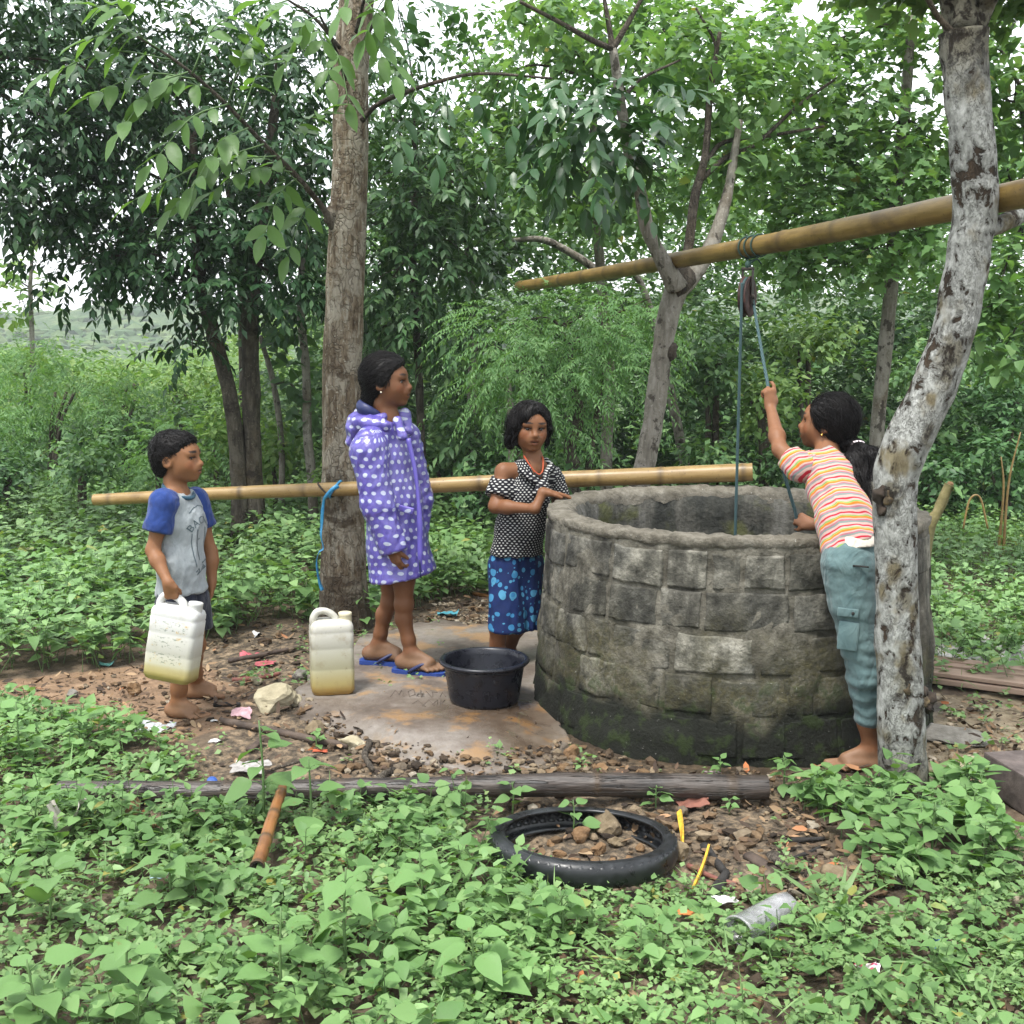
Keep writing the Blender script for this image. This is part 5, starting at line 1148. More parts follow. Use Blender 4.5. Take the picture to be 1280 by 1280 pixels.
# ------------------------------------------------------------------ jerrycans
def can_mat(name, tint, dirt, label):
    b = NB(name); v = b.coord(); z = b.sep(v)[2]; x = b.sep(v)[0]; n1 = b.noise(v, 14, 5); n2_ = b.noise(v, 40, 4)
    c = b.ramp(z, [(0, (.42, .33, .10)), (.12, (.50, .46, .24)), (.45, (.56, .55, .40)), (.85, tint), (1, tint)])
    zz_ = b.fr(z, 0, .33); c = b.ramp(zz_, [(0, (.30, .24, .07)), (.06, (.34, .30, .15)), (.10, (.38, .365, .27)), (.25, (.40, .39, .335)), (.8, tint)] if label else [(0, (.26, .15, .03)), (.05, (.32, .26, .10)), (.25, (.35, .33, .21)), (.6, (.38, .372, .30)), (.9, tint)])
    c = b.mix(b.fr(n1, .5, .75, 0, dirt), c, (.20, .15, .065)); c = b.mix(b.fr(n2_, .62, .75, 0, dirt), c, (.12, .085, .04))
    if label:
        m = b.math('MULTIPLY', b.fr(b.math('ABSOLUTE', x), .075, .06), b.math('MULTIPLY', b.fr(z, .05, .06), b.fr(z, .24, .225)))
        bars = b.fr(b.math('ABSOLUTE', b.math('SINE', b.math('MULTIPLY', z, 52))), .25, .5)
        wd = b.noise(b.coord('Object', (70, 20, 130)), 1, 3); wd2 = b.noise(v, 28, 4)
        c = b.mix(b.math('MULTIPLY', m, b.math('MULTIPLY', bars, b.fr(wd, .54, .64, 0, .65))), c, (.10, .13, .09))
        c = b.mix(b.math('MULTIPLY', m, b.math('MULTIPLY', bars, b.fr(wd2, .58, .66, 0, .75))), c, (.42, .27, .06))
    p = b.principled(c, .42, b.bump(n1, .15, .004), .45, Subsurface_Weight=.35, Subsurface_Radius=(.03, .03, .02))
    return b.done(p)
def rrect(w, d, c, n=6):
    pts = []
    for sx, sy, a0 in ((1, 1, 0), (-1, 1, PI/2), (-1, -1, PI), (1, -1, 1.5*PI)):
        for a in np.linspace(a0, a0+PI/2, n): pts.append((sx*(w/2-c)+c*math.cos(a), sy*(d/2-c)+c*math.sin(a)))
    return np.array(pts)
def jerrycan(label, org, Rm, w, d, h, mat, cap=True, ribs=True):
    """body, handle loop and spout; x across, y depth, z up from the bottom"""
    t = thing('jerrycan', label, 'jerrycan', org, 'translucent jerrycans'); Rm = np.asarray(Rm); T = lambda V: np.asarray(V)@Rm.T+org
    def put(name, V, P, m, par=t):
        me = build_mesh(name, V, P); smooth(me); me.materials.append(m); o = bpy.data.objects.new(name, me); COL.objects.link(o); o.parent = par
        if par is t: o.matrix_local = Matrix([[*Rm[0], 0], [*Rm[1], 0], [*Rm[2], 0], [0, 0, 0, 1]])
        return o
    zs = [0, .004, .015, .05*h, .10*h, .3*h, .315*h, .33*h, .55*h, .565*h, .58*h, .74*h, .755*h, .77*h, .82*h, .86*h, .89*h, .90*h]
    s_ = [.86, .93, .985, 1, 1, 1, .985, 1, 1, .985, 1, 1, .975, .99, .98, .92, .78, .6]
    V = []
    for z, s in zip(zs, s_):
        p = rrect(w*s, d*s, .022+.012*(1-s)); wob = 1+.012*np.sin(z*40+p[:, 0]*30); V.append(np.stack([p[:, 0]*wob, p[:, 1]*wob, np.full(len(p), z)], -1))
    n = len(V[0]); V = np.vstack(V); m = len(zs); i = np.arange(m-1)[:, None]*n; j = np.arange(n)[None]; j2 = (j+1) % n
    F = np.stack([i+j, i+j2, i+n+j2, i+n+j], -1).reshape(-1, 4)
    V = np.vstack([V, [[0, 0, .001], [0, 0, .905*h]]]); jj = np.arange(n); k2 = (jj+1) % n
    Tt = np.concatenate([np.stack([np.full(n, m*n), k2, jj], -1), np.stack([np.full(n, m*n+1), (m-1)*n+jj, (m-1)*n+k2], -1)])
    put('body', V, [F, Tt], mat)
    hp = [(-.40*w, 0, .84*h), (-.41*w, 0, .91*h), (-.33*w, 0, .985*h), (-.20*w, 0, 1.0*h), (-.06*w, 0, .98*h), (.06*w, 0, .93*h), (.12*w, 0, .86*h)]
    Vh, Fh = tube(hp, [.017, .0155, .0145, .0140, .0145, .0155, .018], 10, 26); Vh[:, 1] *= 1.25; put('handle', Vh, Fh, mat)
    Vs, Fs = lathe([(.027, .84*h), (.0265, .93*h), (.0275, .935*h), (.0275, .965*h), (.025, .97*h), (.001, .972*h)], 20, (.33*w, 0, 0)); Vs[:, :2] = Vs[:, :2]
    put('cap' if cap else 'spout', Vs, Fs, M['cap_cream'] if cap else mat)
    return t, T
b = NB('cap_cream'); M['cap_cream'] = b.done(b.principled((.50, .46, .32), .5, None, .4))
jb = G(409, 878, SLZ); jo = A(jb[0], 4.81, float(slab_top(jb[0], 4.81)))
jerrycan('cloudy yellowish jerrycan standing on the wet slab with amber dregs in its bottom', jo, rotz(R(14)), .176, .115, .345, can_mat('can_ground', (.44, .43, .38), .55, False))
cb, ct = W(213, 849, 4.42), W(226, 748, 4.44); up_ = nrm(ct-cb); xr = nrm(A(1, 0, 0)-up_*up_[0]); Rc = np.stack([xr, np.cross(up_, xr), up_], 1)@rotz(R(-10))
HCAN = np.linalg.norm(ct-cb)
canT = jerrycan('white jerrycan with a faded printed front held by the boy', cb, Rc, .19, .11, HCAN*1.02, can_mat('can_held', (.50, .50, .48), .3, True), cap=False)
CANH = cb+Rc@A(-.18*.19, 0, HCAN*.99)        # where the handle is gripped

# ------------------------------------------------------------------ stones
def rock(px, py, sz, label, mat='stone_tan', z=None, seed=0, sink=.35, rot=None, flat=6, rough=.2):
    c = G(px, py); c[2] = (hz(c[0], c[1]) if z is None else z)+sz[2]*(1-sink)
    V, F = stone(c, sz, seed or int(px), 3, rough, flat, rot)
    o = obj('rock', V, F, M[mat], None, sm=False, origin=A(c[0], c[1], c[2]-sz[2]*(1-sink))); return tag(o, label, 'rock', 'rocks lying about the clearing')
rock(340, 893, (.105, .085, .055), 'big flat topped yellow rock between the boy and the standing jerrycan', 'stone_pale', sink=.2, seed=4, rot=euler(.25, -.12, .2), flat=9)
rock(372, 888, (.035, .03, .03), 'small yellow rock touching the big flat topped yellow rock', 'stone_pale')
rock(760, 1040, (.055, .045, .042), 'largest mossy rock inside the ring of the tyre', 'stone_tan', seed=11)
rock(726, 1049, (.036, .03, .030), 'orange rock inside the tyre left of the largest rock', 'stone_orange', seed=12)
rock(772, 1055, (.03, .022, .018), 'low rock inside the tyre under the largest rock', 'stone_tan', seed=13)
rock(748, 1064, (.026, .02, .02), 'small rock in the middle of the tyre ring', 'stone_orange', seed=14)
for px, py, s, wh in [(700, 1066, .022, 'at the left inside wall of the tyre'), (718, 1080, .026, 'in front of the orange rock inside the tyre'), (742, 1084, .024, 'at the near inside wall of the tyre, middle'), (765, 1078, .018, 'below the low rock inside the tyre'), (688, 1052, .018, 'at the far left inside the tyre'), (787, 1078, .022, 'at the near right inside wall of the tyre'), (800, 1062, .018, 'at the far right inside the tyre')]:
    rock(px, py, (s, s*.8, s*.7), 'small orange stone '+wh, 'stone_orange')
rock(1212, 965, (.055, .045, .04), 'pale topped rock right of the lichen tree base', 'stone_pale', seed=21)
rock(1192, 920, (.11, .14, .022), 'flat grey stone slab lying right of the lichen tree', 'stone_grey', seed=22, sink=.3, flat=8)
rock(1135, 935, (.05, .05, .025), 'flat grey stone at the back of the lichen tree base', 'stone_grey', seed=23)
rock(1110, 1112, (.03, .026, .024), 'orange stone lying right of the grass tuft', 'stone_orange', seed=24)
rock(1040, 1105, (.045, .035, .028), 'rough tan stone between the clear cup and the right plants', 'stone_tan', seed=25)
rock(850, 1074, (.04, .032, .03), 'rough stone between the tyre and the yellow sticks', 'stone_tan', seed=26)
rock(168, 866, (.035, .03, .03), 'brown rock on the bare sand behind the boy', 'stone_orange', seed=27)
rock(160, 1022, (.04, .03, .05), 'upright tan rock below the left end of the dark pole', 'stone_orange', seed=28, sink=.2)
rock(195, 1030, (.02, .02, .018), 'small tan rock beside the upright rock below the dark pole', 'stone_orange', seed=29)
rock(440, 935, (.06, .035, .03), 'crumbling pale rock at the front edge of the slab', 'stone_pale', seed=30)
rock(395, 918, (.05, .03, .028), 'mossy pale rock at the front left edge of the slab', 'stone_tan', seed=31)
rock(715, 947, (.035, .03, .03), 'orange rock against the foot of the well at the slab edge', 'stone_orange', seed=32)
rock(752, 962, (.03, .02, .018), 'flat orange rock under the well wall', 'stone_orange', seed=33)
rock(322, 855, (.03, .025, .022), 'small pale rock behind the big flat topped yellow rock', 'stone_pale', seed=34)
rock(375, 850, (.05, .04, .03), 'grey rock against the back left corner of the slab', 'stone_grey', seed=35)
rock(565, 800, (.03, .025, .02), 'tan rock at the back edge of the slab', 'stone_tan', seed=36)
rock(430, 1078, (.022, .02, .014), 'small pale orange stone among plants left of the tyre', 'stone_orange', seed=37)
rock(90, 870, (.03, .03, .02), 'grey stone at the far left of the bare sand', 'stone_grey', seed=38)
cbk = thing('concrete_block', 'dark reddish concrete block at the right edge of the picture', 'block', G(1285, 1030))
V, Fp = box(G(1292, 1012, 0)+A(.02, .06, .058), (.17, .30, .125), rotz(.22)@euler(.03, 0, 0), .006); V = V+.003*fbm(V*20)[:, None]
obj('body', V, Fp, simple('block_red', [(.045, .035, .032), (.085, .068, .062), (.13, .105, .095)], 20, .85, .7), cbk, sm=False)

# loose gravel and leaf litter, uncountable
def scatter_stones(poly, n, s0, s1, mat, seed, name='gravel', on=False, sub=1):
    r = np.random.default_rng(seed); q = rnd_in(poly, n); isl = inpoly(q[:, 0], q[:, 1], SLABW); m = (np.hypot(q[:, 0]-WC[0], q[:, 1]-WC[1]) > .86) & (on | ~isl); m &= n2(q[:, 0], q[:, 1], 4.5, 3, seed)+r.normal(0, .25, n) > -.12; isl = isl[m]
    q = q[m]; n = len(q); V0, F0 = ico(sub); s = s0*(s1/s0)**(r.uniform(0, 1, n)**2.2)
    a = r.uniform(0, 6.28, n); sc3 = r.uniform(.6, 1.2, (n, 3))*A(1.1, .9, .62)
    jit = 1+.28*r.normal(size=(n, len(V0)))*.7
    V = V0[None]*jit[..., None]*sc3[:, None]*s[:, None, None]; c, s_ = np.cos(a)[:, None], np.sin(a)[:, None]
    V = np.stack([V[..., 0]*c-V[..., 1]*s_, V[..., 0]*s_+V[..., 1]*c, V[..., 2]], -1)
    V = V+np.stack([q[:, 0], q[:, 1], np.where(isl, slab_top(q[:, 0], q[:, 1])-.006-.030*sstep(.62, .96, np.hypot(q[:, 0]-c0[0], q[:, 1]-c0[1])/np.interp(np.arctan2(q[:, 1]-c0[1], q[:, 0]-c0[0]) % (2*PI), ang, rp_))*sstep(.15, .65, -(q[:, 1]-c0[1])/np.hypot(q[:, 0]-c0[0], q[:, 1]-c0[1])), hz(q[:, 0], q[:, 1]))+s*.28+.004], -1)[:, None]
    F = (F0[None]+(np.arange(n)*len(V0))[:, None, None]).reshape(-1, 3)
    o = obj(name, V.reshape(-1, 3), [F], M[mat], None, sm=False); o['kind'] = 'stuff'
def rocky(name, stops):
    b = NB(name); g = b.n('ShaderNodeNewGeometry'); c = b.ramp(g.outputs['Random Per Island'], stops); nz = b.noise(b.geo(), 60, 4)
    c = b.mix(b.fr(nz, .35, .65, 0, .55), c, b.mix(1, c, (.45, .42, .4), 'MULTIPLY')); return b.done(b.principled(c, .92, b.bump(nz, .8, .006), .2))
M['grav'] = rocky('grav', [(0, (.02, .016, .013)), (.25, (.065, .046, .030)), (.5, (.15, .095, .050)), (.75, (.12, .098, .072)), (.92, (.22, .17, .11)), (1, (.28, .25, .20))])
M['grav2'] = rocky('grav2', [(0, (.17, .13, .08)), (.5, (.30, .24, .16)), (1, (.42, .37, .29))])
scatter_stones(RUB, 1700, .004, .030, 'grav', 1)
scatter_stones(gpoly([(640, 1000), (820, 1000), (860, 1110), (1010, 1090), (1060, 1060), (1030, 1000), (880, 1000), (760, 1095), (640, 1080)]), 650, .005, .030, 'grav', 2)
scatter_stones(gpoly([(690, 935), (1000, 955), (1000, 980), (690, 970)]), 260, .008, .026, 'grav', 3)
scatter_stones(gpoly([(380, 905), (470, 930), (560, 945), (640, 950), (700, 940), (720, 985), (560, 992), (400, 960)]), 420, .006, .030, 'grav', 23)
scatter_stones(gpoly([(378, 880), (400, 893), (440, 916), (480, 934), (520, 934), (560, 946), (600, 955), (640, 946), (690, 934), (712, 925), (722, 960), (640, 982), (560, 985), (470, 968), (390, 930)]), 620, .004, .022, 'grav', 29, 'gravel', True)
scatter_stones(gpoly([(375, 870), (690, 800), (705, 930), (560, 960), (440, 925)]), 110, .002, .008, 'grav', 30, 'gravel', True)
scatter_stones(PATH, 700, .004, .018, 'grav2', 4)
scatter_stones(SAND, 700, .003, .016, 'grav', 5)
scatter_stones(gpoly([(540, 748), (700, 748), (690, 800), (540, 790)]), 700, .005, .022, 'grav2', 6)
scatter_stones(FORE_B, 700, .006, .03, 'grav', 7)
scatter_stones(PATCH, 420, .005, .03, 'grav', 31)
scatter_stones(gpoly([(1170, 800), (1300, 800), (1300, 832), (1160, 830)]), 420, .015, .06, 'grav_white', 8) if M.setdefault('grav_white', rocky('grav_white', [(0, (.30, .29, .27)), (.5, (.52, .51, .49)), (1, (.66, .65, .63))])) else None
def litter(poly, n, seed, name='leaf_litter'):
    q = rnd_in(poly, n); ft_ = G(1075, 942); q = q[(np.hypot(q[:, 0]-WC[0], q[:, 1]-WC[1]) > .86) & (np.hypot(q[:, 0]-ft_[0], q[:, 1]-ft_[1]) > .2)]; n = len(q); P = np.stack([q[:, 0], q[:, 1], hz(q[:, 0], q[:, 1])+.008+rng.uniform(0, .012, n)], -1)
    a = rng.uniform(0, 6.28, n); D = np.stack([np.cos(a), np.sin(a), rng.normal(0, .2, n)], -1); L = rng.uniform(.02, .055, n)
    b = leaves(P, D, A(0, 0, 1)+rng.normal(0, .4, (n, 3)), L, L*.45, 'ellip', rng.normal(-.1, .25, n)); o = obj(name, *b, M['litter']); o['kind'] = 'stuff'
b = NB('litter'); g_ = b.n('ShaderNodeNewGeometry'); M['litter'] = b.done(b.principled(b.ramp(g_.outputs['Random Per Island'], [(0, (.025, .017, .012)), (.4, (.075, .045, .026)), (.7, (.17, .105, .055)), (.93, (.27, .19, .11)), (1, (.32, .10, .03))]), .85))
litter(PATCH, 160, 7); litter(RUB, 900, 1); litter(PATH, 350, 2); litter(FORE_B, 350, 3); litter(SAND, 260, 4); litter(gpoly([(540, 748), (700, 748), (690, 800), (540, 790)]), 220, 5)

# ------------------------------------------------------------------ sticks, planks, litter
def stick(pts, r, label, mat='wood_dark', name='stick', cat='stick', z=.012, flat=1., seed=1, ns=8):
    P = np.array([G(a, b_, c) for a, b_, c in [(p[0], p[1], p[2] if len(p) > 2 else z) for p in pts]])
    P[:, 2] = np.maximum(P[:, 2], hz(P[:, 0], P[:, 1])+r*.6)
    V, Fp = tube(P, np.linspace(r, r*.75, len(P)), ns, max(10, 5*len(P)), .18, 18, seed); V[:, 2] = P[:, 2].mean()+(V[:, 2]-P[:, 2].mean())*flat
    o = obj(name, V, Fp, M[mat], None, origin=P.mean(0), attrs=dict(node=np.zeros(len(V)), base=np.zeros(len(V)))); return tag(o, label, cat, 'sticks and wood scraps on the ground')
stick([(276, 904), (330, 914), (390, 924), (436, 932)], .017, 'long dark straight stick on the ground in front of the big yellow rock')
stick([(312, 938), (326, 926)], .018, 'short flat wood scrap under the long dark straight stick', flat=.5)
stick([(462, 928), (456, 945), (466, 962)], .013, 'curved bark piece at the front left edge of the slab', 'bark_branch')
stick([(470, 985), (478, 970), (492, 962)], .016, 'grey split wood scrap right of the curved bark piece', 'bark_branch')
stick([(268, 882), (300, 884)], .012, 'short charred stick just behind the toes of the boy', 'char')
stick([(286, 826), (330, 818), (378, 808)], .012, 'dark long twig behind the standing jerrycan to its left')
stick([(290, 850), (320, 848), (350, 842)], .012, 'reddish brown stick lying left of the standing jerrycan', 'wood_red')
stick([(340, 962), (395, 946)], .006, 'thin brown twig in front of the slab corner', 'bark_branch')
stick([(935, 1072), (970, 1092), (1015, 1118)], .020, 'flat dark board scrap beyond the clear plastic cup', flat=.5)
stick([(880, 1060), (905, 1090)], .016, 'charred wood lump behind the yellow sticks', 'char')
stick([(890, 1122), (908, 1092)], .017, 'black charred stub right of the yellow sticks', 'char')
stick([(978, 1052), (1030, 1048)], .009, 'charred stick lying before the leafy weeds on the right', 'char')
stick([(985, 1076), (1030, 1058)], .007, 'thin charred twig below the charred stick on the right', 'char')
stick([(990, 1092), (1058, 1094)], .007, 'thin brown stick lying level below the right plants', 'bark_branch')
stick([(860, 1082), (900, 1100), (935, 1108)], .008, 'reddish twig running right from the yellow sticks', 'wood_red')
stick([(965, 1072), (985, 1090)], .020, 'grey brown bark lump on the right rubble', 'bark_branch', flat=.7)
stick([(592, 742), (615, 746)], .012, 'orange brown stick on the ground behind the girl at the rim', 'bamboo_rot')
stick([(1262, 1192), (1300, 1200)], .006, 'thin pale root at the lower right edge', 'bamboo')
b = NB('yellow_paint'); nz = b.noise(b.geo(), 60, 4); M['yellow'] = b.done(b.principled(b.ramp(nz, [(.3, (.36, .20, .02)), (.6, (.62, .38, .03))]), .6))
for (a, c, lab) in [((849, 1014, .05), (853, 1074, .01), 'yellow flat stick standing left of the pair beside the tyre'), ((886, 1058, .05), (866, 1112, .01), 'yellow flat stick leaning right of the pair beside the tyre')]:
    P0, P1 = G(*a), G(*c); V, Fp = ribbon(np.array([P0, (P0+P1)/2+A(.004, 0, .002), P1]), .014, 12, .003); o = obj('yellow_stick', V, Fp, M['yellow'], None, sm=False, origin=P1); tag(o, lab, 'stick', 'yellow sticks beside the tyre')
# leaning cut stump of a branch right of the lichen tree
P, rr = ptube([(1150, 690), (1158, 668), (1172, 640), (1184, 612), (1187, 606)], 6.3, [11, 9, 6.5, 6, 7]); P[0, 2] = -.03
lg = thing('cut_branch', 'crooked cut branch stub sticking up from the field right of the lichen tree', 'branch', P[0])
V, Fp = tube(P, rr, 10, 24, .12, 16, 3); obj('stub', V, Fp, simple('mossy', [(.06, .05, .02), (.15, .13, .055), (.24, .20, .10)], 20, .9, .7), lg)
V, F = stone(P[-1]+A(0, 0, .005), (.022, .02, .014), 3, 2, .3, 2); obj('cut_end', V, F, M['stone_orange'], lg)
for k in range(3): leaf_part(lg, P[-1]+A(.015, -.02, -.01), A(.4+.2*k, -.5, -.5-.2*k), A(.6, -.6, .5), .08, 'ovate', M['leaf_weed'])
for px, h_, lab in [(1256, .50, 'tall dry yellow stalk at the right edge before the dark thicket'), (1250, .33, 'shorter dry stalk just left of the tall dry stalk')]:
    c = W(px, 655, 8.2); P = np.array([[c[0], c[1], -.02], [c[0]+.01, c[1], .35+h_*.3], [c[0]+(.07 if px > 1252 else -.02), c[1], .35+h_]]); V, Fp = tube(P, [.011, .008, .004], 6, 14, .1); o = obj('dry_stalk', V, Fp, M['bamboo'], None, origin=P[0], attrs=dict(node=np.zeros(len(V)))); tag(o, lab, 'stalk', 'dry stalks')
P = np.array([W(1205, 640, 7.), W(1212, 625, 7.), W(1225, 622, 7.), W(1236, 640, 7.)]); P[0, 2] -= .1; P[-1, 2] -= .1; V, Fp = tube(P, .006, 6, 20); o = obj('dry_stalk', V, Fp, M['bamboo'], None, origin=P[0], attrs=dict(node=np.zeros(len(V)))); tag(o, 'bent dry stalk arching in the field on the right', 'stalk', 'dry stalks')
# stacked reddish planks on the right
pk0 = G(1142, 838, .05); dirp = nrm(G(1300, 858, .05)-pk0); nrmp = np.cross(A(0, 0, 1), dirp)
pmat = simple('plank_red', [(.19, .125, .09), (.31, .22, .165), (.40, .30, .235)], 7, .8, .6, .004, (.1, 1, 1))
labs = ['front lower reddish plank of the pile right of the lichen tree', 'front upper reddish plank of the pile right of the lichen tree', 'second reddish plank from the front of the pile on the right', 'middle reddish plank of the pile on the right', 'rear reddish plank of the pile on the right']
for k, lab in enumerate(labs):
    ln = 1.15+.06*math.sin(k*3); off = [0, .01, .07, .14, .20][k]; zt = [.022, .050, .046, .052, .058][k]; th_ = [.024, .018, .022, .020, .022][k]
    c = pk0+dirp*(ln/2-.04+.03*math.sin(k*5))+nrmp*off; c[2] = zt; Rk = np.stack([dirp, nrmp, A(0, 0, 1)], 1)@euler(.04*math.sin(k*2), 0, .012*math.sin(k*4))
    V, Fp = box((0, 0, 0), (ln, .062, th_), None, .003); me = build_mesh('plank', V, Fp); me.materials.append(pmat); o = bpy.data.objects.new('plank', me); COL.objects.link(o)
    o.matrix_world = Matrix([[*Rk[0], c[0]], [*Rk[1], c[1]], [*Rk[2], c[2]], [0, 0, 0, 1]]); tag(o, lab, 'plank', 'pile of reddish planks')
# crumpled plastics
def sheet(px, py, w, d, mat, label, name='plastic_wrapper', cat='wrapper', z=.02, amp=.012, yaw_=0, seed=1, f=18, tilt=0., fold=0):
    n = 16; u, v = np.meshgrid(np.linspace(-.5, .5, n), np.linspace(-.5, .5, n), indexing='ij'); r = np.random.default_rng(seed)
    ed = 1+.18*vnoise(np.stack([u*6+seed, v*6, 0*u], -1), seed); x = u*w*ed; y = v*d*ed; zz_ = amp*fbm(np.stack([x*f+seed, y*f, 0*x], -1), 3, seed)+tilt*y+fold*np.abs(u)
    V = np.stack([x, y, zz_], -1).reshape(-1, 3)@rotz(yaw_).T; V2 = V-A(0, 0, .0015); F = grid_faces(n, n); m = n*n
    e = np.concatenate([np.arange(n)*n, (n-1)*n+np.arange(n)[::-1]*1]); c = G(px, py); c[2] = float(hz(c[0], c[1]))+z
    o = obj(name, np.vstack([V, V2])+c, [F, F[:, ::-1]+m], mat, None, origin=c); return tag(o, label, cat)
def plastic(name, c, rough=.3, tr=0., mode=None):
    b = NB(name); nz = b.noise(b.coord(), 40, 4)
    p = b.principled(b.ramp(nz, [(.35, tuple(x*.6 for x in c)), (.65, c)]) if mode is None else mode(b), rough, b.bump(nz, .4, .004), .5)
    if tr:
        t = b.n('ShaderNodeBsdfTransparent'); mx = b.n('ShaderNodeMixShader'); mx.inputs[0].default_value = tr; b.l(p.outputs[0], mx.inputs[1]); b.l(t.outputs[0], mx.inputs[2]); return b.done(mx)
    return b.done(p)
sheet(195, 912, .13, .10, plastic('foil', (.50, .52, .53), .22), 'crumpled silvery clear wrapper in front of the feet of the boy', amp=.016, z=.015, seed=3, f=22)
sheet(312, 966, .13, .09, plastic('grey_film', (.36, .34, .32), .2), 'flat grey plastic piece on the ground above the dark pole', z=.03, amp=.006, yaw_=-.15, seed=5, tilt=.12)
sheet(321, 792, .12, .09, plastic('white_foam', (.70, .71, .72), .5), 'white plastic tray piece on the ground left of the tall straight tree', z=.02, amp=.008, yaw_=.5, seed=6, fold=-.12)
sheet(560, 770, .10, .08, plastic('cyan_film', (.08, .36, .44), .4), 'crumpled cyan wrapper on the ground behind the slab', z=.02, amp=.02, seed=7)
sheet(570, 799, .08, .06, plastic('pale_film', (.62, .56, .55), .5), 'small pale pink wrapper at the rear edge of the slab', z=.02, amp=.01, seed=8)
sheet(315, 820, .11, .07, plastic('pink_rag', (.45, .10, .12), .8), 'pink rag piece behind the boy under a dark twig', name='rag', cat='rag', z=.015, amp=.016, seed=9)
sheet(332, 830, .09, .06, plastic('red_rag', (.32, .07, .08), .8), 'darker red rag piece below the pink rag', name='rag', cat='rag', z=.012, amp=.014, seed=10)
sheet(303, 902, .07, .05, plastic('pink_film', (.55, .33, .36), .5), 'small pink wrapper against the big yellow rock', z=.02, amp=.01, seed=11, tilt=.4)
sheet(272, 906, .05, .04, plastic('white_scrap', (.66, .65, .62), .6), 'white paper scrap at the front toes of the boy', name='paper_scrap', cat='paper', z=.012, amp=.01, seed=12)
sheet(270, 930, .05, .03, plastic('white_scrap2', (.58, .57, .55), .6), 'small white paper scrap below the toes of the boy', name='paper_scrap', cat='paper', z=.012, amp=.01, seed=13)
sheet(400, 940, .05, .03, plastic('red_scrap', (.45, .09, .04), .6), 'red plastic scrap below the long dark stick', z=.012, amp=.008, seed=14)
sheet(906, 1138, .065, .045, plastic('white_paper', (.72, .71, .69), .6), 'crumpled white paper left of the clear plastic cup', name='paper_scrap', cat='paper', z=.03, amp=.012, seed=15)
sheet(1084, 1222, .05, .045, plastic('pink_white', (.60, .10, .16), .4, mode=lambda b: b.ramp(b.vor(b.coord(), 60), [(.35, (.55, .05, .12)), (.5, (.66, .58, .58))])), 'pink and white candy wrapper low on the right', z=.03, amp=.012, seed=16)
sheet(1174, 1190, .05, .04, plastic('blue_film', (.06, .17, .38), .35), 'crumpled blue plastic bag on the lower right grass', z=.03, amp=.022, seed=17, f=30)
sheet(890, 968, .055, .035, plastic('mauve_film', (.50, .36, .40), .4), 'mauve wrapper at the foot of the well by a tiny weed', z=.015, amp=.01, seed=18)
sheet(608, 982, .05, .02, plastic('white_strip', (.66, .65, .62), .5), 'white plastic strip on the ground before the slab front', z=.02, amp=.006, seed=19)
sheet(452, 1032, .05, .05, plastic('teal_film', (.16, .34, .36), .4), 'pale teal wrapper among plants left of the tyre', z=.02, amp=.012, seed=20)
sheet(200, 1112, .05, .035, plastic('teal_film2', (.30, .42, .45), .3), 'shiny teal wrapper among the foreground weeds on the left', z=.07, amp=.012, seed=21)
sheet(85, 1055, .10, .07, plastic('white_wood', (.50, .46, .40), .7), 'split white wood chip among weeds on the left', name='wood_chip', cat='wood chip', z=.04, amp=.008, seed=22, fold=.2)
sheet(133, 830, .07, .05, plastic('green_film', (.10, .26, .25), .4), 'dull green wrapper at the edge of the left plants', z=.02, amp=.014, seed=23)
sheet(700, 1012, .09, .05, M['leaf_dry'], 'curled dry red brown leaf right of the tyre top', name='dry_leaf', cat='leaf', z=.02, amp=.014, seed=24) if False else None
sheet(866, 1012, .10, .05, simple('red_leaf', [(.10, .04, .03), (.22, .09, .06)], 30, .8), 'curled dry red brown leaf beside the dark pole right of the tyre', name='dry_leaf', cat='leaf', z=.02, amp=.016, seed=24)
sheet(857, 1152, .04, .03, simple('orange_leaf', [(.35, .11, .03), (.45, .17, .05)], 30, .8), 'small orange dead leaf left of the white paper', name='dry_leaf', cat='leaf', z=.03, amp=.01, seed=25)
cp = G(265, 978, .02); V, Fp = lathe([(.001, .012), (.016, .012), (.018, .008), (.018, -.006)], 20, (0, 0, 0)); o = obj('bottle_cap', V@euler(.5, .2, 0).T+cp, Fp, plastic('cap_blue', (.03, .09, .34), .4), None, origin=cp); tag(o, 'blue bottle cap on the ground just above the dark pole', 'bottle cap')
# clear plastic cup on its side
P0, P1 = G(985, 1128, .055), G(930, 1160, .055); dcup = nrm(P1-P0); xs_ = nrm(np.cross(dcup, A(0, 0, 1))); ys_ = np.cross(xs_, dcup); Lc = np.linalg.norm(P1-P0)*1.12; Rk = np.stack([xs_, ys_, dcup], 1)
V, Fp = lathe([(.001, 0), (.030, 0), (.034, .004), (.036, .02), (.0375, .03), (.0365, .032), (.042, Lc*.95), (.046, Lc*.97), (.046, Lc), (.0405, Lc), (.0345, .034), (.030, .006), (.001, .006)], 40, (0, 0, 0)); V[:, :2] *= (1+.05*fbm(V*60, 2)[:, None]); V[:, 1] *= .8
o = obj('plastic_cup', V@Rk.T+P0, [Fp[0]], plastic('clear_plastic', (.46, .46, .47), .16, .55), None, origin=P0); tag(o, 'crushed clear plastic cup lying in the weeds on the right', 'cup')

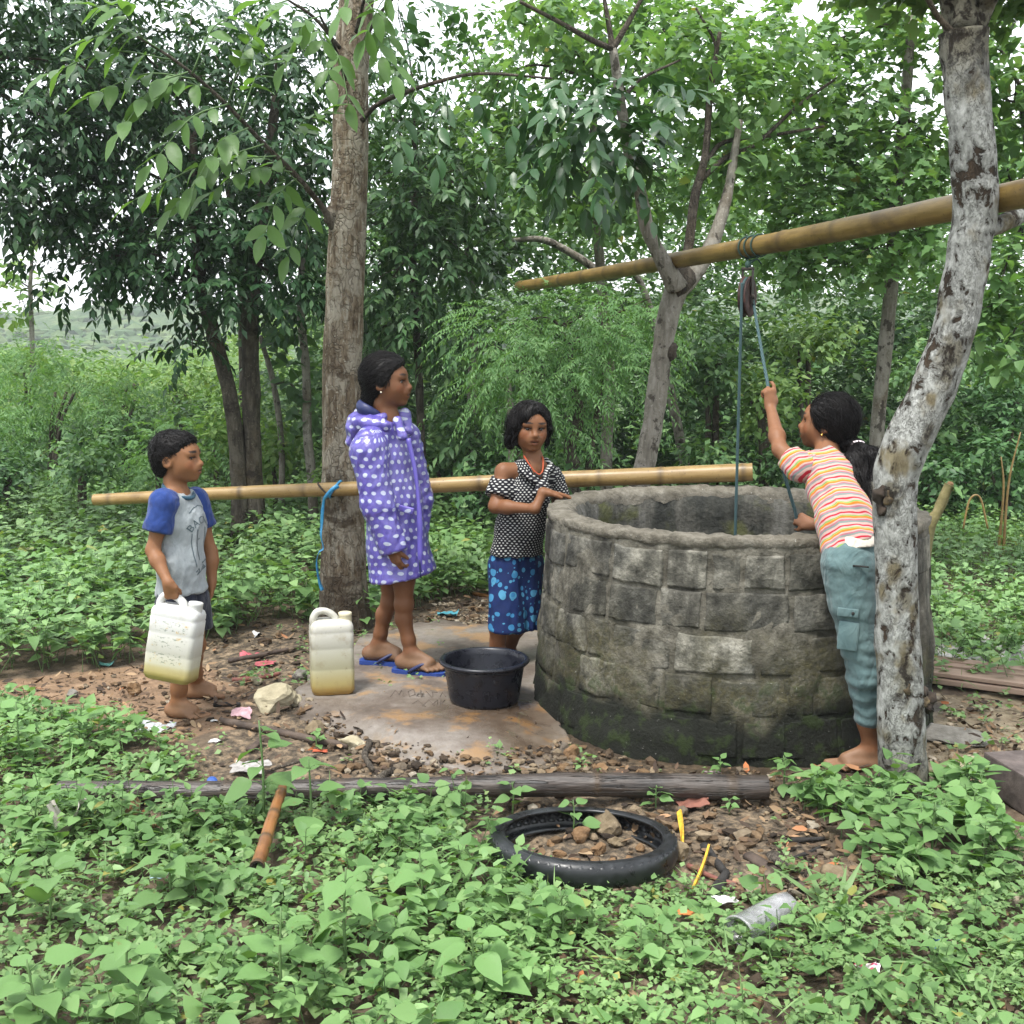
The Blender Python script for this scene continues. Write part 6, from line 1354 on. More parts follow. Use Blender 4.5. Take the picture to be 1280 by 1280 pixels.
# ------------------------------------------------------------------ figures: smooth implicit bodies turned into one mesh
class Sdf:
    def __init__(s, h): s.h = h; s.ops = []
    def cone(s, a, b, ra, rb, k=.02, flat=None, op='u'):
        s.ops.append(('cone', op, k, A(*a), A(*b), ra, rb, flat)); return s
    def chain(s, pts, rad, k=.02, flat=None):
        for i in range(len(pts)-1): s.cone(pts[i], pts[i+1], rad[i], rad[i+1], k, flat)
        return s
    def ell(s, c, r, Rm=None, k=.02, op='u'):
        s.ops.append(('ell', op, k, A(*c), A(*r), np.eye(3) if Rm is None else Rm)); return s
    def plane(s, p, n, k=.006, box=None): s.ops.append(('plane', 'i', k, A(*p), nrm(n), box)); return s     # keeps the side n points away from
    def bb(s, o):
        if o[0] == 'cone':
            r = max(o[5], o[6])*1.15; return np.minimum(o[3], o[4])-r, np.maximum(o[3], o[4])+r
        r = np.max(o[4]); return o[3]-r, o[3]+r
    def mesh(s):
        us = [s.bb(o) for o in s.ops if o[1] == 'u']; h = s.h
        lo = np.min([u[0] for u in us], 0)-3*h; hi = np.max([u[1] for u in us], 0)+3*h
        n = np.ceil((hi-lo)/h).astype(int)+1; D = np.full(n, .5, np.float32)
        ax = [lo[i]+h*np.arange(n[i]) for i in range(3)]
        for o in s.ops:
            k = o[2]
            if o[0] == 'plane':
                sl = [slice(0, n[i]) for i in range(3)]
                if o[5] is not None:
                    sl = [slice(int(np.clip((o[5][0][i]-lo[i])/h, 0, n[i])), int(np.clip((o[5][1][i]-lo[i])/h+1, 0, n[i]))) for i in range(3)]
                X, Y, Z = ax[0][sl[0]][:, None, None], ax[1][sl[1]][None, :, None], ax[2][sl[2]][None, None]
                d = (X-o[3][0])*o[4][0]+(Y-o[3][1])*o[4][1]+(Z-o[3][2])*o[4][2]
                a = D[tuple(sl)]; t = np.clip(.5-.5*(d-a)/k, 0, 1); D[tuple(sl)] = d*(1-t)+a*t+k*t*(1-t); continue
            b0, b1 = s.bb(o); pad = k+3*h
            sl = [slice(max(0, int((b0[i]-pad-lo[i])/h)), min(n[i], int((b1[i]+pad-lo[i])/h)+2)) for i in range(3)]
            if any(q.stop <= q.start for q in sl): continue
            P = np.stack(np.meshgrid(*[ax[i][sl[i]] for i in range(3)], indexing='ij'), -1)
            if o[0] == 'cone':
                a, b_, ra, rb, flat = o[3:]; ba = b_-a; t = np.clip(((P-a)@ba)/max(1e-9, ba@ba), 0, 1); v = P-a-t[..., None]*ba; sc_ = 1
                if flat is not None:
                    fn, fs = flat; fn = nrm(fn); v = v+fn*((v@fn)*(1/fs-1))[..., None]; sc_ = min(1, fs)**.5
                d = (np.linalg.norm(v, axis=-1)-(ra+(rb-ra)*t))*sc_
            else:
                q = (P-o[3])@o[5].T; k0 = np.linalg.norm(q/o[4], axis=-1); k1 = np.linalg.norm(q/o[4]**2, axis=-1)
                d = np.where(k1 < 1e-6, -np.min(o[4]), k0*(k0-1)/np.maximum(k1, 1e-6))
            a = D[tuple(sl)]
            if o[1] == 'u': t = np.clip(.5+.5*(a-d)/k, 0, 1); D[tuple(sl)] = a*(1-t)+d*t-k*t*(1-t)
            elif o[1] == 's': d = -d; t = np.clip(.5-.5*(d-a)/k, 0, 1); D[tuple(sl)] = d*(1-t)+a*t+k*t*(1-t)
        return surface_nets(D, lo, h)
def surface_nets(D, lo, h):
    S = D < 0; n = np.array(D.shape); c = np.zeros(n-1, np.int8); offs = [(i, j, k) for i in (0, 1) for j in (0, 1) for k in (0, 1)]
    for o in offs: c += S[o[0]:n[0]-1+o[0], o[1]:n[1]-1+o[1], o[2]:n[2]-1+o[2]]
    act = (c > 0) & (c < 8); I = np.argwhere(act); ids = np.full(n-1, -1, np.int64); ids[act] = np.arange(len(I))
    vals = {o: D[I[:, 0]+o[0], I[:, 1]+o[1], I[:, 2]+o[2]] for o in offs}; acc = np.zeros((len(I), 3)); cnt = np.zeros(len(I))
    for o in offs:
        for ax in range(3):
            if o[ax]: continue
            p = list(o); p[ax] = 1; a, b = vals[o], vals[tuple(p)]; m = (a < 0) != (b < 0)
            t = np.where(m, a/np.where(m, a-b, 1), 0); q = np.array(o, float)[None]+0*acc; q[:, ax] += t
            acc += q*m[:, None]; cnt += m
    V = (I+acc/cnt[:, None])*h+lo; F = []
    for ax in range(3):
        b_, c_ = (ax+1) % 3, (ax+2) % 3
        s0 = [slice(None)]*3; s1 = [slice(None)]*3; s0[ax] = slice(0, -1); s1[ax] = slice(1, None)
        E = S[tuple(s0)] != S[tuple(s1)]; J = np.argwhere(E); J = J[(J[:, b_] > 0) & (J[:, c_] > 0) & (J[:, b_] < n[b_]-1) & (J[:, c_] < n[c_]-1)]
        ins = S[J[:, 0], J[:, 1], J[:, 2]]; q = []
        for db, dc in ((-1, -1), (0, -1), (0, 0), (-1, 0)):
            K = J.copy(); K[:, b_] += db; K[:, c_] += dc; q.append(ids[K[:, 0], K[:, 1], K[:, 2]])
        q = np.stack(q, 1); q[~ins] = q[~ins][:, ::-1]; F.append(q)
    F = np.concatenate(F); F = F[(F >= 0).all(1)]
    e = np.concatenate([F[:, [0, 1]], F[:, [1, 2]], F[:, [2, 3]], F[:, [3, 0]]])     # one smoothing pass
    for lam in (.5, .35):
        s = np.zeros_like(V); k = np.zeros(len(V))
        for d in range(3): s[:, d] = np.bincount(e[:, 0], V[e[:, 1], d], len(V))
        k = np.bincount(e[:, 0], minlength=len(V)).astype(float); V = V+lam*(s/np.maximum(k, 1)[:, None]-V)*(k > 0)[:, None]
    return V, F
def vnormals(V, F):
    n = np.cross(V[F[:, 2]]-V[F[:, 0]], V[F[:, 3]]-V[F[:, 1]]); N = np.zeros_like(V)
    for j in range(4):
        for d in range(3): N[:, d] += np.bincount(F[:, j], n[:, d], len(V))
    return nrm(N)
def wrinkle(V, F, amp, f, axis=None, stretch=1., seed=0, fbmo=3):
    q = V.copy()
    if axis is not None: a = nrm(axis); q = q+a*((q@a)*(stretch-1))[:, None]
    w = fbm(q*f, fbmo, seed); w = 1-np.abs(w)*2; return V+vnormals(V, F)*(amp*w)[:, None]

SKIN = A(.185, .083, .036)
def skin_mat(name):
    b = NB(name); at = b.n('ShaderNodeAttribute', attribute_name='skin'); n = b.noise(b.geo(), 55, 4); n2_ = b.noise(b.geo(), 400, 2)
    c = b.mix(b.fr(n, .3, .7, 0, .35), at.outputs['Vector'], b.mix(1, at.outputs['Vector'], (.78, .72, .68), 'MULTIPLY'))
    return b.done(b.principled(c, .56, b.bump(n2_, .25, .001), .3, Subsurface_Weight=.06, Subsurface_Radius=(.012, .005, .003)))
M['skin'] = skin_mat('skin')
def hair_mat():
    b = NB('hair'); g = b.coord('Object', (1, 1, 1)); n = b.noise(b.coord('Object', (260, 260, 40)), 1, 3); at = b.attr('strand')
    n = b.noise(at.outputs['Vector'], 1, 4)
    c = b.ramp(n, [(.3, (.0025, .002, .0022)), (.6, (.0055, .0045, .0045)), (.8, (.012, .009, .008))])
    return b.done(b.principled(c, .42, b.bump(n, .7, .003), .16))
M['hair'] = hair_mat()
b = NB('eye_white'); M['eye_white'] = b.done(b.principled((.26, .235, .215), .3, None, .5))
b = NB('eye_iris'); M['eye_iris'] = b.done(b.principled((.010, .006, .005), .08, None, .6))
b = NB('nail'); M['nail'] = b.done(b.principled((.40, .23, .17), .35))

class Person:
    def __init__(s, label, loc, skin=SKIN, h=.0048):
        s.root = thing('person', label, 'person', loc, None); s.sd = Sdf(h); s.paint = []; s.skin = skin; s.eyes = []
    def head(s, o, f, u, h, fs=1.0, ear=1., smile=0.):
        f = nrm(f); u = nrm(A(*u)-f*np.dot(u, f)); l = np.cross(u, f); Rm = np.stack([f, l, u]); s.h_ = h
        L = lambda a, b_, c: A(*o)+h*(a*fs*f+b_*l+c*u); s.L = L; s.Rh = Rm; s.hf, s.hl, s.hu = f, l, u; s.fs = fs; sd = s.sd
        E = lambda c, r, k=.012, op='u', R_=Rm: sd.ell(L(*c), A(r[0]*fs, r[1], r[2])*h, R_, k, op)
        E((-.07, 0, .13), (.42, .345, .365)); E((.10, 0, -.10), (.285, .295, .36), .03)
        E((.10, 0, -.30), (.23, .235, .17), .03); E((.295, 0, -.415), (.100, .10, .075), .02)
        E((.27, 0, .10), (.13, .24, .13), .03)                       # forehead
        for sg in (1, -1):
            E((.225, sg*.17, -.14), (.135, .115, .135), .025)        # cheeks
            E((.385, sg*.145, -.03), (.075, .095, .05), .012, 's')   # sockets
        for sg in (1, -1):
            E((.318, sg*.142, .024), (.062, .088, .038), .006); E((.310, sg*.142, -.068), (.055, .085, .031), .008)   # lids
            E((.345, sg*.14, .075), (.045, .11, .028), .012)         # brow
        sd.cone(L(.365, 0, .03), L(.445, 0, -.125), .038*h, .050*h, .014)
        E((.462, 0, -.150), (.056, .068, .046), .010)
        for sg in (1, -1): E((.385, sg*.062, -.172), (.056, .050, .038), .010); E((.425, sg*.035, -.205), (.022, .018, .014), .004, 's')
        E((.355, 0, -.265), (.090, .14, .09), .02)
        E((.420, 0, -.256), (.044, .088, .024), .008); E((.410, 0, -.312), (.044, .074, .029), .008)
        E((.450, 0, -.284), (.030, .098+.03*smile, .0065), .006, 's')
        for sg in (1, -1):
            Re = np.stack([nrm(f*.92+u*-.25), nrm(l), nrm(np.cross(nrm(f*.92+u*-.25), l))]); c = (-.06, sg*.335, -.06)
            E(c, (.085*ear, .040, .125*ear), .010, 'u', Re); E((-.045, sg*.372, -.045), (.045*ear, .022, .078*ear), .010, 's', Re); E((-.02, sg*.345, -.15), (.032, .028, .036), .008)
        dk = s.skin*.42
        s.paint += [(L(.425, 0, -.256), A(.055*fs, .10, .026)*h, Rm, s.skin*A(.72, .62, .80)), (L(.415, 0, -.312), A(.05*fs, .085, .030)*h, Rm, s.skin*A(.92, .82, 1.05)), (L(.445, 0, -.284), A(.045*fs, .11, .012)*h, Rm, s.skin*.2)]
        for sg in (1, -1):
            Rb = np.stack([f, nrm(l+u*sg*.06), nrm(u-l*sg*.06)])
            s.paint += [(L(.37, sg*.145, .108), A(.10*fs, .115, .025)*h, Rb, A(.014, .009, .007)), (L(.36, sg*.142, .000), A(.07*fs, .098, .018)*h, Rb, A(.010, .006, .005)), (L(.30, sg*.2, -.15), A(.16*fs, .10, .10)*h, Rm, s.skin*A(1.12, .98, .95)), (L(.40, sg*.035, -.20), A(.03, .022, .016)*h, Rm, s.skin*.3), (L(-.045, sg*.37, -.045), A(.05, .03, .08)*h, Rm, s.skin*.62)]
            s.eyes.append((L(.292, sg*.142, -.022), .062*h))
        return s
    def arm(s, sh, el, wr, r=(.034, .028, .027, .020), k=.02): s.sd.chain([sh, A(*sh)*.5+A(*el)*.5, el], [r[0], r[0]*.95, r[1]], k); s.sd.chain([el, A(*el)*.7+A(*wr)*.3, wr], [r[1], r[2]*1.08, r[3]], k)
    def leg(s, hip, kn, an, r=(.062, .043, .044, .026), back=None):
        s.sd.chain([hip, A(*hip)*.5+A(*kn)*.5, kn], [r[0], r[0]*.9, r[1]], .02); c = A(*kn)*.70+A(*an)*.30+(A(0, 0, 0) if back is None else A(*back)*.012)
        s.sd.chain([kn, c, A(*kn)*.25+A(*an)*.75, an], [r[1], r[2]*1.0, r[3]*1.22, r[3]], .02); s.sd.ell(kn, (r[1]*1.02,)*3, None, .02)
    def foot(s, an, toe, L, gz, side):
        t = nrm(A(toe[0], toe[1], 0)); lt = np.cross(A(0, 0, 1), t)*side          # lt points to the big-toe side
        s.paint.append((A(an[0], an[1], gz)+t*.25*L, A(.62, .62, .40)*L, np.eye(3), s.skin*.62+A(.20, .145, .095)*.38))
        heel = A(an[0], an[1], gz)-t*.20*L+A(0, 0, .13*L); ball = A(an[0], an[1], gz)+t*.44*L+A(0, 0, .105*L); sd = s.sd
        sd.cone(an, heel+t*.06*L, .125*L, .145*L, .02); sd.cone(heel, A(an[0], an[1], gz)+t*.12*L+A(0, 0, .15*L), .135*L, .145*L, .02)
        sd.cone(A(*an)+t*.05*L-A(0, 0, .0*L), ball+A(0, 0, .02), .13*L, .09*L, .02)
        sd.cone(A(an[0], an[1], gz)+t*.0*L+A(0, 0, .12*L)-lt*.02*L, ball+lt*.065*L, .115*L, .11*L, .02); sd.cone(A(an[0], an[1], gz)+A(0, 0, .10*L)-lt*.04*L, ball-lt*.085*L-t*.06*L, .10*L, .09*L, .02)
        for i, (dx, ln, r) in enumerate([(.125, .27, .062), (.045, .25, .046), (-.025, .22, .043), (-.09, .18, .040), (-.148, .13, .038)]):
            p = ball+lt*dx*L-A(0, 0, .02*L)+t*(.02-.03*i)*L; q = p+t*ln*L+lt*dx*.12*L; q[2] = gz+r*L; sd.cone(p, q, r*L*1.15, r*L, .005)
            s.nail(q+t*r*L*.35+A(0, 0, r*L*.8), t, A(0, 0, 1), r*L*.6)
    def nail(s, p, d, n, r): s.__dict__.setdefault('nails', []).append((p, d, n, r))
    def hand(s, wr, d, pn, L, side, curls, thumb=(.5, .7, .3), spread=.10, tcurl=.4):
        """d towards the fingers, pn out of the palm, side = +1 if the thumb lies along cross(pn, d)"""
        d = nrm(d); pn = nrm(A(*pn)-d*np.dot(pn, d)); b_ = np.cross(pn, d)*side; sd = s.sd; wr = A(*wr)
        sd.cone(wr, wr+d*.16*L, .17*L, .17*L, .014, (pn, .72)); sd.cone(wr+d*.12*L+b_*.06*L, wr+d*.44*L+b_*.12*L, .15*L, .12*L, .012, (pn, .62)); sd.cone(wr+d*.12*L-b_*.05*L, wr+d*.42*L-b_*.12*L, .14*L, .11*L, .012, (pn, .60))
        for i, (o, ln, r) in enumerate([(.175, .43, .062), (.06, .49, .064), (-.055, .45, .060), (-.16, .35, .054)]):
            p = wr+d*(.48-.03*abs(i-1))*L+b_*o*L; dd = nrm(d+b_*spread*(1.4-i)); a = 0; c = curls[i] if hasattr(curls[0], '__len__') else curls
            for j, (fl, ang) in enumerate(zip((.46, .30, .24), c)):
                a += ang; q = p+(dd*math.cos(a)+pn*math.sin(a))*fl*ln*L; sd.cone(p, q, r*L*(1-.07*j), r*L*(.95-.08*j), .004); p = q
            e = dd*math.cos(a)+pn*math.sin(a); s.nail(p+(-pn*math.cos(a)+dd*math.sin(a))*r*L*.75, e, -pn*math.cos(a)+dd*math.sin(a), r*L*.6)
        tb = wr+d*.16*L+b_*.17*L; td = nrm(d*thumb[0]+b_*thumb[1]+pn*thumb[2]); q = tb+td*.22*L; sd.cone(wr+d*.10*L+b_*.08*L, tb, .11*L, .095*L, .01); sd.cone(tb, q, .092*L, .072*L, .006)
        td2 = nrm(td+tcurl*(pn*.7+d*.5-b_*.5)); q2 = q+td2*.19*L; sd.cone(q, q2, .070*L, .056*L, .004); s.nail(q2-pn*.045*L, td2, -pn, .04*L)
    def finish(s):
        V, F = s.sd.mesh(); c = np.tile(s.skin, (len(V), 1))
        for p, r, Rm, col in s.paint:
            q = np.linalg.norm(((V-p)@Rm.T)/r, axis=1); w = sstep(1.12, .82, q)[:, None]; c = c*(1-w)+np.asarray(col)*w
        s.body = obj('body', V, [F], M['skin'], s.root, attrs=dict(skin=c))
        for p, r in s.eyes:
            V, F = ico(3); e = obj('eye', V*r+p, [F], M['eye_white'], s.root)
            V2, F2 = ico(2); g = p+s.hf*r*.42; obj('iris', V2*r*.74+g, [F2], M['eye_iris'], e)
        for p, d, n, r in getattr(s, 'nails', []):
            pass
        return s
    def part(s, name, sd, mat, uvw=None, amp=0, f=12, axis=None, stretch=1, seed=0, post=None, label=None):
        V, F = sd.mesh()
        if amp: V = wrinkle(V, F, amp, f, axis, stretch, seed)
        if post: V = post(V, F)
        at = {}
        if uvw is not None: at['uvw'] = uvw(V)
        return obj(name, V, [F], mat, s.root, attrs=at, label=label)
    def hairpart(s, sd, name='hair', amp=.003, f=60, vec=None, seed=0):
        V, F = sd.mesh(); L = s.L; q = V-L(0, 0, .1); a = q@s.hf; l = q@s.hl; u = q@s.hu
        az = np.arctan2(l, -a+1e-9) if vec is None else None
        st = np.stack([np.arctan2(l, u+.06)*22, a*30, q@s.hu*14], -1) if vec is None else vec(V)
        st = st*1.0; w = fbm(st, 3, seed); V = V+vnormals(V, F)*(amp*w)[:, None]
        return obj(name, V, [F], M['hair'], s.root, attrs=dict(strand=st*2.2))
    def fur(s, ob, n, field, length, r=.0011, lift=.0025, seed=0, steps=9, wild=.25):
        steps = min(steps, 7)
        """fine hair laid over the hair mass, following `field` along the surface"""
        me = ob.data; off = rootloc(ob); VV = [Vector(v.co)+off for v in me.vertices]; bvh = BVHTree.FromPolygons(VV, [list(p.vertices) for p in me.polygons])
        rs = np.random.default_rng(seed); mb = MB()
        for i in rs.integers(0, len(VV), n):
            p = VV[i].copy(); P = [A(*p)]; ln = length*rs.uniform(.6, 1.3); w = rs.normal(0, wild, 3); lf = lift*rs.uniform(.2, 1.8)
            for k in range(steps):
                loc, nor, _, _ = bvh.find_nearest(p)
                d = A(*field(A(*p)))+w; nn = A(*nor); d = nrm(d-nn*np.dot(d, nn)); q = A(*loc)+d*ln/steps
                l2, n2_, _, _ = bvh.find_nearest(Vector(q)); q = A(*l2)+A(*n2_)*lf*(.3+k/steps); P.append(q); p = Vector(q)
            T_ = np.array(P); V, Fp = tube(T_, np.linspace(r, r*.45, len(T_)), 3, None, cap=False); mb.add(V, Fp, strand=V*0+rs.uniform(0, 50, 3))
        return mb.build('hair_strand', M['hair'], s.root)
    def strands(s, lines, r=.0022, name='hair_strand'):
        mb = MB()
        for P in lines: V, Fp = tube(P, np.linspace(r, r*.4, len(P)), 5, 14); mb.add(V, Fp, strand=V*30)
        return mb.build(name, M['hair'], s.root)
def cyl(c, ax, f, R0):
    """cloth coordinates round an axis: metres round, metres along; the seam at the back"""
    ax = nrm(ax); f = nrm(A(*f)-ax*np.dot(f, ax)); l = np.cross(ax, f)
    def fn(V): q = V-A(*c); return np.stack([np.arctan2(q@l, q@f)*R0, q@ax, 0*q[:, 0]], -1)
    return fn
def dots_mat(name, base, dot, su, sv, r, ell=(1, 1), rough=.5, soft_=.04, bump=.3, spec=.4, extra=None, **kw):
    b = NB(name); at = b.attr('uvw'); x, y, z = b.sep(at.outputs['Vector'])[:3]
    dn_ = b.n('ShaderNodeTexNoise'); dn_.inputs['Scale'].default_value = 9; b.l(b.geo(), dn_.inputs['Vector']); dc = b.sep(dn_.outputs['Color'])
    x = b.math('ADD', x, b.math('MULTIPLY', b.math('SUBTRACT', dc[0], .5), .045)); y = b.math('ADD', y, b.math('MULTIPLY', b.math('SUBTRACT', dc[1], .5), .03)); v = b.math('DIVIDE', y, sv); row = b.math('FLOOR', v); u = b.math('ADD', b.math('DIVIDE', x, su), b.math('MULTIPLY', b.math('MODULO', b.math('ABSOLUTE', row), 2), .5))
    fu = b.math('MULTIPLY', b.math('SUBTRACT', b.math('FRACT', u), .5), ell[0]); fv = b.math('MULTIPLY', b.math('SUBTRACT', b.math('FRACT', v), .5), ell[1])
    d = b.math('SQRT', b.math('ADD', b.math('MULTIPLY', fu, fu), b.math('MULTIPLY', fv, fv)))
    nz = b.noise(b.geo(), 25, 4); m = b.fr(d, r, r-soft_)
    c0 = b.mix(b.fr(nz, .35, .65, 0, .5), base, tuple(k*.62 for k in base)); c = b.mix(m, c0, dot)
    if extra: c = extra(b, c, x, y)
    cw = b.noise(b.geo((1, 1, .45)), 30, 5, .62, .8) if spec >= .5 else b.noise(b.geo(), 180, 2)
    return b.done(b.principled(c, rough, b.bump(cw, bump*2.6 if spec >= .5 else bump, .012 if spec >= .5 else .002), spec, **kw))
def cloth(name, stops, rough=.85, scale=30, bump=.4, extra=None):
    b = NB(name); nz = b.noise(b.geo(), scale, 5); c = b.ramp(nz, [(.3, stops[0]), (.7, stops[-1])])
    if extra: c = extra(b, c)
    return b.done(b.principled(c, rough, b.bump(b.math('ADD', b.noise(b.geo((1, 1, .5)), 16, 3, .5, 1.), b.math('MULTIPLY', b.noise(b.geo(), 500, 2), .05)), .75, .02), .25, Sheen_Weight=.15))
UP = A(0, 0, 1)

# ============================ the boy with the jerrycan
Yb = 4.62
boy = Person('barefoot boy in a grey and blue t-shirt holding a white jerrycan', G(240, 893), A(.200, .091, .040))
nb, ch, wa, pe = W(221, 615, 4.62), W(227, 656, 4.62), W(226, 705, 4.61), W(228, 745, 4.62)
fB = nrm(A(.90, -.44, 0)); lB = np.cross(UP, fB)              # facing right, turned towards the camera; left is away
boy.head(W(221.5, 571, 4.62), A(.985, -.17, .03), A(-.04, 0, 1), .195, 1.05, 1.15)
sd = boy.sd
sd.cone(W(217, 600, 4.62), nb, .040, .040, .02); sd.cone(nb, ch, .038, .075, .03, (fB, .8))
sd.cone(ch, wa, .088, .083, .03, (fB, .74)); sd.cone(wa, pe, .082, .090, .03, (fB, .76))
shR, shL = nb-lB*.105-UP*.028, nb+lB*.105-UP*.030
shR = W(205, 629, 4.53); shL = W(243, 626, 4.72)
sd.cone(nb-UP*.03, shR, .040, .036, .03); sd.cone(nb-UP*.03, shL, .040, .036, .03)
elR, wrR = W(191, 688, 4.50), CANH+A(-.004, -.026, .060)
boy.arm(shR, elR, wrR, (.031, .025, .025, .0175))
boy.hand(wrR, A(.12, .10, -1), A(0, 1, .1), .118, -1, (1.25, 1.35, .9), (.7, .35, .6), .03, .9)
elL, wrL = W(263, 690, 4.74), W(265, 727, 4.72); boy.arm(shL, elL, wrL, (.033, .026, .026, .018))
boy.hand(wrL, A(-.05, -.1, -1), A(-1, -.2, 0), .115, -1, (.35, .45, .3), (.7, .5, .4))
hR, hL = pe-lB*.045-UP*.02, pe+lB*.045-UP*.02
anR = W(222, 880, 4.60); anL = W(244, 860, 4.85); anR[2] = .062; anL[2] = .062
gzR, gzL = float(hz(anR[0], anR[1]))+.004, float(hz(anL[0], anL[1]))+.006
anR[2] = gzR+.058; anL[2] = gzL+.058
boy.leg(hR, W(230, 812, 4.58), anR, (.056, .040, .040, .025), -fB); boy.leg(hL, W(243, 806, 4.72), anL, (.056, .040, .040, .025), -fB)
boy.foot(anR, A(.93, -.36, 0), .175, gzR, 1); boy.foot(anL, A(1, -.12, 0), .175, gzL, -1)
boy.finish()
L = boy.L; hs = Sdf(.0042); h = boy.h_
hs.ell(L(-.085, 0, .155), A(.445*1.05, .372, .375)*h, boy.Rh); hs.ell(L(-.20, 0, -.02), A(.29*1.05, .335, .28)*h, boy.Rh, .02); hs.ell(L(.12, 0, .26), A(.25, .25, .19)*h, boy.Rh, .03); hs.ell(L(-.28, 0, -.22), A(.17, .23, .17)*h, boy.Rh, .03)
hs.plane(L(.30, 0, .235), boy.hf*.72-boy.hu*.69, .012)
hb = boy.hairpart(hs, amp=.0012, f=60)
boy.fur(hb, 900, lambda p: boy.hf*(.6 if np.dot(p-boy.L(0, 0, .3), boy.hu) > 0 else -.1)-boy.hu*.6, .035, .0014, .004, 1, 9, .4); boy.fur(hb, 140, lambda p: boy.hf*.3-boy.hu*.5, .03, .0010, .010, 11, 6, 1.)
# shirt: grey body, blue raglan sleeves, dark collar, print
gm = cloth('shirt_grey', [(.19, .215, .225), (.29, .315, .325)], .9, 18); bm_ = cloth('shirt_blue', [(.008, .022, .10), (.016, .045, .19)], .9, 18); nm = cloth('shorts_navy', [(.006, .008, .016), (.018, .022, .038)], .9)
ts = Sdf(.0054)
ts.cone(nb-UP*.012, ch, .052, .089, .03, (fB, .84)); ts.cone(ch, wa, .100, .101, .03, (fB, .80)); ts.cone(wa, pe, .101, .110, .03, (fB, .82)); ts.cone(pe, pe-UP*.03, .110, .113, .02, (fB, .82))
ts.cone(nb-UP*.034, shR*.9+nb*.1, .050, .047, .03); ts.cone(nb-UP*.034, shL*.9+nb*.1, .050, .047, .03)
ts.plane(W(228, 741, 4.62), A(.10, 0, -1), .006); ts.ell(nb+fB*.012+UP*.040, (.062, .062, .058), None, .008, 's')
boy_shirt = boy.part('t_shirt', ts, gm, amp=.0055, f=13, axis=nrm(A(.4, 0, 1)), stretch=.4, seed=3)
for sh, el, nmx in ((shR, elR, 'sleeve'), (shL, elL, 'sleeve')):
    s_ = Sdf(.0054); d = nrm(A(*el)-A(*sh)); s_.cone(nb-UP*.030+nrm(sh-nb)*.03, sh, .046, .0525, .03); s_.cone(sh, sh+d*.115, .0515, .056, .02); s_.plane(sh+d*.112, d, .005)
    s_.ell(nb+fB*.012+UP*.046, (.060, .060, .056), None, .008, 's')
    boy.part(nmx, s_, bm_, amp=.003, f=18, seed=5)
th_ = np.linspace(0, 2*PI, 41); cr = .0545; cc = nb+fB*.010+UP*.000
colr = np.stack([cc+fB*cr*math.cos(a)*1.02+lB*cr*math.sin(a)*1.02+UP*(.006-.026*math.cos(a)) for a in th_])
V, Fp = tube(colr, .0085, 8, cap=False); V = V; obj('collar', V, Fp, cloth('collar_teal', [(.012, .045, .075), (.02, .07, .11)]), boy.root)
ss = Sdf(.0054); ss.cone(pe+UP*.035, pe-UP*.02, .092, .100, .03, (fB, .82))
kR, kL = W(230, 800, 4.585), W(245, 796, 4.71); ss.cone(hR, kR, .073, .072, .02); ss.cone(hL, kL, .073, .070, .02); ss.plane(W(240, 791, 4.62), A(0.02, 0, -1), .006)
boy.part('shorts', ss, nm, amp=.004, f=14, axis=UP, stretch=.4, seed=9)
# the print on the chest, laid on the cloth
def print_on(parent_obj, root, pts2d_polys, P0, ex, ez, dirn, mat, name, lift=.0018):
    me = parent_obj.data; off = rootloc(parent_obj); vs_ = [Vector(v.co)+off for v in me.vertices]; bvh = BVHTree.FromPolygons(vs_, [list(p.vertices) for p in me.polygons])
    V, P, n = [], {}, 0
    for vv, polys in pts2d_polys:
        q = []
        for x, z in vv:
            p = Vector(P0+ex*x+ez*z-A(*dirn)*.4); hit = bvh.ray_cast(p, Vector(dirn)); q.append(A(*(hit[0] if hit[0] is not None else p+Vector(dirn)*.4))-A(*dirn)*lift)
        V += q
        for f in polys: P.setdefault(len(f), []).append([i+n for i in f])
        n += len(vv)
    return obj(name, np.array(V), [np.array(v) for v in P.values()], mat, root, sm=False)
def text2d(txt, size, arc=0., step=.003):
    cu = bpy.data.curves.new('t', 'FONT'); cu.body = txt; cu.size = size; cu.align_x = 'CENTER'; o = bpy.data.objects.new('t', cu); COL.objects.link(o)
    dg = bpy.context.evaluated_depsgraph_get(); me = bpy.data.meshes.new_from_object(o.evaluated_get(dg)); bm = bmesh.new(); bm.from_mesh(me); bmesh.ops.triangulate(bm, faces=bm.faces)
    bm.verts.index_update(); vv = [(v.co.x, v.co.y) for v in bm.verts]; ff = [[v.index for v in f.verts] for f in bm.faces]; bm.free(); bpy.data.objects.remove(o); bpy.data.curves.remove(cu); bpy.data.meshes.remove(me)
    if arc: vv = [(math.sin(x/arc)*(arc+y), math.cos(x/arc)*(arc+y)-arc) for x, y in vv]
    return vv, ff
def line2d(pts, w, n=6):
    P = np.array(pts, float); P = np.concatenate([np.linspace(P[i], P[i+1], n, endpoint=False) for i in range(len(P)-1)]+[P[-1:]]); T = nrm(np.gradient(P, axis=0)); N = np.stack([-T[:, 1], T[:, 0]], -1); m = len(P)
    vv = [tuple(p) for p in np.stack([P-N*w/2, P+N*w/2], 1).reshape(-1, 2)]; return vv, [[2*i, 2*i+2, 2*i+3, 2*i+1] for i in range(m-1)]
inkm = cloth('ink', [(.035, .055, .065), (.07, .10, .115)]); exB = nrm(np.cross(fB, UP))*-1
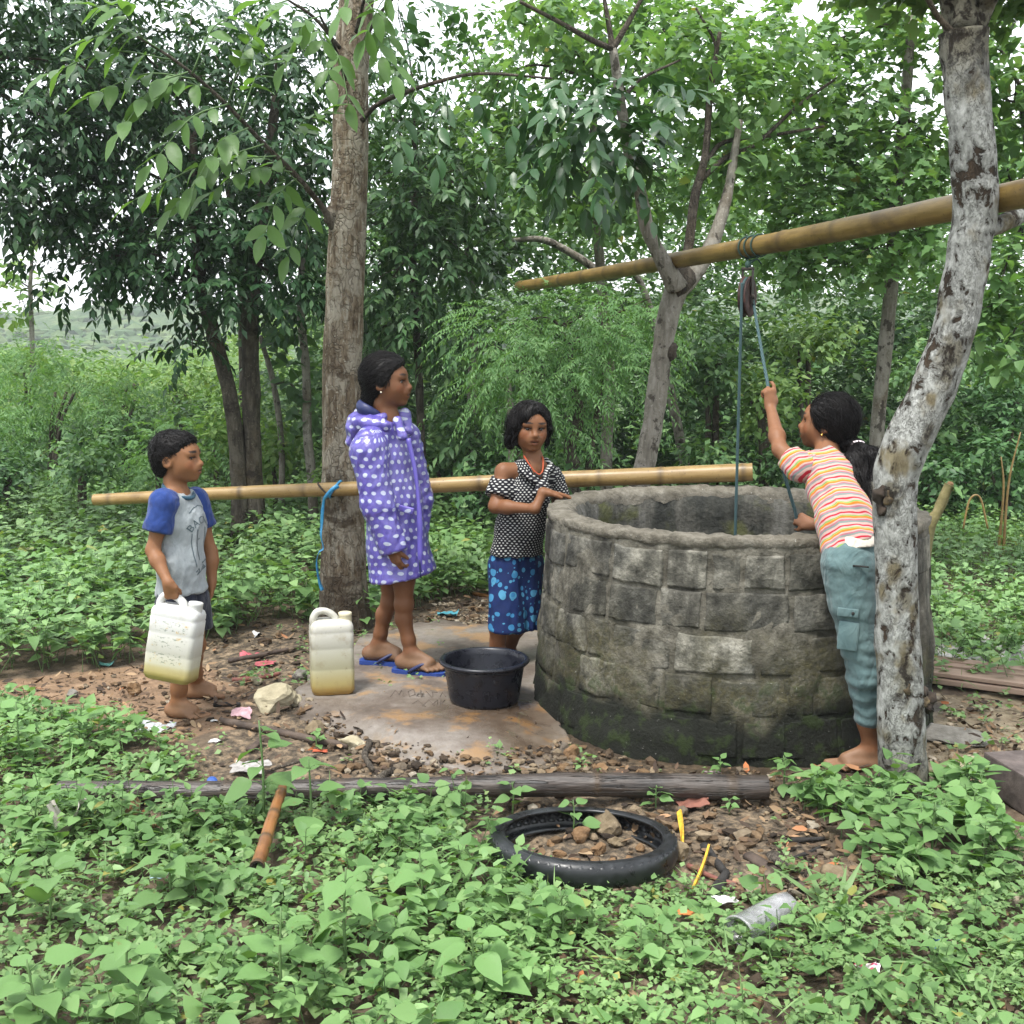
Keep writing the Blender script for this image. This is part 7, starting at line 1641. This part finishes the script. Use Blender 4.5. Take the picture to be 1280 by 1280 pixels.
prn = [text2d('BACNO', .040, .075), line2d([(-.058, -.035), (-.060, -.12), (-.052, -.165)], .003), line2d([(-.035, -.02), (-.036, -.10), (-.030, -.14)], .005), line2d([(.03, -.02), (.034, -.08), (.040, -.15)], .005), line2d([(.055, -.03), (.058, -.10)], .003),
       line2d([(-.06, .045), (-.03, .062), (.0, .068), (.03, .062), (.06, .045)], .003), line2d([(-.055, -.185), (-.04, -.172), (-.03, -.18), (-.05, -.195), (-.02, -.185), (.0, -.165), (.012, -.172), (-.01, -.182), (.02, -.175), (.035, -.155), (.04, -.165)], .004), line2d([(-.01, -.155), (.02, -.148), (.035, -.15)], .006), line2d([(-.03, -.06), (-.015, -.058)], .004)]
print_on(boy_shirt, boy.root, prn, W(236, 653, 4.62)+exB*.012, exB, UP, -fB, inkm, 'shirt_print')

# ============================ the girl in the purple raincoat
Yp = 5.15
pg = Person('girl in a purple raincoat with white dots and blue flip-flops', G(500, 848), A(.142, .060, .026))
fP = nrm(A(.90, -.43, 0)); lP = np.cross(UP, fP); YP = 5.14
nb, ch, wa, pe = W(486, 524, YP), W(484, 570, YP), W(492, 625, YP), W(496, 680, YP)
pg.head(W(483.5, 476, YP), A(.985, -.16, .04), A(-.05, 0, 1), .222, .96, 1.0, 1.)
sd = pg.sd; sd.cone(W(479, 505, YP), nb, .046, .045, .02); sd.cone(nb, ch, .045, .09, .03, (fP, .8)); sd.cone(ch, pe, .09, .10, .03, (fP, .75))
shR, shL = W(461, 552, YP-.12), W(508, 546, YP+.10); elR, wrR = W(472, 630, YP-.14), W(489, 684, YP-.15)
sd.cone(nb-UP*.04, shR, .04, .036); pg.arm(shR, elR, wrR, (.034, .028, .028, .021)); pg.hand(wrR, A(.25, -.1, -1), A(.5, .8, 0), .14, -1, (.5, .7, .5), (.7, .5, .5))
hR, hL = pe+A(.030, -.045, -.02), pe+A(-.035, .05, -.02)
anR, anL = W(513, 836, 5.09), W(472, 823, 5.24); gp_ = float(slab_top(anR[0], anR[1]))+.018; anR[2] = gp_+.072; anL[2] = gp_+.070
pg.leg(hR, W(505, 755, 5.10), anR, (.056, .037, .036, .0235), -fP); pg.leg(hL, W(488, 752, 5.22), anL, (.054, .036, .035, .0235), -fP)
pg.foot(anR, A(.93, -.36, 0), .215, gp_, 1); pg.foot(anL, A(.96, -.2, 0), .215, gp_, -1)
pg.finish()
L = pg.L; h = pg.h_; hs = Sdf(.0046)
hs.ell(L(-.08, 0, .165), A(.455*.96, .385, .385)*h, pg.Rh); hs.ell(L(-.22, 0, -.03), A(.27, .31, .29)*h, pg.Rh, .03); hs.ell(L(.10, 0, .29), A(.27, .27, .19)*h, pg.Rh, .03); hs.ell(L(.05, -.31, .02), A(.14, .06, .20)*h, pg.Rh, .02); hs.ell(L(.05, .31, .02), A(.14, .06, .20)*h, pg.Rh, .02)
hs.plane(L(.29, 0, .22), pg.hf*.78-pg.hu*.62, .012)
hs.ell(L(-.36, 0, -.34), A(.17, .18, .16)*h, pg.Rh, .03)
hb = pg.hairpart(hs, amp=.0014)
pg.fur(hb, 900, lambda p: -pg.hf*.9-pg.hu*.45, .085, .0014, .004, 2, 10, .25); pg.fur(hb, 120, lambda p: -pg.hf*.9-pg.hu*.45, .08, .0010, .013, 12, 10, .7)
pg.strands([[L(.05, -.36, .15), L(.10, -.36, 0), L(.06, -.35, -.14)], [L(.08, -.35, .12), L(.14, -.34, .0), L(.13, -.33, -.10)], [L(.15, -.28, .27), L(.27, -.22, .2), L(.30, -.22, .10)]], .003)
coatm = dots_mat('coat_purple', (.095, .076, .32), (.36, .39, .50), .044, .036, .30, (1, 1.15), .28, .08, .25, .5, Coat_Weight=.25, Coat_Roughness=.2, Subsurface_Weight=.1)
cs = Sdf(.0062)
hem = W(506, 716, YP)
cs.cone(nb-UP*.03, ch, .070, .115, .03, (fP, .85)); cs.cone(ch, wa, .125, .140, .03, (fP, .78)); cs.cone(wa, pe, .140, .155, .03, (fP, .75)); cs.cone(pe, hem-UP*.02+A(-.005, 0, 0), .153, .180, .03, (fP, .75))
cs.cone(nb-UP*.055, shR, .055, .058, .03); cs.cone(nb-UP*.055, shL, .055, .058, .03)
cs.plane(W(503, 719, YP), nrm(A(.16, 0, -1)), .005); cs.ell(nb+UP*.05+fP*.03, (.07, .07, .07), None, .01, 's')
cs_uv = cyl(ch, UP, fP, .155)
pg.part('raincoat', cs, coatm, cs_uv, .0035, 17, UP, .35, 4)
# near sleeve in two lengths, far sleeve shorter
sl = Sdf(.0058); cu_ = W(494, 691, YP-.155); sl.cone(shR+UP*.004+A(.012, .02, 0), shR-UP*.05, .064, .074, .03); sl.cone(shR-UP*.04, elR, .074, .070, .03); sl.cone(elR, cu_, .070, .058, .02); d = nrm(cu_-elR); sl.plane(cu_-d*.004, d, .004)
pg.part('sleeve', sl, coatm, cyl(elR, UP, A(0, -1, 0), .075), .0035, 20, nrm(A(.3, .2, 1)), .5, 8)
sl = Sdf(.0058); el2 = W(522, 625, YP+.12); sl.cone(shL, el2, .062, .064, .03); sl.cone(el2, W(519, 680, YP+.10), .062, .055, .02); pg.part('sleeve', sl, coatm, cyl(shL, UP, A(0, -1, 0), .075), .006, 15, None, 1, 9)
# hood lying on the back, collar flap in front
hd = Sdf(.0058); hd.cone(W(474, 522, YP-.02), W(450, 532, YP), .048, .054, .03); hd.cone(W(450, 531, YP), W(440, 553, YP), .048, .026, .03); hd.cone(W(454, 521, YP+.07), W(474, 528, YP+.08), .042, .038, .03); hd.cone(W(454, 529, YP-.06), W(482, 532, YP-.10), .036, .022, .03)
hd.ell(W(470, 500, YP), (.088, .085, .075), None, .012, 's'); hd.plane(W(448, 505, YP), nrm(A(-.45, 0, 1)), .01)
pg.part('hood', hd, coatm, cyl(ch, UP, fP, .13), .006, 16, None, 1, 12)
b = NB('hood_lining'); lin = b.done(b.principled((.012, .018, .075), .5))
hl_ = Sdf(.0058); hl_.ell(W(463, 512, YP), (.065, .075, .045), euler(0, R(28), 0).T, .01); hl_.ell(W(474, 500, YP), (.075, .07, .055), None, .01, 's'); pg.part('hood_lining', hl_, lin)
cf = Sdf(.0054); cf.cone(W(497, 527, YP-.07), W(503, 545, YP-.10), .022, .02, .02); cf.cone(W(505, 520, YP+.02), W(510, 540, YP-.0), .026, .022, .02); cf.cone(W(492, 519, YP+.07), W(505, 518, YP+.03), .02, .024, .02)
pg.part('collar', cf, coatm, cyl(ch, UP, fP, .10), .004, 18, None, 1, 2)
plk = np.array([W(509, 548, YP-.105), W(518, 590, YP-.115), W(523, 640, YP-.125), W(524, 690, YP-.135), W(525, 715, YP-.135)]); V, Fp = ribbon(plk+A(.004, -.004, 0), .019, 40, .002); b = NB('placket'); obj('placket', V, Fp, b.done(b.principled((.10, .08, .34), .35)), pg.root)
zp = np.array([W(524, 700, YP-.15), W(526, 722, YP-.15)]); V, Fp = tube(zp, .004, 6, 6); obj('zip_end', V, Fp, lin, pg.root)
V, Fp = box(W(508, 637, YP-.155), (.075, .012, .028), euler(0, R(8), R(-28)), .005); obj('pocket_flap', V, Fp, coatm, pg.root, attrs=dict(uvw=np.stack([V[:, 0]*1., V[:, 2], 0*V[:, 0]], -1)))
b = NB('earring'); V, F = ico(2); obj('earring', V*.005+L(-.02, -.385, -.20), [F], b.done(b.principled((.7, .65, .5), .2, None, .5, Metallic=1.)), pg.root)
blue_f = NB('flipflop'); ffm = blue_f.done(blue_f.principled((.018, .045, .20), .5)); ffs = NB('flipflop_strap'); ffsm = ffs.done(ffs.principled((.012, .018, .07), .45))
for (an, t, sd_, lab) in ((anR, nrm(A(.93, -.36, 0)), 1, 'blue flip-flop on the front foot of the girl in the raincoat'), (anL, nrm(A(.96, -.2, 0)), -1, 'blue flip-flop on the rear foot of the girl in the raincoat')):
    c = A(an[0], an[1], gp_-.018); lt = np.cross(UP, t)*sd_; ff = thing('flip_flop', lab, 'flip-flop', c, 'blue flip-flops of the girl in the raincoat')
    o2 = [(-.075, 0, .034), (-.055, 0, .038), (0, 0, .036), (.05, .002, .040), (.10, .006, .044), (.14, .008, .040), (.165, .010, .026), (.175, .01, .006)]
    top = [c+t*a+lt*(bb+w) for a, bb, w in o2]+[c+t*a+lt*(bb-w) for a, bb, w in o2[::-1]]; top = np.array([c+t*(-.085)]+top); n = len(top); mid = top.mean(0)
    V = np.concatenate([top, top+A(0, 0, .017), [mid], [mid+A(0, 0, .017)]]); j = np.arange(n); j2 = (j+1) % n
    Fq = np.stack([j, j2, n+j2, n+j], -1); Ft = np.concatenate([np.stack([np.full(n, 2*n), j2, j], -1), np.stack([np.full(n, 2*n+1), n+j, n+j2], -1)])
    if sd_ < 0: Fq = Fq[:, ::-1]; Ft = Ft[:, ::-1]
    obj('sole', V, [Fq, Ft], ffm, ff, sm=False); post_ = c+t*.125+lt*.022+A(0, 0, .022)
    for w in (.042, -.042):
        V, Fp = tube([post_, c+t*.085+lt*(w*.55)+A(0, 0, .052), c+t*.035+lt*w*1.02+A(0, 0, .030), c+t*.01+lt*w*.95+A(0, 0, .012)], [.006, .0075, .008, .006], 7, 16); obj('strap', V, Fp, ffsm, ff)

# ============================ the girl leaning on the rim
gd = Person('girl in a black and white dotted top and blue shorts leaning on the well rim', G(622, 838), A(.165, .071, .031))
fG = nrm(A(.62, -.78, 0)); lG = np.cross(UP, fG); YG = 5.30
nb, ch, wa, pe = W(668, 580, YG), W(660, 618, YG), W(650, 660, YG), W(645, 700, YG+.02)
gd.head(W(662.5, 533, YG), A(.26, -.96, -.04), A(.05, 0, 1), .212, .95, .9)
sd = gd.sd; sd.cone(W(664, 560, YG+.01), nb, .040, .042, .02); sd.cone(nb, ch, .042, .08, .03, (fG, .8)); sd.cone(ch, wa, .088, .08, .03, (fG, .74)); sd.cone(wa, pe, .08, .095, .03, (fG, .78))
shR, shL = W(630, 590, YG-.03), W(691, 594, YG+.06); elR, wrR = W(619, 633, YG-.10), W(669, 636, YG-.20)
sd.cone(nb-UP*.028, shR, .042, .040, .03); sd.cone(nb-UP*.028, shL, .040, .037, .03); gd.arm(shR, elR, wrR, (.036, .028, .027, .019))
hp = W(679, 629, 5.13); hp[2] = RIMZ+.03; sd.cone(wrR, hp, .021, .020, .02)
gd.hand(hp, nrm(A(.80, .30, -.12)), A(.1, .1, -1), .135, 1, (.10, .12, .18), (.75, .5, .1), .12, .2)
gd.arm(shL, W(699, 632, YG+.10), W(694, 660, YG-.0), (.034, .028, .026, .02))
hR, hL = pe+A(-.045, -.02, -.02), pe+A(.045, .02, -.02); anR, anL = W(620, 822, 5.30), W(632, 824, 5.42); gg = float(slab_top(anR[0], anR[1])); anR[2] = gg+.062; anL[2] = .06
gd.leg(hR, W(628, 775, 5.26), anR, (.06, .042, .042, .027), -fG); gd.leg(hL, W(654, 772, 5.33), anL, (.06, .042, .042, .027), -fG)
gd.foot(anR, A(.75, -.65, 0), .19, gg, 1); gd.foot(anL, A(.75, -.6, 0), .19, float(hz(anL[0], anL[1])), -1)
gd.finish()
L = gd.L; h = gd.h_; hs = Sdf(.0044)
hs.ell(L(-.08, 0, .15), A(.45, .385, .385)*h, gd.Rh); hs.ell(L(-.22, 0, -.12), A(.27, .33, .36)*h, gd.Rh, .03); hs.ell(L(.08, 0, .27), A(.26, .30, .22)*h, gd.Rh, .03); hs.plane(L(.235, 0, .16), gd.hf*.90-gd.hu*.44, .014)
hs.cone(L(.20, .08, .39), L(.295, -.18, .23), .06*h, .080*h, .02); hs.cone(L(.295, -.18, .23), L(.19, -.335, -.02), .085*h, .075*h, .02); hs.cone(L(.16, -.345, .02), L(.03, -.37, -.30), .085*h, .06*h, .02); hs.cone(L(-.02, -.37, .1), L(-.08, -.38, -.36), .12*h, .10*h, .03)
hs.cone(L(.20, .10, .38), L(.24, .26, .20), .055*h, .06*h, .02); hs.cone(L(.25, .26, .22), L(.13, .36, -.05), .06*h, .055*h, .02); hs.cone(L(.13, .36, -.05), L(.06, .37, -.34), .06*h, .035*h, .02)
hb = gd.hairpart(hs, amp=.0016)
gd.fur(hb, 1000, lambda p: -gd.hu*1.0+gd.hl*np.sign(np.dot(p-gd.L(0, .04, 0), gd.hl))*.6*max(0, np.dot(p-gd.L(0, 0, .2), gd.hu)*8)+gd.hf*.1, .12, .0016, .006, 3, 10, .22); gd.fur(hb, 90, lambda p: -gd.hu+gd.hl*.2, .10, .0010, .014, 13, 10, .7)
gd.strands([[L(.15+.04*i, -.34-.02*(i % 3), -.1), L(.10+.03*i, -.38-.01*i, -.3), L(.06+.02*i, -.37, -.44-.03*(i % 2))] for i in range(-3, 4)]+[[L(.05+.03*i, .36, -.1), L(.05+.02*i, .37, -.3), L(.04+.02*i, .34, -.42-.03*(i % 2))] for i in range(-2, 4)], .0045)
gd.strands([[L(.27, .05, .44), L(.36, -.04+.05*i, .30), L(.36, -.10+.055*i-.02*(i % 3), .17)] for i in range(-3, 1)]+[[L(.22, .22, .30), L(.27, .30, .1), L(.25, .31+.01*i, -.15), L(.2, .32, -.30-.03*i)] for i in range(3)]+[[L(.1, -.38, .0), L(.08, -.42, -.2), L(.05, -.40-.015*i, -.42)] for i in range(4)], .0028)
topm = dots_mat('top_dots', (.006, .006, .010), (.42, .42, .40), .0200, .0105, .27, (1, .85), .75, .06, .4, .25)
tp_ = Sdf(.0054); tp_.cone(nb-UP*.035, ch, .055, .092, .03, (fG, .86)); tp_.cone(ch, wa, .106, .110, .03, (fG, .82)); tp_.cone(wa, pe, .110, .122, .03, (fG, .84)); tp_.cone(pe, pe-UP*.02, .122, .124, .02, (fG, .84))
tp_.cone(nb-UP*.022-lG*.045, shR*.45+nb*.55-UP*.01, .046, .044, .02); tp_.cone(nb-UP*.02+lG*.045, shL*.75+nb*.25-UP*.015, .046, .046, .02)
tp_.plane(W(648, 693, YG), A(-.02, 0, -1), .006); tp_.ell(nb+fG*.05+UP*.015, A(.055, .055, .085), None, .01, 's'); tp_.ell(nb+UP*.045, A(.055, .055, .05), None, .01, 's')
uvt = cyl(wa, UP, fG, .11); gd.part('dotted_top', tp_, topm, uvt, .0045, 16, UP, .4, 6)
sl = Sdf(.0054); dd = nrm(elR-shR); sl.cone(shR+dd*.055, shR+dd*.115, .050, .056, .02); sl.cone(shR+dd*.06+lG*.03, ch-lG*.08+UP*.02, .04, .045, .02); sl.plane(shR+dd*.118, dd, .004); sl.ell(shR+A(-.01, -.035, .02), (.05, .05, .056), None, .006, 's')
gd.part('sleeve', sl, topm, cyl(shR, UP, A(0, -1, 0), .055), .004, 22, UP, .5, 3)
sl = Sdf(.0054); sl.cone(shL, W(698, 622, YG+.09), .046, .052, .02); sl.plane(W(698, 619, YG+.09), A(.05, 0, -1), .004); gd.part('sleeve', sl, topm, cyl(shL, UP, A(0, -1, 0), .055), .004, 22, UP, .5, 4)
fl = Sdf(.0054); kn_ = W(678, 606, YG-.11)       # the frill and knot of the neckline
fl.cone(W(651, 588, YG-.085), kn_, .017, .014, .01); fl.cone(W(688, 583, YG-.03), kn_, .016, .014, .01); fl.ell(kn_, (.02, .016, .018), None, .01); fl.cone(kn_, W(671, 616, YG-.12), .013, .018, .01); fl.cone(kn_, W(686, 615, YG-.10), .013, .018, .01)
gd.part('neck_frill', fl, topm, uvt, .004, 30, None, 1, 5)
b = NB('necklace_orange'); nk = [W(655, 570, YG-.045), W(660, 578, YG-.09), W(668, 589, YG-.105), W(674, 593, YG-.11), W(678, 589, YG-.10), W(679, 578, YG-.06), W(678, 571, YG-.02)]
V, Fp = tube(np.array(nk), .0038, 7, 40); obj('necklace', V, Fp, b.done(b.principled((.30, .048, .012), .6)), gd.root)
V, Fp = tube(np.array([nk[2], nk[3]-UP*.003, nk[4]]), .0045, 7, 10); V = V+A(0, -.004, -.006); obj('pendant', V, Fp, M['char'], gd.root)
def bubbles(b, c, x, y):
    v = b.comb(x, y, 0.)
    for sc_, lo_, hi_ in ((17., .10, .36), (36., .10, .34)):
        nd = b.n('ShaderNodeTexVoronoi', voronoi_dimensions='2D'); nd.inputs['Scale'].default_value = sc_; nd.inputs['Randomness'].default_value = .75; b.l(v, nd.inputs['Vector'])
        rr = b.fr(b.sep(nd.outputs['Color'])[0], 0, 1, lo_, hi_) if sc_ < 30 else b.fr(b.sep(nd.outputs['Color'])[0], .45, 1, .02, hi_)
        d = b.math('SUBTRACT', rr, nd.outputs['Distance']); m = b.fr(d, 0, .03)
        c = b.mix(m, c, b.mix(b.sep(nd.outputs['Color'])[1], (.025, .15, .32), (.065, .235, .37)))
    return c
shm = dots_mat('shorts_dots', (.006, .018, .085), (.006, .018, .085), .05, .05, .0, (1, 1), .8, .01, .4, .25, bubbles)
sk = Sdf(.0058); ka, kb_ = W(634, 790, 5.255), W(655, 788, 5.33); sk.cone(pe+UP*.075, pe, .086, .102, .03, (fG, .8)); sk.cone(hR+UP*.0, ka, .078, .082, .03); sk.cone(hL+UP*.0, kb_, .078, .080, .03); sk.plane(W(640, 787, 5.27), A(-.03, 0, -1), .006)
gd.part('shorts', sk, shm, cyl(pe, UP, fG, .125), .006, 13, UP, .3, 9)

# ============================ the girl pulling the rope
rg = Person('girl in a striped t-shirt and grey green trousers pulling the well rope', G(1085, 948), A(.190, .085, .040))
fR = nrm(A(-.62, .78, 0)); lR = np.cross(UP, fR)               # back three quarters to the camera
nb, ch, wa, pe = W(1032, 571, 4.34), W(1041, 605, 4.25), W(1057, 650, 4.12), W(1070, 695, 4.04)
axR = nrm(nb-pe)
rg.head(W(1034, 527, 4.40), A(-.88, .46, .10), A(-.10, .05, 1), .205, .98, 1.05)
sd = rg.sd; sd.cone(W(1036, 552, 4.38), nb, .040, .042, .02); sd.cone(nb, ch, .044, .085, .03, (fR, .8)); sd.cone(ch, wa, .090, .084, .03, (fR, .76)); sd.cone(wa, pe, .084, .098, .03, (fR, .8))
shL, shR = W(1000, 584, 4.27), W(1078, 588, 4.42); elL, wrL = W(972, 566, 4.36), W(963, 508, 4.53); elL = W(975, 562, 4.34)
sd.cone(nb-axR*.03, shL, .042, .038, .03); sd.cone(nb-axR*.03, shR, .042, .038, .03); rg.arm(shL, elL, wrL, (.033, .026, .026, .018))
rope_up = nrm(A(*rt)-A(*HANDL))
rg.hand(wrL, nrm(A(-.05, .08, 1)), nrm(A(-.35, .9, -.1)), .122, 1, [(.30, .5, .5), (1.1, 1.3, .8), (1.25, 1.4, .8), (1.3, 1.4, .8)], (.55, .5, .6), .05, .6)
elR, wrR = W(1052, 655, 4.42), W(1014, 656, 4.47); rg.arm(shR, elR, wrR, (.032, .026, .026, .019)); rg.hand(wrR, nrm(HANDR-wrR+A(0, .005, .01)), nrm(A(.1, .8, -.25)), .120, -1, (1.15, 1.35, .9), (.6, .55, .5), .04, .9)
hL, hR = pe+lR*.045-UP*.03, pe-lR*.045-UP*.03; ftz = float(hz(*G(1085, 945)[:2]))+.004
anL = W(1090, 918, 4.02); anL[2] = ftz+.070; anR = W(1118, 915, 3.96); anR[0] += .02; gzr = float(hz(anR[0], anR[1])); anR[2] = gzr+.065
rg.leg(hL, W(1072, 800, 3.99), anL, (.066, .045, .047, .028), -fR); rg.leg(hR, W(1112, 800, 4.02), anR, (.066, .045, .047, .028), -fR)
rg.foot(anL, A(-.95, .05, 0), .20, ftz, -1); rg.foot(anR, A(-.5, .8, 0), .20, gzr, 1)
rg.finish()
L = rg.L; h = rg.h_; hs = Sdf(.0046); TIE_ = W(1071, 558, 4.33)
hs.ell(L(-.10, 0, .14), A(.452, .378, .385)*h, rg.Rh); hs.ell(L(-.20, 0, -.05), A(.31, .345, .33)*h, rg.Rh, .03); hs.ell(L(.10, .29, .10), A(.16, .07, .22)*h, rg.Rh, .03); hs.plane(L(.25, 0, .12), rg.hf*.90-rg.hu*.42, .014)
hb = rg.hairpart(hs, amp=.0014)
rg.fur(hb, 1100, lambda p: nrm(A(*TIE_)-p), .10, .0016, .006, 4, 10, .25); rg.fur(hb, 100, lambda p: nrm(A(*TIE_)-p), .10, .0010, .014, 14, 10, .7)
tie = A(*TIE_); pts = [tie+A(-.03, .02, .01), tie, W(1072, 574, 4.26), W(1073, 598, 4.22), W(1086, 628, 4.16)]
pt_ = Sdf(.0046); pt_.chain([pts[0], pts[1]], [.030, .022], .01); pt_.chain(pts[1:], [.020, .032, .034, .008], .015); pt_.cone(W(1064, 572, 4.25), W(1062, 604, 4.20), .020, .006, .012); pt_.cone(W(1078, 562, 4.29), W(1092, 570, 4.24), .024, .026, .02); pt_.cone(W(1090, 570, 4.24), W(1098, 600, 4.20), .026, .014, .02); pt_.cone(W(1066, 575, 4.24), W(1075, 606, 4.20), .02, .012, .02)
ax_ = nrm(pts[4]-pts[1]); pt_o = rg.hairpart(pt_, 'ponytail', .003, vec=lambda V: np.stack([(V-tie)@np.cross(ax_, A(0, 1, 0))*230, (V-tie)@A(0, 1, 0)*230, (V-tie)@ax_*14], -1))
rg.fur(pt_o, 420, lambda p: ax_, .09, .0016, .006, 6, 8, .3)
rs = np.random.default_rng(5); rg.strands([[tie+rs.normal(0, .012, 3), W(1072+rs.normal(0, 11), 584, 4.20), W(1080+rs.normal(0, 13), 622+rs.normal(0, 8), 4.15)] for _ in range(34)]+[[L(-.3+.06*i, .36, .3), L(-.35+.05*i, .41, .0), L(-.4, .34, -.25)] for i in range(4)], .0022)
b = NB('hair_tie'); th_ = np.linspace(0, 2*PI, 21); n1 = nrm(np.cross(ax_, A(0, 1, 0))); n2v = np.cross(ax_, n1); V, Fp = tube(tie+(np.cos(th_)[:, None]*n1+np.sin(th_)[:, None]*n2v)*.024, .008, 7, cap=False); obj('hair_tie', V, Fp, b.done(b.principled((.66, .58, .60), .5)), rg.root)
b = NB('gold'); V, F = ico(2); obj('earring', V*.005+L(-.02, .37, -.21), [F], b.done(b.principled((.65, .42, .12), .25, None, .5, Metallic=1.)), rg.root)
def stripes():
    b = NB('striped_shirt'); at = b.attr('uvw'); y = b.sep(at.outputs['Vector'])[1]; y = b.math('ADD', y, b.math('MULTIPLY', b.math('SUBTRACT', b.noise(b.geo(), 9, 2), .5), .028)); f = b.math('FRACT', b.math('DIVIDE', y, .0520))
    cr, wh, gn, og, mv, gy_ = (.36, .012, .030), (.44, .29, .26), (.19, .31, .085), (.60, .15, .012), (.33, .11, .14), (.17, .20, .19)
    c = b.ramp(f, [(0, cr), (.12, wh), (.28, gy_), (.42, mv), (.52, wh), (.62, og), (.76, gn), (.87, wh)], 'CONSTANT'); nz = b.noise(b.geo(), 20, 4)
    c = b.mix(b.fr(nz, .4, .7, 0, .25), c, b.mix(1, c, (.7, .68, .68), 'MULTIPLY'))
    return b.done(b.principled(c, .85, b.bump(b.noise(b.geo(), 500, 2), .3, .001), .25, Sheen_Weight=.15))
stm = stripes(); tr_ = Sdf(.0054)
tr_.cone(nb-axR*.02, ch, .054, .097, .03, (fR, .86)); tr_.cone(ch, wa, .100, .102, .03, (fR, .82)); tr_.cone(wa, pe+axR*.02, .102, .117, .03, (fR, .86))
tr_.cone(nb-axR*.032, shL*.9+nb*.1, .052, .048, .03); tr_.cone(nb-axR*.032, shR*.9+nb*.1, .052, .048, .03)
bx = (W(1048, 760, 4.6)-A(0, 1.5, .2), W(1200, 640, 4.4)+A(.2, .3, .1))
tr_.plane(W(1048, 684, 4.05), nrm(A(.42, -.1, -1)), .005); tr_.cone(W(1042, 660, 4.09), W(1040, 694, 4.045), .045, .020, .02); tr_.ell(nb+axR*.045, (.058, .058, .052), None, .008, 's')
st_uv = lambda V: np.stack([V[:, 0], (V-pe)@axR, V[:, 2]], -1)
rg.part('striped_shirt', tr_, stm, st_uv, .0058, 12, nrm(A(-.6, .1, 1)), .4, 11)
sl = Sdf(.0054); d = nrm(elL-shL); sl.cone(nb-axR*.028+nrm(shL-nb)*.04, shL, .046, .050, .03); sl.cone(shL, shL+d*.065, .0505, .049, .02); sl.plane(shL+d*.062, d, .005); rg.part('sleeve', sl, stm, lambda V: np.stack([V[:, 0], (V-shL)@nrm(d*.8+axR*.5), V[:, 2]], -1), .003, 20, None, 1, 3)
und = Sdf(.0058); und.cone(wa, pe-axR*.02, .092, .112, .03, (fR, .85)); und.plane(W(1070, 682, 4.0), nrm(A(.1, 0, -1)), .005); und.plane(W(1070, 662, 4.0), A(0, 0, 1), .006); rg.part('undershirt', und, cloth('undershirt', [(.40, .36, .30), (.56, .52, .46)]), amp=.002, f=20, seed=4)
trm = cloth('trousers', [(.060, .105, .110), (.115, .175, .175)], .9, 14)
tz = Sdf(.0058); knL, knR = W(1073, 800, 3.99), W(1112, 800, 4.02); cfL, cfR = anL+UP*.105+A(.002, 0, 0), anR+UP*.105
tz.cone(pe+axR*.030, pe-UP*.03, .100, .114, .03, (fR, .86)); tz.plane(W(1070, 677, 4.0), A(.05, 0, 1), .006); LP = lambda k_, a_, t: k_*(1-t)+a_*t-fR*.012*(1-abs(t-.32)/.68)
tz.chain([hL+UP*.01, (hL+knL)/2, knL, LP(knL, anL, .32), LP(knL, anL, .68)], [.092, .080, .062, .061, .047], .02); tz.chain([hR+UP*.01, knR, LP(knR, anR, .32), LP(knR, anR, .68)], [.088, .062, .060, .046], .02)
def folds(V, F):
    zz_ = V[:, 2]; m = sstep(.62, .25, zz_); w = np.sin(zz_*150+fbm(V*9, 2, 4)*5+V[:, 0]*18); return V+vnormals(V, F)*(.0026*m*w+.0035*fbm(V*A(14, 14, 26), 3, 2))[:, None]
rg.part('trousers', tz, trm, post=folds)
pk = W(1060, 766, 3.925); V, Fp = box(pk, (.070, .010, .030), euler(0, R(2), R(-22)), .004); obj('pocket_flap', V, Fp, trm, rg.root); V, F = ico(2); obj('button', V*A(.006, .004, .006)+pk+A(.014, -.011, 0), [F], M['char'], rg.root)
V, Fp = box(W(1060, 795, 3.932), (.066, .010, .10), euler(0, R(3), R(-22)), .005); obj('pocket', V, Fp, trm, rg.root)
V, Fp = tube([W(1066, 707, 3.918), W(1086, 709, 3.912)], .003, 5, 6); obj('pocket_edge', V, Fp, M['char'], rg.root)

# ------------------------------------------------------------------ the hazy air
HZ = A(-960, -960, -2.2), A(960, 960, 14)
V, Fp = box((HZ[0]+HZ[1])/2, HZ[1]-HZ[0])
nt_m, nt_nt, nt_out = newmat('haze'); pv = nt_nt.nodes.new('ShaderNodeVolumePrincipled'); pv.inputs['Density'].default_value = .0013; pv.inputs['Color'].default_value = (.86, .90, .93, 1); pv.inputs['Anisotropy'].default_value = .2
nt_nt.links.new(pv.outputs[0], nt_out.inputs['Volume'])
hzo = obj('haze', V, Fp, nt_m, None, sm=False); hzo['kind'] = 'stuff'
